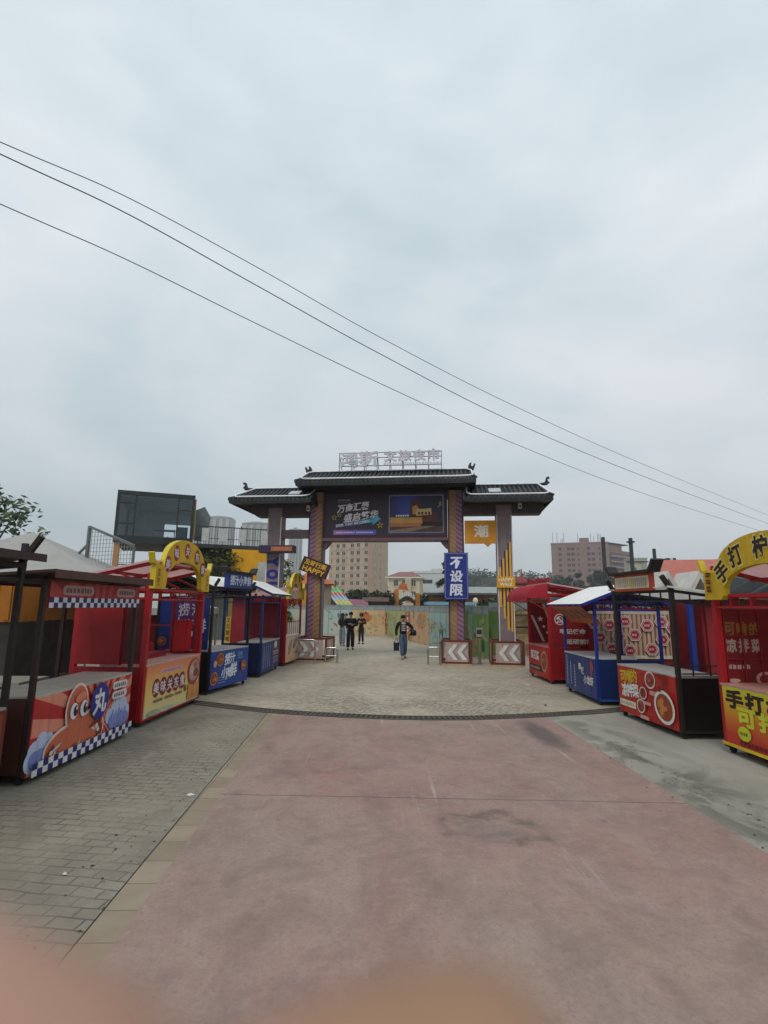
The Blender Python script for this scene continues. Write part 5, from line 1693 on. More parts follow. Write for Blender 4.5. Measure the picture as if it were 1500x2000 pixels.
def bush(loc, r, h, label, group=None, leaf=.12, n=900, seed=1, lm=None, cat='shrub', name='shrub'):
    rnd = random.Random(seed)
    t = thing(name, loc, label, cat, 0, group)
    mb = MB()
    bark = c('4b4438', .85, var=.35)
    for k in range(5):
        an = rnd.uniform(0, 6.28)
        mb.tube([(0, 0, 0), (r * .3 * math.cos(an), r * .3 * math.sin(an), h * .4), (r * .6 * math.cos(an), r * .6 * math.sin(an), h * .8)], [.04, .03, .012], bark, 5)
    mb.build('stem', t)
    mb = MB()
    for k in range(8):
        an = rnd.uniform(0, 6.28); q = rnd.random() ** .5 * r * .65
        leaf_cloud(mb, (q * math.cos(an), q * math.sin(an), h * rnd.uniform(.3, .8)), (r * .5, r * .5, h * .28), n // 8, leaf, lm or leaf_mat('leaf_green', '26331c', '55663a'), rnd)
    mb.build('foliage', t)
    return t

# ------------------------------------------------------------------ far buildings
def building(name, label, p0, p1, depth, zb, zt, wall, cat='building', roof_edge=None):
    """p0, p1: ends of the facade we see (viewer's left, right); local x along it, y away"""
    d = V((p1[0] - p0[0], p1[1] - p0[1], 0))
    t = thing(name, (p0[0], p0[1], zb), label, cat, math.atan2(d.y, d.x))
    W_ = d.length
    mb = MB()
    mb.box(0, 0, -zb - .5, W_, depth, zt - zb, wall)
    w = mb.build('wall', t)
    if roof_edge:
        mb = MB()
        for x0, y0, x1, y1 in ((-.2, -.2, W_ + .2, .15), (-.2, depth - .15, W_ + .2, depth + .2), (-.2, .15, .15, depth - .15), (W_ - .15, .15, W_ + .2, depth - .15)):
            mb.box(x0, y0, zt - zb - .1, x1, y1, zt - zb + .7, roof_edge)
        mb.build('parapet', t)
    return t, W_, zt - zb

def window_proto(w, h, frame, pane, sill=True, ac=False, name='window', parent=None, d=.12):
    """one window, seen from -y: frame, dark pane, mullion, sill"""
    mb = MB()
    mb.box(-w / 2, -.02, 0, w / 2, d, h, pane)
    f = .09
    mb.box(-w / 2 - f, -.06, -f, -w / 2, d, h + f, frame); mb.box(w / 2, -.06, -f, w / 2 + f, d, h + f, frame)
    mb.box(-w / 2, -.06, -f, w / 2, d, 0, frame); mb.box(-w / 2, -.06, h, w / 2, d, h + f, frame)
    mb.box(-.035, -.045, 0, .035, -.02, h, frame)
    if sill: mb.box(-w / 2 - .15, -.22, -.2, w / 2 + .15, 0, -f - .003, frame)
    return mb.build(name, parent)

def put(proto, parent, locs):
    for i, (x, y, z, rz) in enumerate(locs):
        o = proto if i == 0 else proto.copy()
        if i: COL.objects.link(o)
        o.parent = parent
        o.location = (x, y, z)
        o.rotation_euler = (0, 0, rz)

GL = glass_mat('dark_window_glass', '3a3f44')
# beige apartment block framed by the gate
beige = c('b7a088', .8, var=.14, scale=.25)
th_ = math.radians(-30)
L_ = 20.5
p1 = (2.4, 205); p0 = (2.4 - L_ * math.cos(th_), 205 + L_ * math.sin(-th_))
t, W_, H_ = building('apartment_block', 'tall beige apartment block with rows of dark windows seen through the gate', p0, p1, 12.5, 5.4, 33, beige, roof_edge=c('a8927c', .8))
R_ = random.Random(11)
pw = window_proto(1.5, 1.5, c('c9bca6', .6), GL)
locs = []
for r in range(9):
    z = 1.6 + r * 3.0
    for x in (4.3, 7.0, 11.0, 13.8, 17.4): locs.append((x, 0, z, 0))
put(pw, t, locs)
pn = window_proto(.6, 1.4, c('c9bca6', .6), GL, False)
locs = [(1.3, 0, 1.7 + r * 3.0, 0) for r in range(9)] + [(W_, 1.6 + 4.4 * k, 1.2 + r * 3.0, PI / 2) for r in range(9) for k in range(2)]
put(pn, t, locs)
mb = MB(); mb.box(-.4, -.3, .0, .4, 0, .6, c('c4c0b6', .6)); mb.ell((.1, -.3, .3), (.2, .04, .2), c('6b6b68'), 8, 6)
ac = mb.build('air_conditioner')
put(ac, t, [(x + R_.choice((-1.2, .0, 1.2)), 0, .75 + r * 3.0, 0) for r in range(8) for x in (4.3, 7.0, 11.0, 13.8, 17.4) if R_.random() < .62])
mb = MB()
for r in range(1, 10): mb.box(-.03, -.05, .4 + r * 3.0, W_ + .03, 0, .52 + r * 3.0, c('a38c75', .8))
mb.box(W_ - 2.1, -.12, .6, W_ - .1, 0, H_ - .8, c('a58d74', .8)); mb.build('floor_band', t)
rnd = random.Random(5); mb = MB()
for k in range(12): leaf_cloud(mb, (6 + k * .9, 1.0, H_ + .8), (.7, .6, .5), 40, .3, leaf_mat('leaf_dull', '2c3524', '5a6148'), rnd)
mb.build('roof_garden', t)

# cream villa with a red hipped roof
t, W_, H_ = building('villa', 'cream villa with red hipped roof behind the orange play arch', (6.2, 151), (14.9, 149), 8, 4, 10.2, c('c3b59a', .8, var=.1, scale=.4))
mb = MB()
for a_, b_ in (((-.6, -.6, H_), (W_ + .6, -.6, H_)),):
    z0, z1 = H_, H_ + 1.7
    q = [(-.7, -.7, z0), (W_ + .7, -.7, z0), (W_ + .7, 8.7, z0), (-.7, 8.7, z0), (2.4, 4, z1), (W_ - 2.4, 4, z1)]
    mb.add(q, [(0, 1, 5, 4), (1, 2, 5), (2, 3, 4, 5), (3, 0, 4)], c('8a5f5c', .75, var=.25, scale=1)); mb.box(-.8, -.8, z0 - .35, W_ + .8, 8.8, z0 - .002, c('d3cdc4', .7))
mb.build('roof', t)
pw2 = window_proto(1.3, 1.6, c('cfc6b4', .6), GL)
put(pw2, t, [(x, 0, z, 0) for z in (.6, 3.7) for x in (2.2, 7.2)])
pw3 = window_proto(.8, 1.0, c('cfc6b4', .6), GL)
put(pw3, t, [(4.4, 0, 4.3, 0), (4.7, 0, 1.4, 0), (5.8, 0, 2.6, 0)])
mb = MB(); mb.box(4.9, -.8, -.2, 6.7, 0, H_ - .36, c('b9a98c', .8)); mb.build('stair_bay', t)

# white modern house
t, W_, H_ = building('house', 'white flat roofed modern house beside the cream villa', (14.6, 172), (25.6, 169), 9, 3, 12.7, c('bfc1c0', .75, var=.1, scale=.4), roof_edge=c('c9cac8', .7))
mb = MB(); mb.box(6.2, 2, H_, 9.4, 5, H_ + 1.5, c('c2c4c2', .7)); mb.build('roof_room', t)
pw4 = window_proto(1.5, 1.8, c('8a8c8c', .5), GL, False)
put(pw4, t, [(3.0, 0, 2.6, 0), (6.0, 0, 2.9, 0), (8.6, 0, 2.6, 0)])
pw5 = window_proto(3.6, 1.1, c('8a8c8c', .5), GL, False)
put(pw5, t, [(5.0, 0, 6.4, 0)])
pw6 = window_proto(.6, .6, c('8a8c8c', .5), GL, False)
put(pw6, t, [(9.0, 0, 6.6, 0)])

# pink block on the rise, its right-hand wing lined with balconies
pink = c('8b736b', .8, var=.12, scale=.25)
cz = 13.5
t, W_, H_ = building('office_block', 'dull pink seven storey block with roof masts beyond the stalls', (103, 291), (130.5, 280), 6, cz, 37, pink, roof_edge=c('957672', .8))
mb = MB(); mb.box(15.0, 1, H_, 20, 5.5, H_ + 3.2, pink); mb.box(17.2, -.4, 4, 17.9, 0, H_ + 1.5, pink); mb.build('stair_tower', t)
pk = window_proto(1.6, 1.5, c('8a6c68', .7), GL, False)
put(pk, t, [(x, 0, 2 + r * 3.0, 0) for r in range(7) for x in (4.6, 9.2, 11.4, 19.5, 21.8)][:34])
pk2 = window_proto(.8, 1.4, c('8a6c68', .7), GL, False)
put(pk2, t, [(x, 0, 2 + r * 3.0, 0) for r in range(7) for x in (14.2, 25.0)])
ad = math.atan2(-11, 26.5)
wing_o = V((130.5, 280, cz))
tw = MB()
mb = MB()
# wing runs back from the corner
wd = V((151 - 130.5, 294 - 280, 0))
rz = math.atan2(wd.y, wd.x) - ad
wl = wd.length
M_ = Matrix.Rotation(rz, 4, 'Z')
def wl_box(mb, x0, y0, z0, x1, y1, z1, m):
    vs = [M_ @ V((x, y, z)) + V((W_, 0, 0)) for z in (z0, z1) for y in (y0, y1) for x in (x0, x1)]
    mb.add(vs, [(0, 2, 3, 1), (4, 5, 7, 6), (0, 1, 5, 4), (2, 6, 7, 3), (0, 4, 6, 2), (1, 3, 7, 5)], m)
wl_box(mb, 0.02, .1, -cz, wl, 6, H_ - 3.5, pink)
wl_box(mb, 0.02, .1, H_ - 3.5, wl * .55, 6, H_ + .3, pink)
wl_box(mb, -.02, -.6, H_ - .2, wl * .78, 6.2, H_ + .25, c('4a4644', .7))
mb.build('wing', t)
mb = MB()
for r in range(6):
    wl_box(mb, .8, -.9, 1.0 + r * 3, wl - .5, .1, 1.3 + r * 3, c('8f726e', .8)); wl_box(mb, .8, -.9, 1.3 + r * 3, wl - .5, -.78, 2.1 + r * 3, c('a08480', .8))
    wl_box(mb, 1.2, .0, 1.35 + r * 3, wl - .9, .09, 3.4 + r * 3, GL)
mb.build('balcony', t)
R_ = random.Random(2)
mb = MB()
for x in (1.0, 3.4, 5.4, 6.2, 7.0, 14.2, 21, 22.6, 24.6, 25.2, 26): mb.tube([(x, 2, H_), (x, 2, H_ + R_.uniform(3, 7))], .12, c('6b6e70', .5), 5)
mb.build('mast', t)
# pale flats beyond
t, W_, H_ = building('flats', 'cream flats with dark roof canopy peeping out behind the pink block', (127, 251), (135, 250), 8, 12, 25.6, c('b3ac98', .8, var=.1, scale=.4), roof_edge=c('a8a494', .8))
mb = MB(); mb.box(-.8, -.8, H_ - 1.4, W_ + .4, 3, H_ - .9, c('403f3d', .7)); mb.box(5.5, -.7, H_ - 6, 7.6, 0, H_ - 2, c('8f948f', .5)); mb.build('canopy', t)
put(window_proto(1.4, 1.6, c('8a8578', .6), GL), t, [(2.2, 0, 1.5 + 3.2 * r, 0) for r in range(3)])
t, W_, H_ = building('flats', 'distant small grey flats between the cream flats and the pink roofed hall', (152, 262), (163, 262), 8, 12, 21, c('a3a49e', .8, var=.1, scale=.4), roof_edge=c('99998f', .8))
put(window_proto(1.6, 1.6, c('8a8578', .6), GL), t, [(2 + 3.4 * k, 0, 1.5 + 3.2 * r, 0) for r in range(2) for k in range(3)])

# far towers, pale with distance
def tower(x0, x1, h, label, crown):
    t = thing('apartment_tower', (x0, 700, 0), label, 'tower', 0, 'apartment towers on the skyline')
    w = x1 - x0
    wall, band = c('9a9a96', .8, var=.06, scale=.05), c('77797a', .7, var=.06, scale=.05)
    mb = MB(); mb.box(0, 0, 0, w, 18, h, wall)
    for k in range(4): mb.box(w * (.06 + .24 * k), -1.6, 0, w * (.18 + .24 * k), 0, h - 3, c('a5a5a1', .8))
    for r in range(int(h / 3)):
        for k in range(4): mb.box(w * (.185 + .24 * k), -.15, 1 + r * 3, w * (.295 + .24 * k), 0, 2.7 + r * 3, band)
    mb.build('wall', t)
    mb = MB(); mb.box(w * .3, 4, h, w * .6, 10, h + 2.5, wall); mb.build('lift_house', t)
    if crown:
        mb = MB()
        n = 12
        p = [(0, h), (w, h)] + [(w * (1 - k / n), h + crown * math.sin(PI * k / n)) for k in range(1, n)]
        mb.prism([(x, y) for x, y in p], (0, -1, 0), (1, 0, 0), (0, 0, 1), 16, wall); mb.build('crown', t)
tower(-235, -223.5, 115.5, 'slim pale tower half hidden by the container lodge', 0)
tower(-216, -180, 115.5, 'broad pale tower with a rounded crown over the deck rail', 2.5)
tower(-167, -130, 108.5, 'broad pale tower standing behind the end of the lodge deck', 2.5)
tower(-104, -88, 102, 'grey tower between the YOU column and the tilted HAPPY column', 0)
tower(-126, -112, 84, 'lower tower beside the YOU column', 0)

# ------------------------------------------------------------------ hill and its woods
R_ = random.Random(21)
def hz(x, y):
    g = lambda a, b, s: math.exp(-((x - a) / s) ** 2) * b
    r = 21 * math.exp(-((x - 72) / 26) ** 2) + 17 * math.exp(-((x - 112) / 30) ** 2) + 20 * math.exp(-((x - 160) / 42) ** 2) + 11 * math.exp(-((x - 20) / 45) ** 2) + 12 * math.exp(-((x - 260) / 70) ** 2) + 9 * math.exp(-((x + 90) / 60) ** 2)
    return r * math.exp(-((y - 400) / 60) ** 2)
mb = MB()
nx, ny = 60, 12
for j in range(ny + 1):
    for i in range(nx + 1):
        x, y = -220 + 640 * i / nx, 310 + 180 * j / ny
        mb.v.append((x, y, hz(x, y) - .4))
k_ = mb._m(c('2c3226', .9, var=.4, scale=.05))
for j in range(ny):
    for i in range(nx):
        a = j * (nx + 1) + i
        mb.f.append((a, a + 1, a + nx + 2, a + nx + 1)); mb.mi.append(k_); mb.sm.append(True)
tag(mb.build('hills'), kind='structure')
mb = MB()
lm = leaf_mat('hill_leaf', '1f291d', '46523a')
for _ in range(1100):
    x = R_.uniform(-200, 380); y = R_.uniform(330, 410)
    z = hz(x, y)
    if z < 3 and R_.random() < .6: continue
    s = R_.uniform(2.2, 4.4)
    leaf_cloud(mb, (x, y, z + s * .5), (s, s, s * .9), 26, 1.0, lm, R_)
tag(mb.build('hill_woods'), 'dark green wooded hill beyond the gate columns', 'woodland', kind='stuff')

GT = 'trees on the rise below the pink block'
for k, (x, y, h, r) in enumerate(((88, 235, 13, 6), (95, 236, 16, 5.5), (103, 240, 17, 7), (112, 240, 14, 8))):
    tree((x, y, 2), h, r, ('bushy dark tree between the pavilion and the pink block', 'slender dark tree at the corner of the pink block', 'tall rounded dark tree in front of the pink block', 'spreading dark tree at the foot of the pink block')[k], GT, .9, 1500, 30 + k, leaf_mat('far_leaf', '1d281c', '414e36'), trunk_r=.4, clumps=12, crown_from=.15)

# long low building under the hill
t, W_, H_ = building('market_hall', 'long low brick hall with grey metal roof behind the gate columns', (7.5, 64), (21, 62), 8, 0, 3.9, c('8a5f4a', .85, var=.2, scale=1.2))
mb = MB(); mb.add([(-.6, -1.2, 3.7), (W_ + .6, -1.2, 3.7), (W_ + .6, 4, 4.6), (-.6, 4, 4.6), (-.6, 9, 3.7), (W_ + .6, 9, 3.7)], [(0, 1, 2, 3), (3, 2, 5, 4)], c('8d9290', .5)); mb.box(-.6, -1.22, 3.45, W_ + .6, -1.18, 3.7, c('4c4e4d', .6)); mb.build('roof', t)
mb = MB(); mb.box(.5, -.03, 0, W_ - .5, 0, 1.6, c('4a3a32', .8)); mb.build('shutter', t)

# ------------------------------------------------------------------ painted hoarding
FENCE = [(-7.5, 40), (-3.6, 39.4), (-1.0, 38.9), (1.36, 37.8), (2.45, 33.4), (3.46, 29.0), (4.05, 26), (4.62, 23.2), (5.0, 21.9)]
ft = thing('mural_hoarding', (0, 0, .004), 'painted site hoarding with pastel murals and grey top rail along the path', 'hoarding')
MUR = [('pale_blue_mural', [(0, 'a8b4ae'), (.5, 'b5bfb4'), (1, 'a8b8b0')]), ('pale_blue_mural_b', [(0, 'b3b5a8'), (.6, 'a9bab4'), (1, '9db3b0')]), ('yellow_mural', [(0, 'c4b690'), (.5, 'c4a276'), (1, 'c09468')]),
       ('green_mural', [(0, '93a468'), (.5, 'a3ab70'), (1, '9aa874')]), ('orange_mural', [(0, 'b7a070'), (.5, 'c49a70'), (1, 'b8987a')]), ('teal_mural', [(0, '8fa8a4'), (.5, '93b0ac'), (1, 'a6b49c')]),
       ('teal_mural_b', [(0, '87a4a6'), (.6, '8fadaa'), (1, 'a5b08a')]), ('bright_green_mural', [(0, '5f8a3c'), (.5, '6f9148'), (1, '7d9850')])]
def mural_mat(name, stops):
    m, t, b = new_mat(name)
    p = nd(t, 'ShaderNodeTexCoord').outputs['Object']
    n = noise(t, p, .7, 3.0, .5, .8)
    base = ramp(t, n, [(.3, lin(stops[0][1])), (.5, lin(stops[1][1])), (.7, lin(stops[2][1]))])
    base = mixc(t, mrange(t, noise(t, p, 2.2, 5.0, .6), .5, .7, 0, .25), base, lin('6f8a86'))
    t.links.new(base, b.inputs['Base Color'])
    b.inputs['Roughness'].default_value = .7
    return m
posts_ = []
for i in range(len(FENCE) - 1):
    p, q = V((*FENCE[i], 0)), V((*FENCE[i + 1], 0))
    d = q - p
    L = d.length
    u = d / L
    nrm = V((u.y, -u.x, 0))                     # towards the path
    mb = MB()
    mb.bar(p + V((0, 0, .93)), q + V((0, 0, .93)), .05, 1.72, mural_mat(*MUR[i]))
    a = Art(mb, p + nrm * .026, u, (0, 0, 1), .004)
    if i == 1:
        for u0, v0 in ((1.9, .9), (2.1, 1.3), (2.3, 1.0), (1.7, 1.35)): a.ell(u0, v0, .14, .22, c('7d7a78', .7), .3, 10)
        a.ell(2.25, 1.45, .10, .12, c('3a3c40', .7), .5, 10)
    if i == 2:
        a.star(1.1, 1.45, .3, c('a84a34', .7), 6, .6); a.ell(1.1, 1.2, .5, .28, c('b5703c', .7), .2)
    if i == 3:
        red = c('a8482e', .7)
        a.poly([(.25, .2), (.6, .1), (.62, .5), (.75, .8), (.75, 1.1), (.6, 1.4), (.58, 1.65), (.22, 1.65), (.2, 1.4), (.02, 1.1), (.02, .8), (.2, .5)], red)
        for k in range(3): a.dashes(.1, .62 + k * .3, .68, .72 + k * .3, c('c99a7a', .7))
        a.rect(1.5, .1, 1.52, 1.7, c('6f8a60', .7))
    if i == 4:
        a.rect(.1, .1, 1.1, 1.75, c('b0603c', .7))
        for k in range(5): a.rect(.48, .55 + k * .24, .72, .72 + k * .24, WHITE)
        a.ell(.6, .38, .12, .1, c('c98a3c', .7)); a.ell(3.1, 1.3, .7, .42, c('bf8258', .7), .1); a.rect(1.4, .5, 2.4, .54, c('cdb494', .7)); a.rect(1.4, .7, 2.2, .74, c('cdb494', .7)); a.rect(1.4, 1.05, 2.6, 1.09, c('cdb494', .7))
    rm = random.Random(40 + i)
    for k in range(26 if i in (2, 3, 4, 5, 6) else 10):
        cc = ['b58a5c', '8fa36a', '7f9c9a', 'c2a274', 'b4785a', '9fae8a', '86a0a8', 'c4b48c'][rm.randrange(8)]
        a.ell(rm.uniform(.1, max(.3, L - .1)), rm.uniform(.15, 1.65), rm.uniform(.05, .28), rm.uniform(.03, .12), c(cc, .7), rm.uniform(0, 3), 10)
    if i == 5:
        a.rect(1.7, .3, 2.2, .95, c('55696a', .7)); a.ell(1.95, .55, .16, .2, c('9ab0b0', .7)); a.rect(.3, 1.05, 1.1, 1.09, c('b8a080', .7)); a.rect(.4, 1.2, 1.0, 1.23, c('b8a080', .7)); a.ell(1.2, .35, .8, .1, c('9fb5ac', .7), .1)
    if i == 6:
        st = c('a8987a', .7)                        # painted draped figure
        a.poly([(.4, .1), (1.3, .1), (1.2, .9), (1.35, 1.2), (1.1, 1.35), (1.05, 1.55), (.95, 1.68), (.75, 1.68), (.65, 1.5), (.68, 1.35), (.45, 1.2), (.55, .8)], st)
        for k in range(4): a.poly([(.55 + k * .18, .12), (.62 + k * .18, .12), (.72 + k * .12, 1.15), (.68 + k * .12, 1.15)], c('84755c', .7))
        a.ell(.84, 1.52, .1, .13, c('8f7a60', .7)); a.rect(1.9, .1, 1.93, 1.75, c('6f7a68', .7))
    if i == 7:
        a.rect(.15, .8, .7, 1.0, c('8a6a4c', .7)); a.rect(.2, .45, .6, .8, c('a88a60', .7)); a.ell(.95, .5, .12, .25, c('3f5a34', .7)); a.dashes(.2, .84, .65, .95, c('5a3a2c', .7))
    mb.build('mural_panel', ft)
    mb = MB()
    mb.bar(p + V((0, 0, 1.80)), q + V((0, 0, 1.80)), .06, .02, c('8d969a', .4)); mb.bar(p + V((0, 0, 2.10)), q + V((0, 0, 2.10)), .07, .035, c('a3acb0', .35))
    mb.bar(p + V((0, 0, 1.95)), q + V((0, 0, 1.95)), .02, .26, c('95a0a2', .35))
    for k in range(max(1, int(L / .9)) + 1):
        s = p + u * min(L, k * .9)
        mb.bar(s + V((0, 0, 0)), s + V((0, 0, 2.11)), .06, .06, c('8b9496', .4))
    mb.build('top_rail', ft)
# green panel between the outer columns, set across the line of the hoarding
t = thing('mural_screen', (4.35, 23.6, .004), 'bright green painted screen between the two guarded columns', 'screen', -.25)
mb = MB(); mb.box(-.4, 0, .05, 1.55, .06, 1.92, mural_mat('green_screen_mural', MUR[7][1]))
a = Art(mb, (-.4, 0, .05), (1, 0, 0), (0, 0, 1))
a.rect(.15, .75, .55, 1.2, c('8f7a52', .7)); a.rect(.9, .75, 1.6, 1.2, c('8a7c5a', .7)); a.dashes(.95, 1.02, 1.5, 1.14, c('5f4a34', .7)); a.ell(1.4, .75, .12, .3, c('3c5a30', .7)); a.rect(.28, .5, .38, .9, c('a8603c', .7)); a.ell(.7, .15, .3, .08, c('5fa838', .7))
mb.build('panel', t)
mb = MB(); mb.bar((-.4, .03, 2.0), (1.55, .03, 2.0), .03, .14, c('95a0a2', .35)); mb.bar((-.4, .03, 2.1), (1.55, .03, 2.1), .07, .03, c('a3acb0', .35)); mb.build('top_rail', t)

# sandstone bank beyond the outer column
R_ = random.Random(8)
mb = MB()
m_ = c('b39a72', .9, var=.35, scale=1.3, bump=.6)
t = thing('rock_bank', (5.6, 24.2, 0), 'sand coloured cut rock bank beyond the HAPPY WALK column', 'rock bank', -.12)
nx, nz = 46, 9
for j in range(nz + 1):
    for i in range(nx + 1):
        x = 18.0 * i / nx
        z = 2.05 * j / nz
        y = .35 * j / nz + .22 * math.sin(x * 1.7 + j) * .5 + R_.uniform(-.08, .08) + (.25 if j in (3, 4) else 0)
        mb.v.append((x, y, z + (R_.uniform(-.1, .15) if j == nz else 0)))
k_ = mb._m(m_)
for j in range(nz):
    for i in range(nx):
        a = j * (nx + 1) + i
        mb.f.append((a, a + 1, a + nx + 2, a + nx + 1)); mb.mi.append(k_); mb.sm.append(False)
b0 = len(mb.v)
for i in range(nx + 1): mb.v.append((18.0 * i / nx, 5, 2.0))
for i in range(nx):
    a = nz * (nx + 1) + i
    mb.f.append((a, a + 1, b0 + i + 1, b0 + i)); mb.mi.append(k_); mb.sm.append(False)
mb.build('rock_face', t)
mb = MB(); mb.bar((0, -.2, 1.22), (18, -.3, 1.30), .12, .07, c('2f2c2b', .6)); mb.bar((0, .1, 1.75), (18, .1, 1.8), .08, .05, c('3a3634', .6)); mb.build('pipe', t)
mb = MB(); mb.box(0, .2, 2.0, 18, .24, 2.3, c('959c9c', .4)); mb.build('rail', t)

# ------------------------------------------------------------------ play ground beyond the hoarding
t = thing('rainbow_slide', (-4.1, 60, 0), 'rainbow striped slide with small tower behind the hoarding', 'slide')
mb = MB()
for x in (-.55, .55):
    for y in (.2, 1.5): mb.box(x - .06, y - .06, 0, x + .06, y + .06, 4.9, c('7a7264', .6))
mb.box(-.6, .15, 3.9, .6, 1.6, 4.1, c('6f6a60', .6)); mb.build('tower', t)
mb = MB(); mb.add([(-.8, -.1, 4.9), (.8, -.1, 4.9), (.8, 1.9, 5.0), (-.8, 1.9, 5.0), (-.8, -.1, 4.95), (.8, -.1, 4.95), (.8, 1.9, 5.05), (-.8, 1.9, 5.05)], [(3, 2, 1, 0), (4, 5, 6, 7), (0, 1, 5, 4), (1, 2, 6, 5), (2, 3, 7, 6), (3, 0, 4, 7)], c('a89a86', .6)); mb.build('roof', t)
mb = MB()
cols = ['76a03c', '3f9a54', '4aa85a', 'a8343c', 'b04a44', '4f86b8', '6aa0cc', 'b89a34', 'c0a83c', '86b04a']
for k in range(10):
    f0, f1 = k / 10, (k + 1) / 10
    for ln in range(4):
        x0 = -.6 + ln * .42
        a_ = V((x0 + 1.7 * f0, 0 - 2.6 * f0, 4.1 - 1.95 * f0)); b_ = V((x0 + 1.7 * f1, 0 - 2.6 * f1, 4.1 - 1.95 * f1))
        w = V((.36, 0, 0))
        mb.add([a_, a_ + w, b_ + w, b_], [(3, 2, 1, 0)], c(cols[k], .4)); mb.bar(a_, b_, .05, .14, c('c9c9b8', .5))
mb.build('lanes', t)
mb = MB(); mb.add([(-.7, .05, 0), (-.65, .05, 4.0), (1.1, -2.7, 2.0), (1.1, -2.7, 0)], [(0, 1, 2, 3)], c('3a2a44', .6)); mb.build('side_skirt', t)
t = thing('landing_mat', (-2.3, 58, 0), 'pink inflatable landing mat at the foot of the rainbow slide', 'inflatable')
mb = MB(); mb.prism([(0, 0), (2.9, 0), (2.6, 2.45), (2.0, 2.75), (.6, 2.8), (0.1, 2.2)], (-.1, 0, 0), (1, 0, 0), (0, 0, 1), 3.0, c('a8708a', .6)); mb.build('cushion', t)

def play_arch():
    t = thing('play_arch', (3.7, 70, 0), 'orange castle style arch with white lettering over its curve', 'arch sign')
    mb = MB(); org = c('b5742c', .6)
    for x in (0, 2.8): mb.box(x, 0, 0, x + .55, .5, 4.3 if x == 0 else 3.8, org)
    mb.build('pillar', t)
    n = 12
    mb = MB()
    o = [(.55 + 2.25 * k / n, 2.7 + .75 * math.sin(PI * k / n)) for k in range(n + 1)] + [(2.8 - 2.25 * k / n, 2.2 + .6 * math.sin(PI * k / n)) for k in range(n + 1)]
    mb.prism(o[::-1], (0, .1, 0), (1, 0, 0), (0, 0, 1), .3, c('3c3026', .6)); mb.build('span', t)
    mb = MB(); a = Art(mb, (0, .05, 0), (1, 0, 0), (0, 0, 1))
    for k in range(7):
        x = .72 + .3 * k; z = 3.05 + .62 * math.sin(PI * (x - .55) / 2.25)
        a.rect(x - .11, z - .3, x - .03, z + .3, WHITE); a.rect(x + .03, z - .25, x + .1, z + .3, WHITE); a.rect(x - .11, z - .02, x + .1, z + .06, WHITE)
    mb.build('lettering', t)
    mb = MB(); mb.prism([(.5, 4.3), (1.9, 4.1), (1.6, 4.9), (1.0, 5.2), (.6, 4.8)], (0, .1, 0), (1, 0, 0), (0, 0, 1), .3, c('c0683c', .6)); mb.build('flame', t)
    mb = MB(); mb.box(.55, -.2, 0, 2.8, .0, 2.2, c('9a4a34', .6)); mb.build('gate_board', t)
play_arch()
t = thing('play_hut', (9.4, 76, 0), 'little playhouse with yellow dome roof beyond the hoarding', 'playhouse')
mb = MB(); mb.box(0, 0, 0, 1.6, 1.4, 3.0, c('5a4a6a', .6)); mb.box(.5, -.02, 0, 1.1, 0, 2.4, c('a8483c', .6)); mb.build('wall', t)
mb = MB(); mb.lathe([(1.1, 3.0), (1.0, 3.6), (.6, 4.2), (.05, 4.5)], c('b8a04c', .6), 14, (.8, .7, 0)); mb.build('roof', t)
t = thing('pool_canopy', (6.6, 58, 0), 'light blue flat canopy just above the hoarding', 'canopy')
mb = MB(); mb.box(0, 0, 2.25, 5.6, 3, 2.6, c('6f9fb4', .5)); mb.build('roof', t)
for x, y in ((.2, .2), (5.4, .2), (.2, 2.8), (5.4, 2.8)):
    mb = MB(); mb.box(x - .06, y - .06, 0, x + .06, y + .06, 2.25, c('8a8f90')); mb.build('post', t)
t = thing('market_kiosk', (-.2, 63, 0), 'small dark wooden kiosk among the shrubs below the apartment block', 'kiosk')
mb = MB(); mb.box(0, 0, 0, 2.6, 2, 2.55, c('4a3a34', .7)); mb.build('wall', t)
mb = MB(); mb.add([(-.3, -.4, 2.6), (2.9, -.4, 2.6), (2.9, 1, 3.1), (-.3, 1, 3.1), (-.3, 2.4, 2.6), (2.9, 2.4, 2.6)], [(0, 1, 2, 3), (3, 2, 5, 4), (0, 3, 4), (1, 5, 2)], c('5a4038', .7)); mb.build('roof', t)
t = thing('garden_lamp', (7.4, 36, 0), 'white globe lamp post above the hoarding between the columns', 'lamp post')
mb = MB(); mb.tube([(0, 0, 0), (0, 0, 2.3)], .05, c('b5b5ae'), 8); mb.build('pole', t)
mb = MB(); mb.lathe([(.05, 2.3), (.16, 2.4), (.18, 2.55), (.1, 2.68), (.02, 2.72)], c('d6d2c4', .4), 12); mb.build('globe', t)
GS = 'shrubs behind the painted hoarding'
SL = ['broad dark shrub beside the rainbow slide', 'dense dark shrub in the middle of the shrub row', 'tall dark shrub under the apartment block', 'shrub beside the small wooden kiosk', 'loose shrub between the wooden kiosk and the play arch', 'loose shrub between the play arch and the yellow domed playhouse', 'dark shrub below the white house', 'dark shrub below the tall blue board', 'low shrub between the two guarded columns', 'rounded shrub in front of the brick hall']
for k, (x, y, r, h) in enumerate(((-2.2, 66, 2.2, 4.0), (-.2, 68, 2.0, 3.9), (1.0, 70, 1.8, 4.1), (2.3, 69, 1.6, 3.8), (3.6, 73, 1.4, 3.2), (8.0, 72, 1.6, 3.6), (9.8, 80, 2.4, 4.4), (12.0, 74, 2.4, 4.2), (10.4, 48, 1.2, 2.9), (12.6, 54, 1.6, 3.1))):
    bush((x, y, 0), r * 1.15, h, SL[k], GS, .24, 2200, 50 + k, leaf_mat('shrub_leaf', '20281a', '4a5534'))
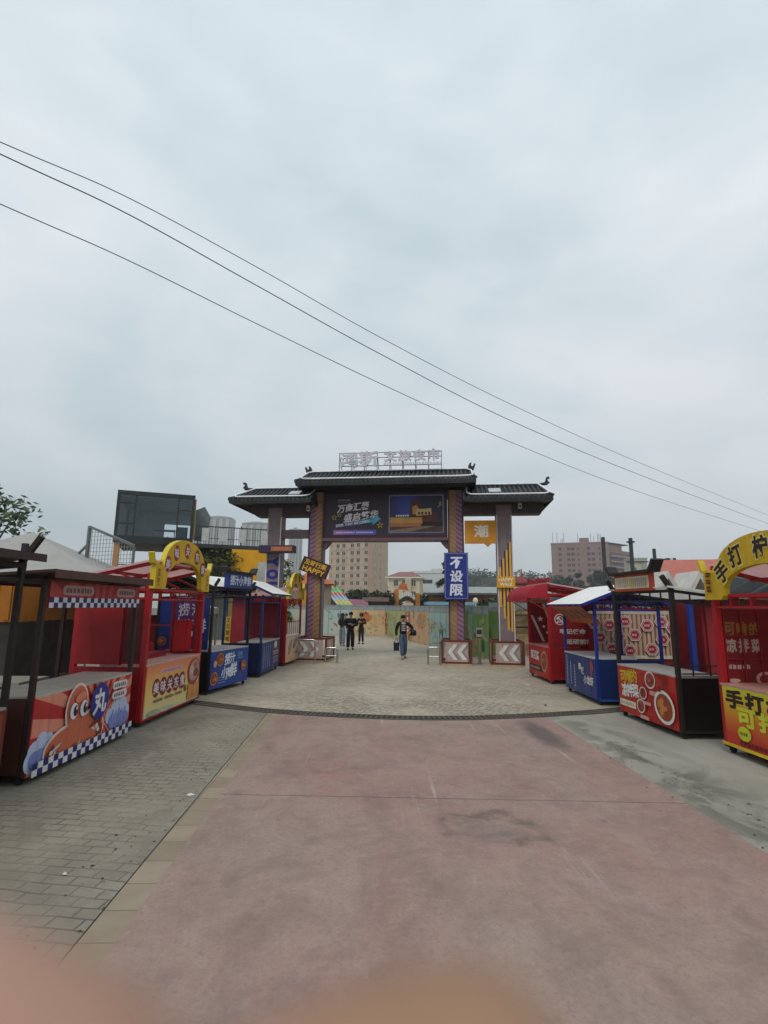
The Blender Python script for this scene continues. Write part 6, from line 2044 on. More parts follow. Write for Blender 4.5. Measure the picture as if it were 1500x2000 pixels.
tree((-5.2, 33, 0), 5.2, 1.2, 'thin yellowish green tree between the YOU column and the tilted HAPPY column', None, .12, 1600, 71, leaf_mat('bamboo_leaf', '3c4420', '7a7c40'), trunk_r=.07, crown_from=.2)
tree((9.3, 62, 0), 8.2, 1.0, 'narrow conifer showing beside the HAPPY WALK column', None, .2, 1300, 73, leaf_mat('far_leaf', '1d281c', '414e36'), trunk_r=.1, crown_from=.15)
t = thing('orange_hut', (-6.4, 46, 0), 'hut with orange roof behind the small arch stall by the gate', 'hut')
mb = MB(); mb.box(0, 0, 0, 3.2, 3, 3.9, c('8a7a6a', .7)); mb.box(.7, -.05, .5, 2.6, 0, 3.3, c('c08a2c', .6)); mb.build('wall', t)
mb = MB(); mb.add([(-.3, -.4, 3.9), (3.6, -.4, 3.9), (1.65, 1.5, 5.3), (-.3, 3.4, 3.9), (3.6, 3.4, 3.9)], [(0, 1, 2), (1, 4, 2), (4, 3, 2), (3, 0, 2)], c('b5613c', .65)); mb.build('roof', t)
t = thing('pavilion', (31, 110, 0), 'small red pavilion roof in front of the wooded hill', 'pavilion', 0)
mb = MB()
for x in (0, 4):
    for y in (0, 4): mb.box(x - .2, y - .2, 0, x + .2, y + .2, 5.2, c('7a2a2a', .6))
mb.build('posts', t)
mb = MB(); mb.lathe([(4.2, 5.2), (3.0, 5.8), (1.6, 6.8), (1.3, 6.9), (2.2, 7.0), (1.2, 7.7), (.2, 8.9), (.08, 10.2)], c('84322f', .7), 8, (2, 2, 0)); mb.build('roof', t)

# ------------------------------------------------------------------ left: container lodge, ivy, deck
t = thing('container_lodge', (-14.3, 30, 0), 'black glazed container lodge on stacked yellow containers with a railed deck', 'building', math.atan2(1.35, 4.0))
W_ = 4.2
fr_, yel = c('2b2e30', .5), c('dca21c', .55, var=.12)
mb = MB()
for z0, z1 in ((5.62, 5.9), (8.25, 8.5)): mb.box(0, 0, z0, W_, 5.5, z1, fr_)
for x in (0, W_ - .16):
    for y in (0, 5.34): mb.box(x, y, 5.9, x + .16, y + .16, 8.25, fr_)
for x in (.95, W_ - .95): mb.box(x, .02, 5.9, x + .08, .10, 8.25, fr_)
for z in (6.55, 7.75): mb.box(.16, .02, z, .95, .10, z + .07, fr_)
mb.box(W_ - .87, .02, 7.5, W_ - .16, .10, 7.57, fr_)
mb.box(W_ + .003, .2, 5.9, W_ + .08, .55, 8.3, c('b5862c', .5))
mb.build('frame', t)
gl = bpy.data.materials.new('smoked_glass'); gl.use_nodes = True
g_ = gl.node_tree; g_.nodes.clear()
tcx = nd(g_, 'ShaderNodeTexCoord'); nz_ = nd(g_, 'ShaderNodeTexNoise', {'Vector': tcx.outputs['Object'], 'Scale': .8})
tint = nd(g_, 'ShaderNodeMix', {'Factor': nz_.outputs[0], 'A': (.84, .88, .90, 1), 'B': (.90, .93, .95, 1)}, data_type='RGBA')
trn = nd(g_, 'ShaderNodeBsdfTransparent', {'Color': tint.outputs['Result']}); gls = nd(g_, 'ShaderNodeBsdfGlossy', {'Roughness': .05, 'Color': (.8, .85, .88, 1)})
fre = nd(g_, 'ShaderNodeFresnel', {'IOR': 1.5})
nd(g_, 'ShaderNodeOutputMaterial', {'Surface': nd(g_, 'ShaderNodeMixShader', {0: fre.outputs[0], 1: trn.outputs[0], 2: gls.outputs[0]}).outputs[0]})
mb = MB(); mb.box(.16, .05, 5.9, W_ - .16, .06, 8.25, gl); mb.build('front_glazing', t)
mb = MB(); mb.box(W_ - .06, .56, 5.9, W_ - .05, 5.3, 8.25, gl); mb.build('side_glazing', t)
mb = MB(); mb.box(.05, 5.36, 5.9, 2.4, 5.42, 8.25, c('c2c8ca', .6)); mb.box(2.4, 5.36, 7.4, W_ - .16, 5.42, 8.25, c('c2c8ca', .6)); mb.box(.02, .2, 5.9, .05, 5.3, 8.25, c('c2c8ca', .6)); mb.box(.05, .1, 8.2, W_ - .05, 5.3, 8.24, c('c2c8ca', .6)); mb.build('inner_wall', t)
mb = MB()
mb.box(1.9, 1.2, 6.45, 3.2, 1.9, 6.5, c('8a8f90', .5))
for x in (1.95, 3.15):
    for y in (1.25, 1.85): mb.box(x - .02, y - .02, 5.9, x + .02, y + .02, 6.45, c('8a8f90', .5))
mb.build('table', t)
mb = MB(); mb.box(W_ - .9, 1.2, 5.9, W_ - .3, 1.8, 6.7, c('2a4668', .6)); mb.build('cabinet', t)
mb = MB(); mb.prism([(0, 0), (.7, 0), (.9, 1.5), (.5, 2.15), (0, 1.9)], (W_ + .1, 1.4, 5.95), (1, 0, 0), (0, 0, 1), .15, c('6f7678', .5)); mb.build('door_canopy', t)
mb = MB()                                          # deck that continues past the lodge
mb.box(W_ + .001, .3, 5.42, 8.75, 5.2, 5.66, c('34373a', .6)); mb.box(0, 0, 5.5, W_, 5.4, 5.615, c('2e3133', .6)); mb.build('deck', t)
rail = MB()
for x in [W_ + .3 + .16 * k for k in range(28)]: rail.box(x - .012, .38, 5.66, x + .012, .40, 6.72, c('3a3e40', .5))
rail.box(W_ + .2, .36, 6.70, 8.72, .42, 6.76, c('3a3e40', .5)); rail.box(W_ + .2, .37, 6.0, 8.72, .41, 6.03, c('3a3e40', .5))
for x in (W_ + .3, 7.0, 8.68): rail.box(x - .03, .35, 5.66, x + .03, .43, 6.85, c('3a3e40', .5))
rail.build('railing', t)
for x in (W_ + .5, W_ + 1.55, W_ + 2.65, W_ + 4.0):
    mb = MB(); mb.box(x, .33, 5.85, x + .42, .36, 6.62, c('b9bcba', .5)); mb.build('rail_board', t)
mb = MB(); mb.box(6.5, -.05, 3.55, 8.6, 5.0, 5.38, yel)
for k in range(14): mb.box(6.55 + k * .148, -.075, 3.62, 6.62 + k * .148, -.052, 5.3, yel)
mb.build('yellow_container', t)
mb = MB(); mb.box(0, .6, 0, 6.45, 5.0, 3.4, c('5a5e58', .7)); mb.box(6.5, .5, 0, 8.6, 5.0, 3.5, c('8a7a4a', .7)); mb.box(3.6, 1.2, 3.4, 6.45, 5.0, 5.4, c('3e4440', .7)); mb.build('lower_container', t)
mb = MB()
for x in (.05, ): mb.box(x, .1, 3.4, x + .3, .4, 5.5, c('b5762c', .6))
mb.build('prop', t)
mb = MB()
for k in range(16): mb.box(.3 + .2 * k, .5, 3.4, .33 + .2 * k, .52, 4.25, c('45484a', .5))
mb.box(.3, .48, 4.25, 3.5, .54, 4.3, c('45484a', .5)); mb.build('balustrade', t)
rnd = random.Random(4)
mb = MB()
for k in range(70):
    x = rnd.uniform(3.0, 7.0); z = rnd.uniform(2.6, 5.2) if x > 3.9 else rnd.uniform(4.3, 5.6)
    leaf_cloud(mb, (x, .45 - rnd.random() * .5, z), (.42, .3, .34), 34, .11, leaf_mat('bamboo_leaf', '3c4420', '7a7c40') if rnd.random() < .6 else leaf_mat('leaf_green', '26331c', '55663a'), rnd)
tag(mb.build('climbing_plant', None, (-14.3, 29.6, 0), (0, 0, math.atan2(1.35, 4.0))), 'tangle of yellow green climbing plant hanging under the lodge deck', 'climber')
t = thing('billboard_column', (-5.2, 25.4, 0), 'white panel column with pink print between yellow container and YOU column', 'column')
mb = MB(); mb.box(0, 0, 0, .42, .4, 4.1, c('b3b8b6', .5)); mb.box(.05, -.02, 1.2, .38, 0, 3.1, c('a07f78', .6)); mb.box(.05, -.02, 3.12, .38, 0, 3.2, c('c9b45a', .5)); mb.build('panel', t)

# white market tents
def tent(loc, w, d, he, ht, label, rz=0, col='9b9994', grp='pale fabric market tents behind the first row of stalls'):
    t = thing('market_tent', loc, label, 'tent', rz, grp)
    mb = MB()
    n = 8
    m = c(col, .7, var=.12, scale=1.0)
    for s in range(4):
        cs = [(-w / 2, -d / 2), (w / 2, -d / 2), (w / 2, d / 2), (-w / 2, d / 2)]
        a, b = V((*cs[s], 0)), V((*cs[(s + 1) % 4], 0))
        rows = []
        for k in range(n + 1):
            f = k / n
            z = he + (ht - he) * (f ** 1.2)
            rows.append((a * (1 - f) + V((0, 0, z)), b * (1 - f) + V((0, 0, z))))
        for k in range(n):
            mb.add([rows[k][0], rows[k][1], rows[k + 1][1], rows[k + 1][0]], [(0, 1, 2, 3)], m, True)
        mb.add([a + V((0, 0, he - .22)), b + V((0, 0, he - .22)), b + V((0, 0, he)), a + V((0, 0, he))], [(0, 1, 2, 3)], m)
    mb.build('canopy', t)
    for x in (-w / 2 + .05, w / 2 - .05):
        for y in (-d / 2 + .05, d / 2 - .05):
            mb = MB(); mb.tube([(x, y, 0), (x, y, he)], .035, c('8a8c8c', .4), 8); mb.build('leg', t)
tent((-8.5, 13.6, 0), 6.0, 4.6, 2.62, 3.85, 'pale tent with tall peak behind the octopus stall', .1)
tent((-10.2, 10.6, 0), 4.0, 4.0, 3.0, 4.1, 'pale tent under the leafy tree', .2)
tent((-7.4, 19.5, 0), 3.4, 3.4, 1.95, 2.9, 'low pale tent seen through the seafood stall', .05, 'a3a39c')
# mesh screen
t = thing('mesh_screen', (-7.25, 13.9, 0), 'tall framed wire mesh screen propped beside the tent peak', 'screen', -.35)
mb = MB(); g = c('6f7272', .4, .3)
mb.bar((0, 0, 0), (.0, 0, 4.08), .07, .07, g); mb.bar((1.5, 0, 0), (1.5, 0, 3.5), .05, .05, g); mb.bar((.03, 0, 4.05), (1.5, 0, 3.52), .06, .06, g); mb.bar((-.7, -.1, 2.9), (0, 0, 3.6), .05, .05, g); mb.build('frame', t)
mb = MB()
for k in range(1, 15): mb.bar((.1 * k, 0, 2.2), (.1 * k, 0, 4.05 - .1 * k * .355), .010, .010, c('8a8e8e', .4))
for k in range(19): mb.bar((.03, 0, 2.2 + .1 * k), (min(1.47, max(.05, (4.05 - 2.2 - .1 * k) / .355)), 0, 2.2 + .1 * k), .010, .010, c('8a8e8e', .4))
mb.build('mesh', t)
# tree at the left edge
tree((-11.2, 15.4, 0), 5.3, 1.7, 'leafy tree with drooping fine leaves above the pale tent', None, .11, 1500, 91, leaf_mat('mango_leaf', '36432f', '6f7d5a'), trunk_r=.14, crown_from=.55, clumps=14)
# corrugated yellow container behind the nearest stalls
t = thing('site_container', (-13.5, 10.2, 0), 'ochre ribbed container on a dark base behind the octopus stall', 'container', .05)
mb = MB(); oc = c('a8691c', .55, var=.22); mb.box(0, 0, 1.72, 6.8, 2.4, 2.62, oc)
for k in range(28): mb.box(.1 + k * .24, -.035, 1.76, .2 + k * .24, -.001, 2.55, oc)
mb.build('wall', t)
mb = MB(); mb.box(0, .05, 0, 6.8, 2.3, 1.715, c('3f3a34', .8, var=.35)); mb.build('base', t)
t = thing('prep_table', (-7.2, 8.6, 0), 'grey plank topped prep table behind the octopus stall counter', 'table', 0)
mb = MB(); mb.box(0, 0, .82, 1.9, .8, .88, c('8d8a80', .7)); mb.build('top', t)
for x in (.06, 1.84):
    for y in (.06, .74):
        mb = MB(); mb.box(x - .03, y - .03, 0, x + .03, y + .03, .82, c('4a4642')); mb.build('leg', t)

# second row kiosks, seen through the first row
def kiosk(loc, w, d, h, wall, label, rz=0, strip=None, grp='second row of red kiosks behind the stalls'):
    t = thing('market_kiosk', loc, label, 'kiosk', rz, grp)
    mb = MB(); mb.box(0, 0, 0, w, d, .95, wall); mb.box(0, d - .06, .95, w, d, h, wall); mb.box(0, .06, .95, .05, d - .06, h, wall); mb.box(w - .05, .06, .95, w, d - .06, h, wall); mb.box(.05, .0, .951, w * .62, .05, h, wall); mb.build('body', t)
    mb = MB(); mb.box(-.12, -.35, h, w + .12, d + .1, h + .07, c('6a2c2c', .6)); mb.build('roof', t)
    if strip:
        mb = MB(); mb.box(-.22, -.03, .4, -.003, .0, 1.55, c('c4a02c', .5)); a = Art(mb, (-.22, -.03, .4), (1, 0, 0), (0, 0, 1))
        for k, ch in enumerate(strip): a.text(ch, .11, .98 - k * .27, .2, c('4a2a1c'), .16, .03)
        mb.build('side_banner', t)
kiosk((-6.1, 24.6, 0), 1.5, 1.4, 2.42, c('86222a', .55), 'plain red kiosk with a slim yellow banner behind the seafood stall', 0, '又见面啦')
kiosk((-9.3, 21.5, 0), 2.2, 1.6, 1.6, c('98222a', .55), 'low red kiosk behind the yellow arch stall', .1)
kiosk((10.6, 17.4, 0), 2.2, 1.5, 2.4, c('84222a', .55), 'red kiosk past the end of the hexagon price board', -.1)
kiosk((7.05, 11.0, 0), 2.6, 1.4, 2.3, c('8a2026', .55), 'red kiosk behind the black framed stall', -.05)
for k, (x, y) in enumerate(((-6.9, 17.6), (-6.3, 17.9), (-5.7, 17.6))):
    t = thing('plastic_chair', (x, y, 0), ('red plastic chair at the low tent end of the three', 'red plastic chair in the middle of the three by the low tent', 'red plastic chair at the navy stall end of the three')[k], 'chair', .3 * k + PI, 'red plastic chairs behind the stalls')
    rp = c('a3242a', .4)
    for a_, b_ in ((-.2, -.2), (.2, -.2), (-.2, .2), (.2, .2)):
        mb = MB(); mb.bar((a_, b_, 0), (a_ * .85, b_ * .85, .44), .04, .04, rp); mb.build('leg', t)
    mb = MB(); mb.box(-.22, -.22, .44, .22, .22, .47, rp); mb.build('seat', t)
    mb = MB(); mb.prism([(-.2, .471), (.2, .471), (.22, .85), (.1, .92), (-.1, .92), (-.22, .85)], (0, .18, 0), (1, 0, 0), (0, 0, 1), .03, rp); mb.build('backrest', t)

# ------------------------------------------------------------------ right: pink roof, dark poles, black parasols
t = thing('pink_hall', (15.2, 27.6, 0), 'hall with steep salmon pink roof and white verge behind the black stall', 'building', -.12)
mb = MB(); sal = c('b0685a', .65, var=.12, scale=1.0)
mb.add([(0, -1.2, 2.3), (9, -1.2, 2.3), (9, 2.4, 5.0), (1.0, 2.4, 4.85), (9, 6, 2.3), (0, 6, 2.3)], [(0, 1, 2, 3), (3, 2, 4, 5), (0, 3, 5)], sal); mb.build('roof', t)
mb = MB(); mb.bar((0, -1.23, 2.35), (1.0, 2.37, 4.90), .22, .08, c('cfc4c0', .6)); mb.build('verge', t)
mb = MB(); mb.box(.6, -.4, 0, 9, 5.4, 2.25, c('8c8078', .8)); mb.build('wall', t)
for k, (x, y) in enumerate(((12.4, 21.4), (13.6, 21.2), (14.9, 21.8))):
    tt = thing('white_gable', (x, y, 0), ('white peaked canopy beside the dark pole with a collar', 'white peaked canopy in the middle of three under the pink roof', 'white peaked canopy next to the grey tent wall')[k], 'canopy', -.1, 'small white peaked canopies under the pink roof')
    mb = MB(); mb.prism([(-.75, 2.35), (-.55, 2.35), (0, 3.35), (.55, 2.35), (.75, 2.35), (0, 3.65)], (0, 0, 0), (1, 0, 0), (0, 0, 1), 2, c('c9c4be', .5)); mb.build('roof', tt)
    for a_ in (-.65, .65):
        mb = MB(); mb.box(a_ - .05, 0, 0, a_ + .05, .1, 2.35, c('b5b0aa', .5)); mb.build('post', tt)
PL = ['dark steel pole tallest of the row, in front of the pink block', 'dark steel pole with a collar near its top', 'dark steel pole before the cream flats', 'dark steel pole in front of the pink roof']
for k, (x, y, h) in enumerate(((10.95, 24, 5.35), (12.25, 24, 5.33), (15.55, 28, 5.3), (19.6, 33, 5.3))):
    t = thing('steel_pole', (x, y, 0), PL[k], 'pole', 0, 'dark steel poles behind the stalls')
    mb = MB(); mb.box(-.065, -.065, 0, .065, .065, h, c('3b4146', .5)); mb.build('shaft', t)
    mb = MB(); mb.box(-.15, -.15, 0, .15, .15, .04, c('3b4146', .5))
    mb.build('base_plate', t)
    if k in (1, 3):
        mb = MB(); mb.box(-.15, -.1, h - .22, .15, .1, h - .15, c('3b4146', .5)); mb.build('collar', t)
for k, (x, y) in enumerate(((12.6, 16.8), (10.2, 12.0))):
    t = thing('parasol', (x, y, 0), ('folded-down black parasol in front of the pink roof', 'black canopy parasol behind the lemon tea stall')[k], 'parasol', 0, 'black parasols behind the stalls')
    mb = MB(); mb.lathe([(1.25, 2.35), (1.2, 2.45), (.7, 2.75), (.25, 3.0), (.05, 3.12)], c('17181a', .7), 8); mb.build('canopy', t)
    mb = MB(); mb.tube([(0, 0, 0), (0, 0, 3.1)], .03, c('55585a', .4), 8); mb.build('pole', t)
    mb = MB(); mb.lathe([(.3, 0), (.3, .06), (.05, .1)], c('3a3a3a', .7), 14); mb.build('base', t)
t = thing('dark_tent', (13.2, 18.6, 0), 'grey tent wall beside the folded black parasol', 'tent', -.1)
mb = MB(); mb.add([(0, 0, 2.3), (2.6, 0, 2.3), (2.6, 0, 3.1), (.2, 0, 3.2), (0, 2, 2.3), (2.6, 2, 2.3), (2.6, 1, 3.3), (.2, 1, 3.4)], [(0, 1, 2, 3), (3, 2, 6, 7), (7, 6, 5, 4), (0, 3, 7, 4), (1, 5, 6, 2)], c('4b4f52', .7)); mb.build('canopy', t)
for x in (.05, 2.55):
    mb = MB(); mb.tube([(x, .05, 0), (x, .05, 2.3)], .035, c('55585a', .4), 8); mb.build('leg', t)
GB = 'trees closing the view beyond the stalls'
for k, (x, y, h, r, lab) in enumerate(((-19, 36, 4.2, 2.4, 'dark tree between the wire mesh screen and the container lodge'), (-30, 44, 4.6, 3.2, 'broad dark tree beyond the pale tents'), (27, 44, 6.0, 3.0, 'round tree behind the ridge of the pink hall'), (36, 46, 6.5, 3.6, 'spreading tree past the far end of the pink hall'))):
    tree((x, y, 0), h, r, lab, GB, .26, 2200, 110 + k, trunk_r=.2, crown_from=.25)
bush((8.45, 13.6, 0), .5, 1.25, 'scrubby yellowish bush between the hexagon kiosk and the black stall', None, .07, 700, 66, leaf_mat('dry_leaf', '4a4428', '8a7a4a'))

t = thing('painted_post', (6.92, 11.25, 0), 'blue painted post beside the red kiosk behind the black framed stall', 'post')
mb = MB(); mb.box(-.05, -.05, 0, .05, .05, 2.25, c('233f94', .5)); mb.build('shaft', t)
mb = MB(); mb.box(-.11, -.11, 0, .11, .11, .02, c('1c2f6a', .5)); mb.build('base_plate', t)
# ------------------------------------------------------------------ overhead cables
CAB = [('top cable of the three crossing the sky', .0085, [(-6.23, 7.8, 9.66), (-4.7, 9.09, 9.78), (-2.61, 10.86, 9.62), (0.37, 13.37, 9.28), (4.95, 17.22, 9.02), (12.97, 23.97, 8.95), (30.8, 38.99, 9.28)]),
       ('middle cable of the three, slightly thicker', .0105, [(-6.22, 7.82, 9.45), (-4.68, 9.11, 9.44), (-2.59, 10.87, 9.17), (0.38, 13.37, 8.79), (4.92, 17.2, 8.42), (12.89, 23.91, 8.34), (30.54, 38.77, 8.58)]),
       ('lowest cable of the three crossing the sky', .0085, [(-6.14, 7.88, 8.56), (-4.62, 9.16, 8.50), (-2.55, 10.91, 8.26), (0.39, 13.38, 7.95), (4.9, 17.18, 7.64), (12.77, 23.81, 7.48), (30.29, 38.56, 7.79)])]
for lab, r, pts in CAB:
    a, b = V(pts[0]), V(pts[-1])
    ext0 = a + (a - V(pts[1])) * 2.2
    P = smooth_curve([ext0] + [V(p) for p in pts] + [b + (b - V(pts[-2])) * .7], 10)
    mb = MB(); mb.tube(P, r, c('3a3f44', .5), 6)
    tag(mb.build('overhead_cable'), lab, 'cable', 'cables across the sky')
# ------------------------------------------------------------------ people
def skin_geo(chains, mat, name, parent=None, sub=2, extra=None):
    """one continuous limbed surface grown round chains of (point, radius); points shared between chains are joined"""
    bm = bmesh.new()
    lay = bm.verts.layers.skin.verify()
    vs = {}
    first = True
    for ch in chains:
        prev = None
        for p, r in ch:
            k = tuple(round(x, 5) for x in p)
            if k not in vs:
                v = bm.verts.new(p)
                v[lay].radius = (r, r) if not isinstance(r, tuple) else r
                v[lay].use_root = first
                first = False
                vs[k] = v
            v = vs[k]
            if prev is not None and prev is not v and not bm.edges.get((prev, v)):
                bm.edges.new((prev, v))
            prev = v
    me = bpy.data.meshes.new(name)
    bm.to_mesh(me)
    bm.free()
    o = bpy.data.objects.new(name, me)
    COL.objects.link(o)
    sk = o.modifiers.new('skin', 'SKIN')
    sk.use_smooth_shade = True
    sk.branch_smoothing = 0.4
    s = o.modifiers.new('sub', 'SUBSURF')
    s.levels = s.render_levels = sub
    dg = bpy.context.evaluated_depsgraph_get()
    m2 = bpy.data.meshes.new_from_object(o.evaluated_get(dg), depsgraph=dg)
    o.modifiers.clear()
    o.data = m2
    bpy.data.meshes.remove(me)
    m2.name = name
    m2.materials.clear()
    m2.materials.append(mat)
    for p in m2.polygons: p.use_smooth = True
    if parent: o.parent = parent
    return o

SKIN_M = c('b5866c', .5, var=.1, scale=8)
HAIR = c('14100f', .5, var=.3, scale=20)
def hand_chains(w, d, side, s=1.0, curl=.5):
    """palm, four curled fingers and a thumb from wrist w along direction d"""
    w, d = V(w), V(d).normalized()
    x = V((side, 0, 0)); x = (x - d * x.dot(d)).normalized()
    y = d.cross(x).normalized() * (1 if side > 0 else -1)
    palm = w + d * .05 * s
    knu = w + d * .09 * s
    out = [[(w, .026 * s), (palm, .032 * s), (knu, .030 * s)]]
    for k, L in enumerate((.068, .076, .070, .056)):
        b = knu + y * (.030 - .02 * k) * s + d * .006 * s
        m = b + d * L * .55 * s - x * .012 * curl * s
        e_ = m + d * L * .4 * s - x * .035 * curl * s
        out.append([(knu, .030 * s), (b, .010 * s), (m, .009 * s), (e_, .007 * s)])
    tb = palm + y * .035 * s + d * .012 * s
    out.append([(palm, .032 * s), (tb, .012 * s), (tb + (d * .03 + y * .02 - x * .012) * s, .010 * s), (tb + (d * .052 + y * .018 - x * .025) * s, .008 * s)])
    return out

def person(loc, rz, h, label, J, top, trousers, shoe, hair='short', hair_m=HAIR, bulk=1.0, wide=1.0, head_dir=(0, -1, 0), inner=None):
    t = thing('person', loc, label, 'person', rz)
    k = h / 1.72
    g = {n: V(p) * k for n, p in J.items()}
    def C(*L): return [(g[n], r * k) for n, r in L]
    hd = g['head']
    body = [C(('pelvis', .12), ('waist', .105), ('chest', .125), ('neck0', .075), ('neck', .05), ('jaw', .066), ('head', .088), ('top', .066))]
    for s in 'LR':
        body.append(C(('neck0', .075), ('sh' + s, .056), ('el' + s, .042), ('wr' + s, .027)))
        body.append(C(('pelvis', .12), ('hip' + s, .088), ('kn' + s, .058), ('an' + s, .04), ('toe' + s, .033)))
        dirv = g['wr' + s] - g['el' + s]
        body += hand_chains(g['wr' + s], dirv, 1 if s == 'R' else -1, k)
    b = skin_geo(body, SKIN_M, 'body', t)
    f = V(head_dir).normalized()
    sd = f.cross(V((0, 0, 1))).normalized()
    mb = MB()
    mb.ell(hd + f * .092 * k + V((0, 0, -.018 * k)), (.012 * k, .018 * k, .022 * k), SKIN_M, 8, 6)
    mb.build('nose', b)
    for q in (-1, 1):
        mb = MB(); mb.ell(hd + f * .080 * k + sd * q * .032 * k + V((0, 0, .012 * k)), (.013 * k, .008 * k, .007 * k), c('1a1412', .3), 8, 6); mb.build('eye', b)
        if hair != 'hood':
            mb = MB(); mb.ell(hd + sd * q * .088 * k + V((0, 0, -.005)), (.014 * k, .02 * k, .03 * k), SKIN_M, 8, 6); mb.build('ear', b)
    mb = MB(); mb.ell(hd + f * .080 * k + V((0, 0, -.055 * k)), (.024 * k, .007 * k, .006 * k), c('7c4a44', .5), 8, 6); mb.build('mouth', b)
    # clothes
    tb = [C(('pelvis', .15 * bulk), ('waist', .135 * bulk), ('chest', .15 * bulk), ('neck0', .092 * bulk))]
    for s in 'LR':
        end = g['el' + s] + (g['wr' + s] - g['el' + s]) * .92
        tb.append([(g['neck0'], .092 * k * bulk), (g['sh' + s], .076 * k * bulk), (g['el' + s], .06 * k * bulk), (end, .046 * k * bulk)])
    skin_geo(tb, top, 'jacket', t)
    tr = [C(('pelvis', .135), ('waist', .11))]
    for s in 'LR':
        end = g['kn' + s] + (g['an' + s] - g['kn' + s]) * .97
        tr.append([(g['pelvis'], .135 * k), (g['hip' + s], .108 * k), (g['kn' + s], .078 * k * wide), (end, .066 * k * wide)])
    skin_geo(tr, trousers, 'trousers', t)
    for s in 'LR':
        mb = MB()
        a_, b_ = g['an' + s], g['toe' + s]
        fw = V((b_.x - a_.x, b_.y - a_.y, 0)).normalized()
        rot = Matrix.Rotation(math.atan2(fw.y, fw.x), 3, 'Z')
        m_ = (a_ + b_) / 2 + fw * .02
        mb.ell((m_.x, m_.y, max(.045, m_.z - .03)), (.14 * k, .05 * k, .045), shoe, 12, 8, rot)
        mb.build('shoe', t)
    if hair == 'short':
        mb = MB(); mb.ell(hd - f * .016 * k + V((0, 0, .034 * k)), (.104 * k, .106 * k, .098 * k), hair_m, 14, 10)
        mb.ell(hd + f * .02 * k + V((0, 0, .085 * k)), (.085 * k, .085 * k, .045 * k), hair_m, 12, 8); mb.build('hair', t)
    elif hair == 'long':
        mb = MB(); mb.ell(hd - f * .02 * k + V((0, 0, .03 * k)), (.112 * k, .114 * k, .108 * k), hair_m, 14, 10)
        q = [(hd - f * .05 * k, .105 * k), (hd - f * .10 * k + V((0, 0, -.16 * k)), .11 * k), (hd - f * .17 * k + V((0, 0, -.36 * k)), .10 * k), (hd - f * .17 * k + V((0, 0, -.56 * k)), .05 * k)]
        mb.tube([p for p, r in q], [r for p, r in q], hair_m, 10); mb.build('hair', t)
    else:
        mb = MB(); mb.ell(hd - f * .04 * k + V((0, 0, .015 * k)), (.125 * k, .125 * k, .14 * k), top, 14, 10); mb.build('hood', t)
        mb = MB(); mb.ell(hd + f * .022 * k + V((0, 0, .06 * k)), (.085 * k, .075 * k, .05 * k), hair_m, 12, 8); mb.build('hair', t)
    return t, g, k

def base_pose():
    return dict(pelvis=(0, 0, .93), waist=(0, .01, 1.08), chest=(0, .0, 1.27), neck0=(0, .01, 1.41), neck=(0, .0, 1.48), jaw=(0, -.025, 1.545), head=(0, -.01, 1.61), top=(0, 0, 1.675),
                shL=(-.19, .01, 1.38), elL=(-.24, .03, 1.12), wrL=(-.25, -.04, .88), shR=(.19, .01, 1.38), elR=(.24, .03, 1.12), wrR=(.25, -.04, .88),
                hipL=(-.09, 0, .88), knL=(-.10, -.02, .49), anL=(-.10, .02, .09), toeL=(-.12, -.13, .035), hipR=(.09, 0, .88), knR=(.10, -.02, .49), anR=(.10, .02, .09), toeR=(.12, -.13, .035))

BLK = c('121214', .7, var=.3, scale=6)
# walking man with a bag and a helmet
J = base_pose()
J.update(elR=(.40, .06, 1.20), wrR=(.27, -.12, 1.02), elL=(-.27, .04, 1.12), wrL=(-.27, -.03, .87), knL=(-.06, -.16, .50), anL=(-.05, -.20, .10), toeL=(-.06, -.36, .05), knR=(.10, .04, .49), anR=(.10, .28, .13), toeR=(.12, .16, .03),
         head=(0, -.05, 1.60), jaw=(0, -.06, 1.535), top=(0, -.05, 1.67), chest=(0, -.01, 1.27))
t, g, k = person((1.52, 21.95, .004), .05, 1.74, 'man walking towards the road in open dark jacket, striped top and jeans', J, c('17161b', .7, var=.3), c('4a5a72', .75, var=.35, scale=5), c('8a7f80', .6), bulk=1.12, wide=1.12, head_dir=(-.05, -1, -.15))
mb = MB()                                        # shirt front between the open jacket edges
N_ = 8
for i in range(9):
    z0, z1 = 1.06 + i * .042, 1.06 + (i + 1) * .042
    for j in range(N_):
        a0, a1 = -.45 + .9 * j / N_, -.45 + .9 * (j + 1) / N_
        r_ = .183
        pt = lambda a_, z: (r_ * math.sin(a_) * k, -r_ * math.cos(a_) * k - .012, z * k)
        mb.add([pt(a0, z0), pt(a1, z0), pt(a1, z1), pt(a0, z1)], [(0, 1, 2, 3)], c('b5b2ac', .7) if (i % 2 or i > 6) else c('1c1b20', .7), True)
mb.build('striped_top', t)
def world_pt(t, p): return t.location + Matrix.Rotation(t.rotation_euler.z, 3, 'Z') @ V(p)
p = world_pt(t, g['wrL'] + V((0, -.02, -.10)))
bt = thing('shopping_bag', p + V((0, 0, -.46)), 'navy shopping bag hanging from the hand of the walking man', 'bag', .2)
mb = MB(); mb.prism([(-.10, 0), (.10, 0), (.11, .32), (-.11, .32)], (0, -.06, 0), (1, 0, 0), (0, 0, 1), .12, c('18223a', .6, var=.3)); mb.build('pouch', bt)
for y in (-.05, .05):
    mb = MB(); mb.tube([(-.08, y, .32), (-.05, y * .6, .42), (0, y * .2, .465), (.05, y * .6, .42), (.08, y, .32)], .008, c('1e2c4e', .6), 6); mb.build('handle', bt)
p = world_pt(t, (.40 * k, -.06 * k, 1.0 * k))
ht = thing('helmet', p, 'round black helmet hanging from the bent arm of the walking man', 'helmet', .3)
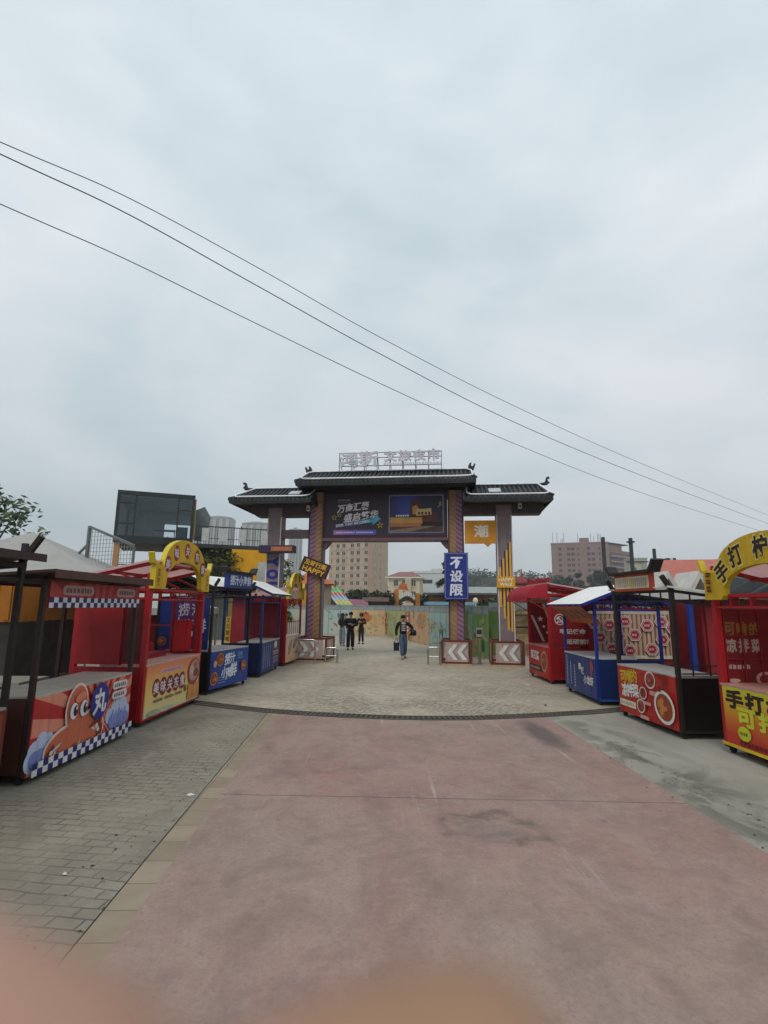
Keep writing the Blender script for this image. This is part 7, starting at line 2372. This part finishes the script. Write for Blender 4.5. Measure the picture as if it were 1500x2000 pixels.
mb = MB(); mb.lathe([(.02, .155), (.08, .14), (.125, .09), (.14, .02), (.135, -.05), (.125, -.09), (.11, -.09)], c('0f0f11', .25), 16); mb.build('shell', ht)
mb = MB(); mb.box(-.09, -.145, -.04, .09, -.12, .06, c('2a2c30', .15)); mb.build('visor', ht)
mb = MB(); mb.tube([(-.12, 0, -.08), (-.08, .02, .10), (-.03, .03, .19), (.05, .02, .10), (.12, 0, -.08)], .008, c('222224', .6), 6); mb.build('strap', ht)

# young woman seen from behind
J = base_pose()
J.update(elR=(.23, -.04, 1.14), wrR=(.12, -.20, 1.10), knR=(.10, -.08, .50), anR=(.13, -.10, .09), toeR=(.16, -.24, .04), knL=(-.10, .03, .49), anL=(-.12, .14, .10), toeL=(-.13, .0, .03))
t, g, k = person((-1.23, 28.5, .004), PI - .35, 1.69, 'woman seen from behind with waist long dark hair, olive top and pale jeans', J, c('5f5a4a', .8, var=.25), c('7d8894', .8, var=.25, scale=4), c('8a8a88', .6), 'long', wide=1.35)
# man in a bulky black jacket
J = base_pose()
J.update(elL=(-.31, .02, 1.14), wrL=(-.10, -.25, 1.17), elR=(.31, .02, 1.14), wrR=(.10, -.25, 1.14), knL=(-.11, -.10, .5), anL=(-.12, -.16, .09), toeL=(-.14, -.3, .035))
person((-.73, 26.26, .004), .1, 1.78, 'stout man in loose black jacket and trousers with hands held at his chest', J, BLK, BLK, c('0e0e0f', .5), bulk=1.42, wide=1.3)
# woman in a black hooded top
J = base_pose()
J.update(elL=(-.24, -.02, 1.12), wrL=(-.10, -.22, 1.20), elR=(.25, -.02, 1.13), wrR=(.03, -.24, 1.22), knL=(-.08, -.05, .5), knR=(.08, .0, .49))
person((-.25, 30.1, .004), -.1, 1.67, 'slim woman in black with her hood up looking at her hands', J, c('141416', .7, var=.3), BLK, c('1a1818', .5), 'hood')

# ------------------------------------------------------------------ fingers of the person taking the picture, at the lens
def cp(x, y, z):
    """millimetres right, up and ahead of the lens"""
    return V((0, 0, CAM_H)) + (_r * x + _u * y + _f * z) * .001
def mmr(r): return r * .001
fsk, ft_, tb_ = bpy.data.materials.new('finger_skin'), None, None
fsk.use_nodes = True
ft_ = fsk.node_tree; tb_ = ft_.nodes['Principled BSDF']
tcx = nd(ft_, 'ShaderNodeTexCoord')
nz_ = nd(ft_, 'ShaderNodeTexNoise', {'Vector': tcx.outputs['Object'], 'Scale': 70.0, 'Detail': 3.0})
sx_ = nd(ft_, 'ShaderNodeSeparateXYZ', {0: tcx.outputs['Object']})
fx_ = mth(ft_, 'MULTIPLY_ADD', nz_.outputs[0], .3, mrange(ft_, sx_.outputs[0], -.020, .004, -.15, .85))
ft_.links.new(ramp(ft_, fx_, [(.1, (.50, .285, .235)), (.5, (.40, .22, .15)), (.9, (.30, .165, .092))]), tb_.inputs['Base Color'])
tb_.inputs['Roughness'].default_value = .55
palm = cp(-70, -62, -18)
K = []
def fin(pts, rs): K.append([(palm, mmr(17))] + [(cp(*p), mmr(r)) for p, r in zip(pts, rs)])
fin([(-52, -46, -10), (-38, -18.4, 6), (-20, -15.5, 12.5), (-5.5, -22.6, 14.0)], [11, 9, 8.4, 6.2])          # forefinger across the corner of the view
fin([(-46, -60, -8), (-24, -54, 8), (-8, -27, 15.5), (3.2, -22.5, 16.4), (7.2, -22.6, 16.2)], [11, 9, 8.2, 7.8, 6.5])              # middle finger, tip up
fin([(-44, -72, -8), (-20, -74, 6), (0, -70, 10), (14, -64, 12)], [10, 8.8, 8, 6.4])
fin([(-48, -84, -10), (-28, -90, 0), (-14, -92, 4), (-4, -90, 6)], [9, 7.8, 7, 5.6])
fin([(-72, -40, -22), (-66, -20, -26), (-58, -4, -28)], [11, 9.5, 7.2])
K.append([(palm, mmr(17)), (cp(-92, -84, -30), mmr(20)), (cp(-120, -116, -46), mmr(24)), (cp(-150, -190, -60), mmr(28))])
hand = skin_geo(K, fsk, 'hand', None, 2)
tag(hand, 'blurred fingers of the person taking the picture, intruding at the lower corner', 'hand')

# ------------------------------------------------------------------ the air
hz_m = bpy.data.materials.new('haze')
hz_m.use_nodes = True
t_ = hz_m.node_tree
t_.nodes.clear()
vol = nd(t_, 'ShaderNodeVolumePrincipled', {'Color': (.92, .95, .97, 1), 'Density': 0.0005, 'Anisotropy': 0.2})
nd(t_, 'ShaderNodeOutputMaterial', {'Volume': vol.outputs[0]})
mb = MB()
mb.box(-810, -210, -1.0, 810, 1410, 126, hz_m)
tag(mb.build('haze'), kind='stuff')
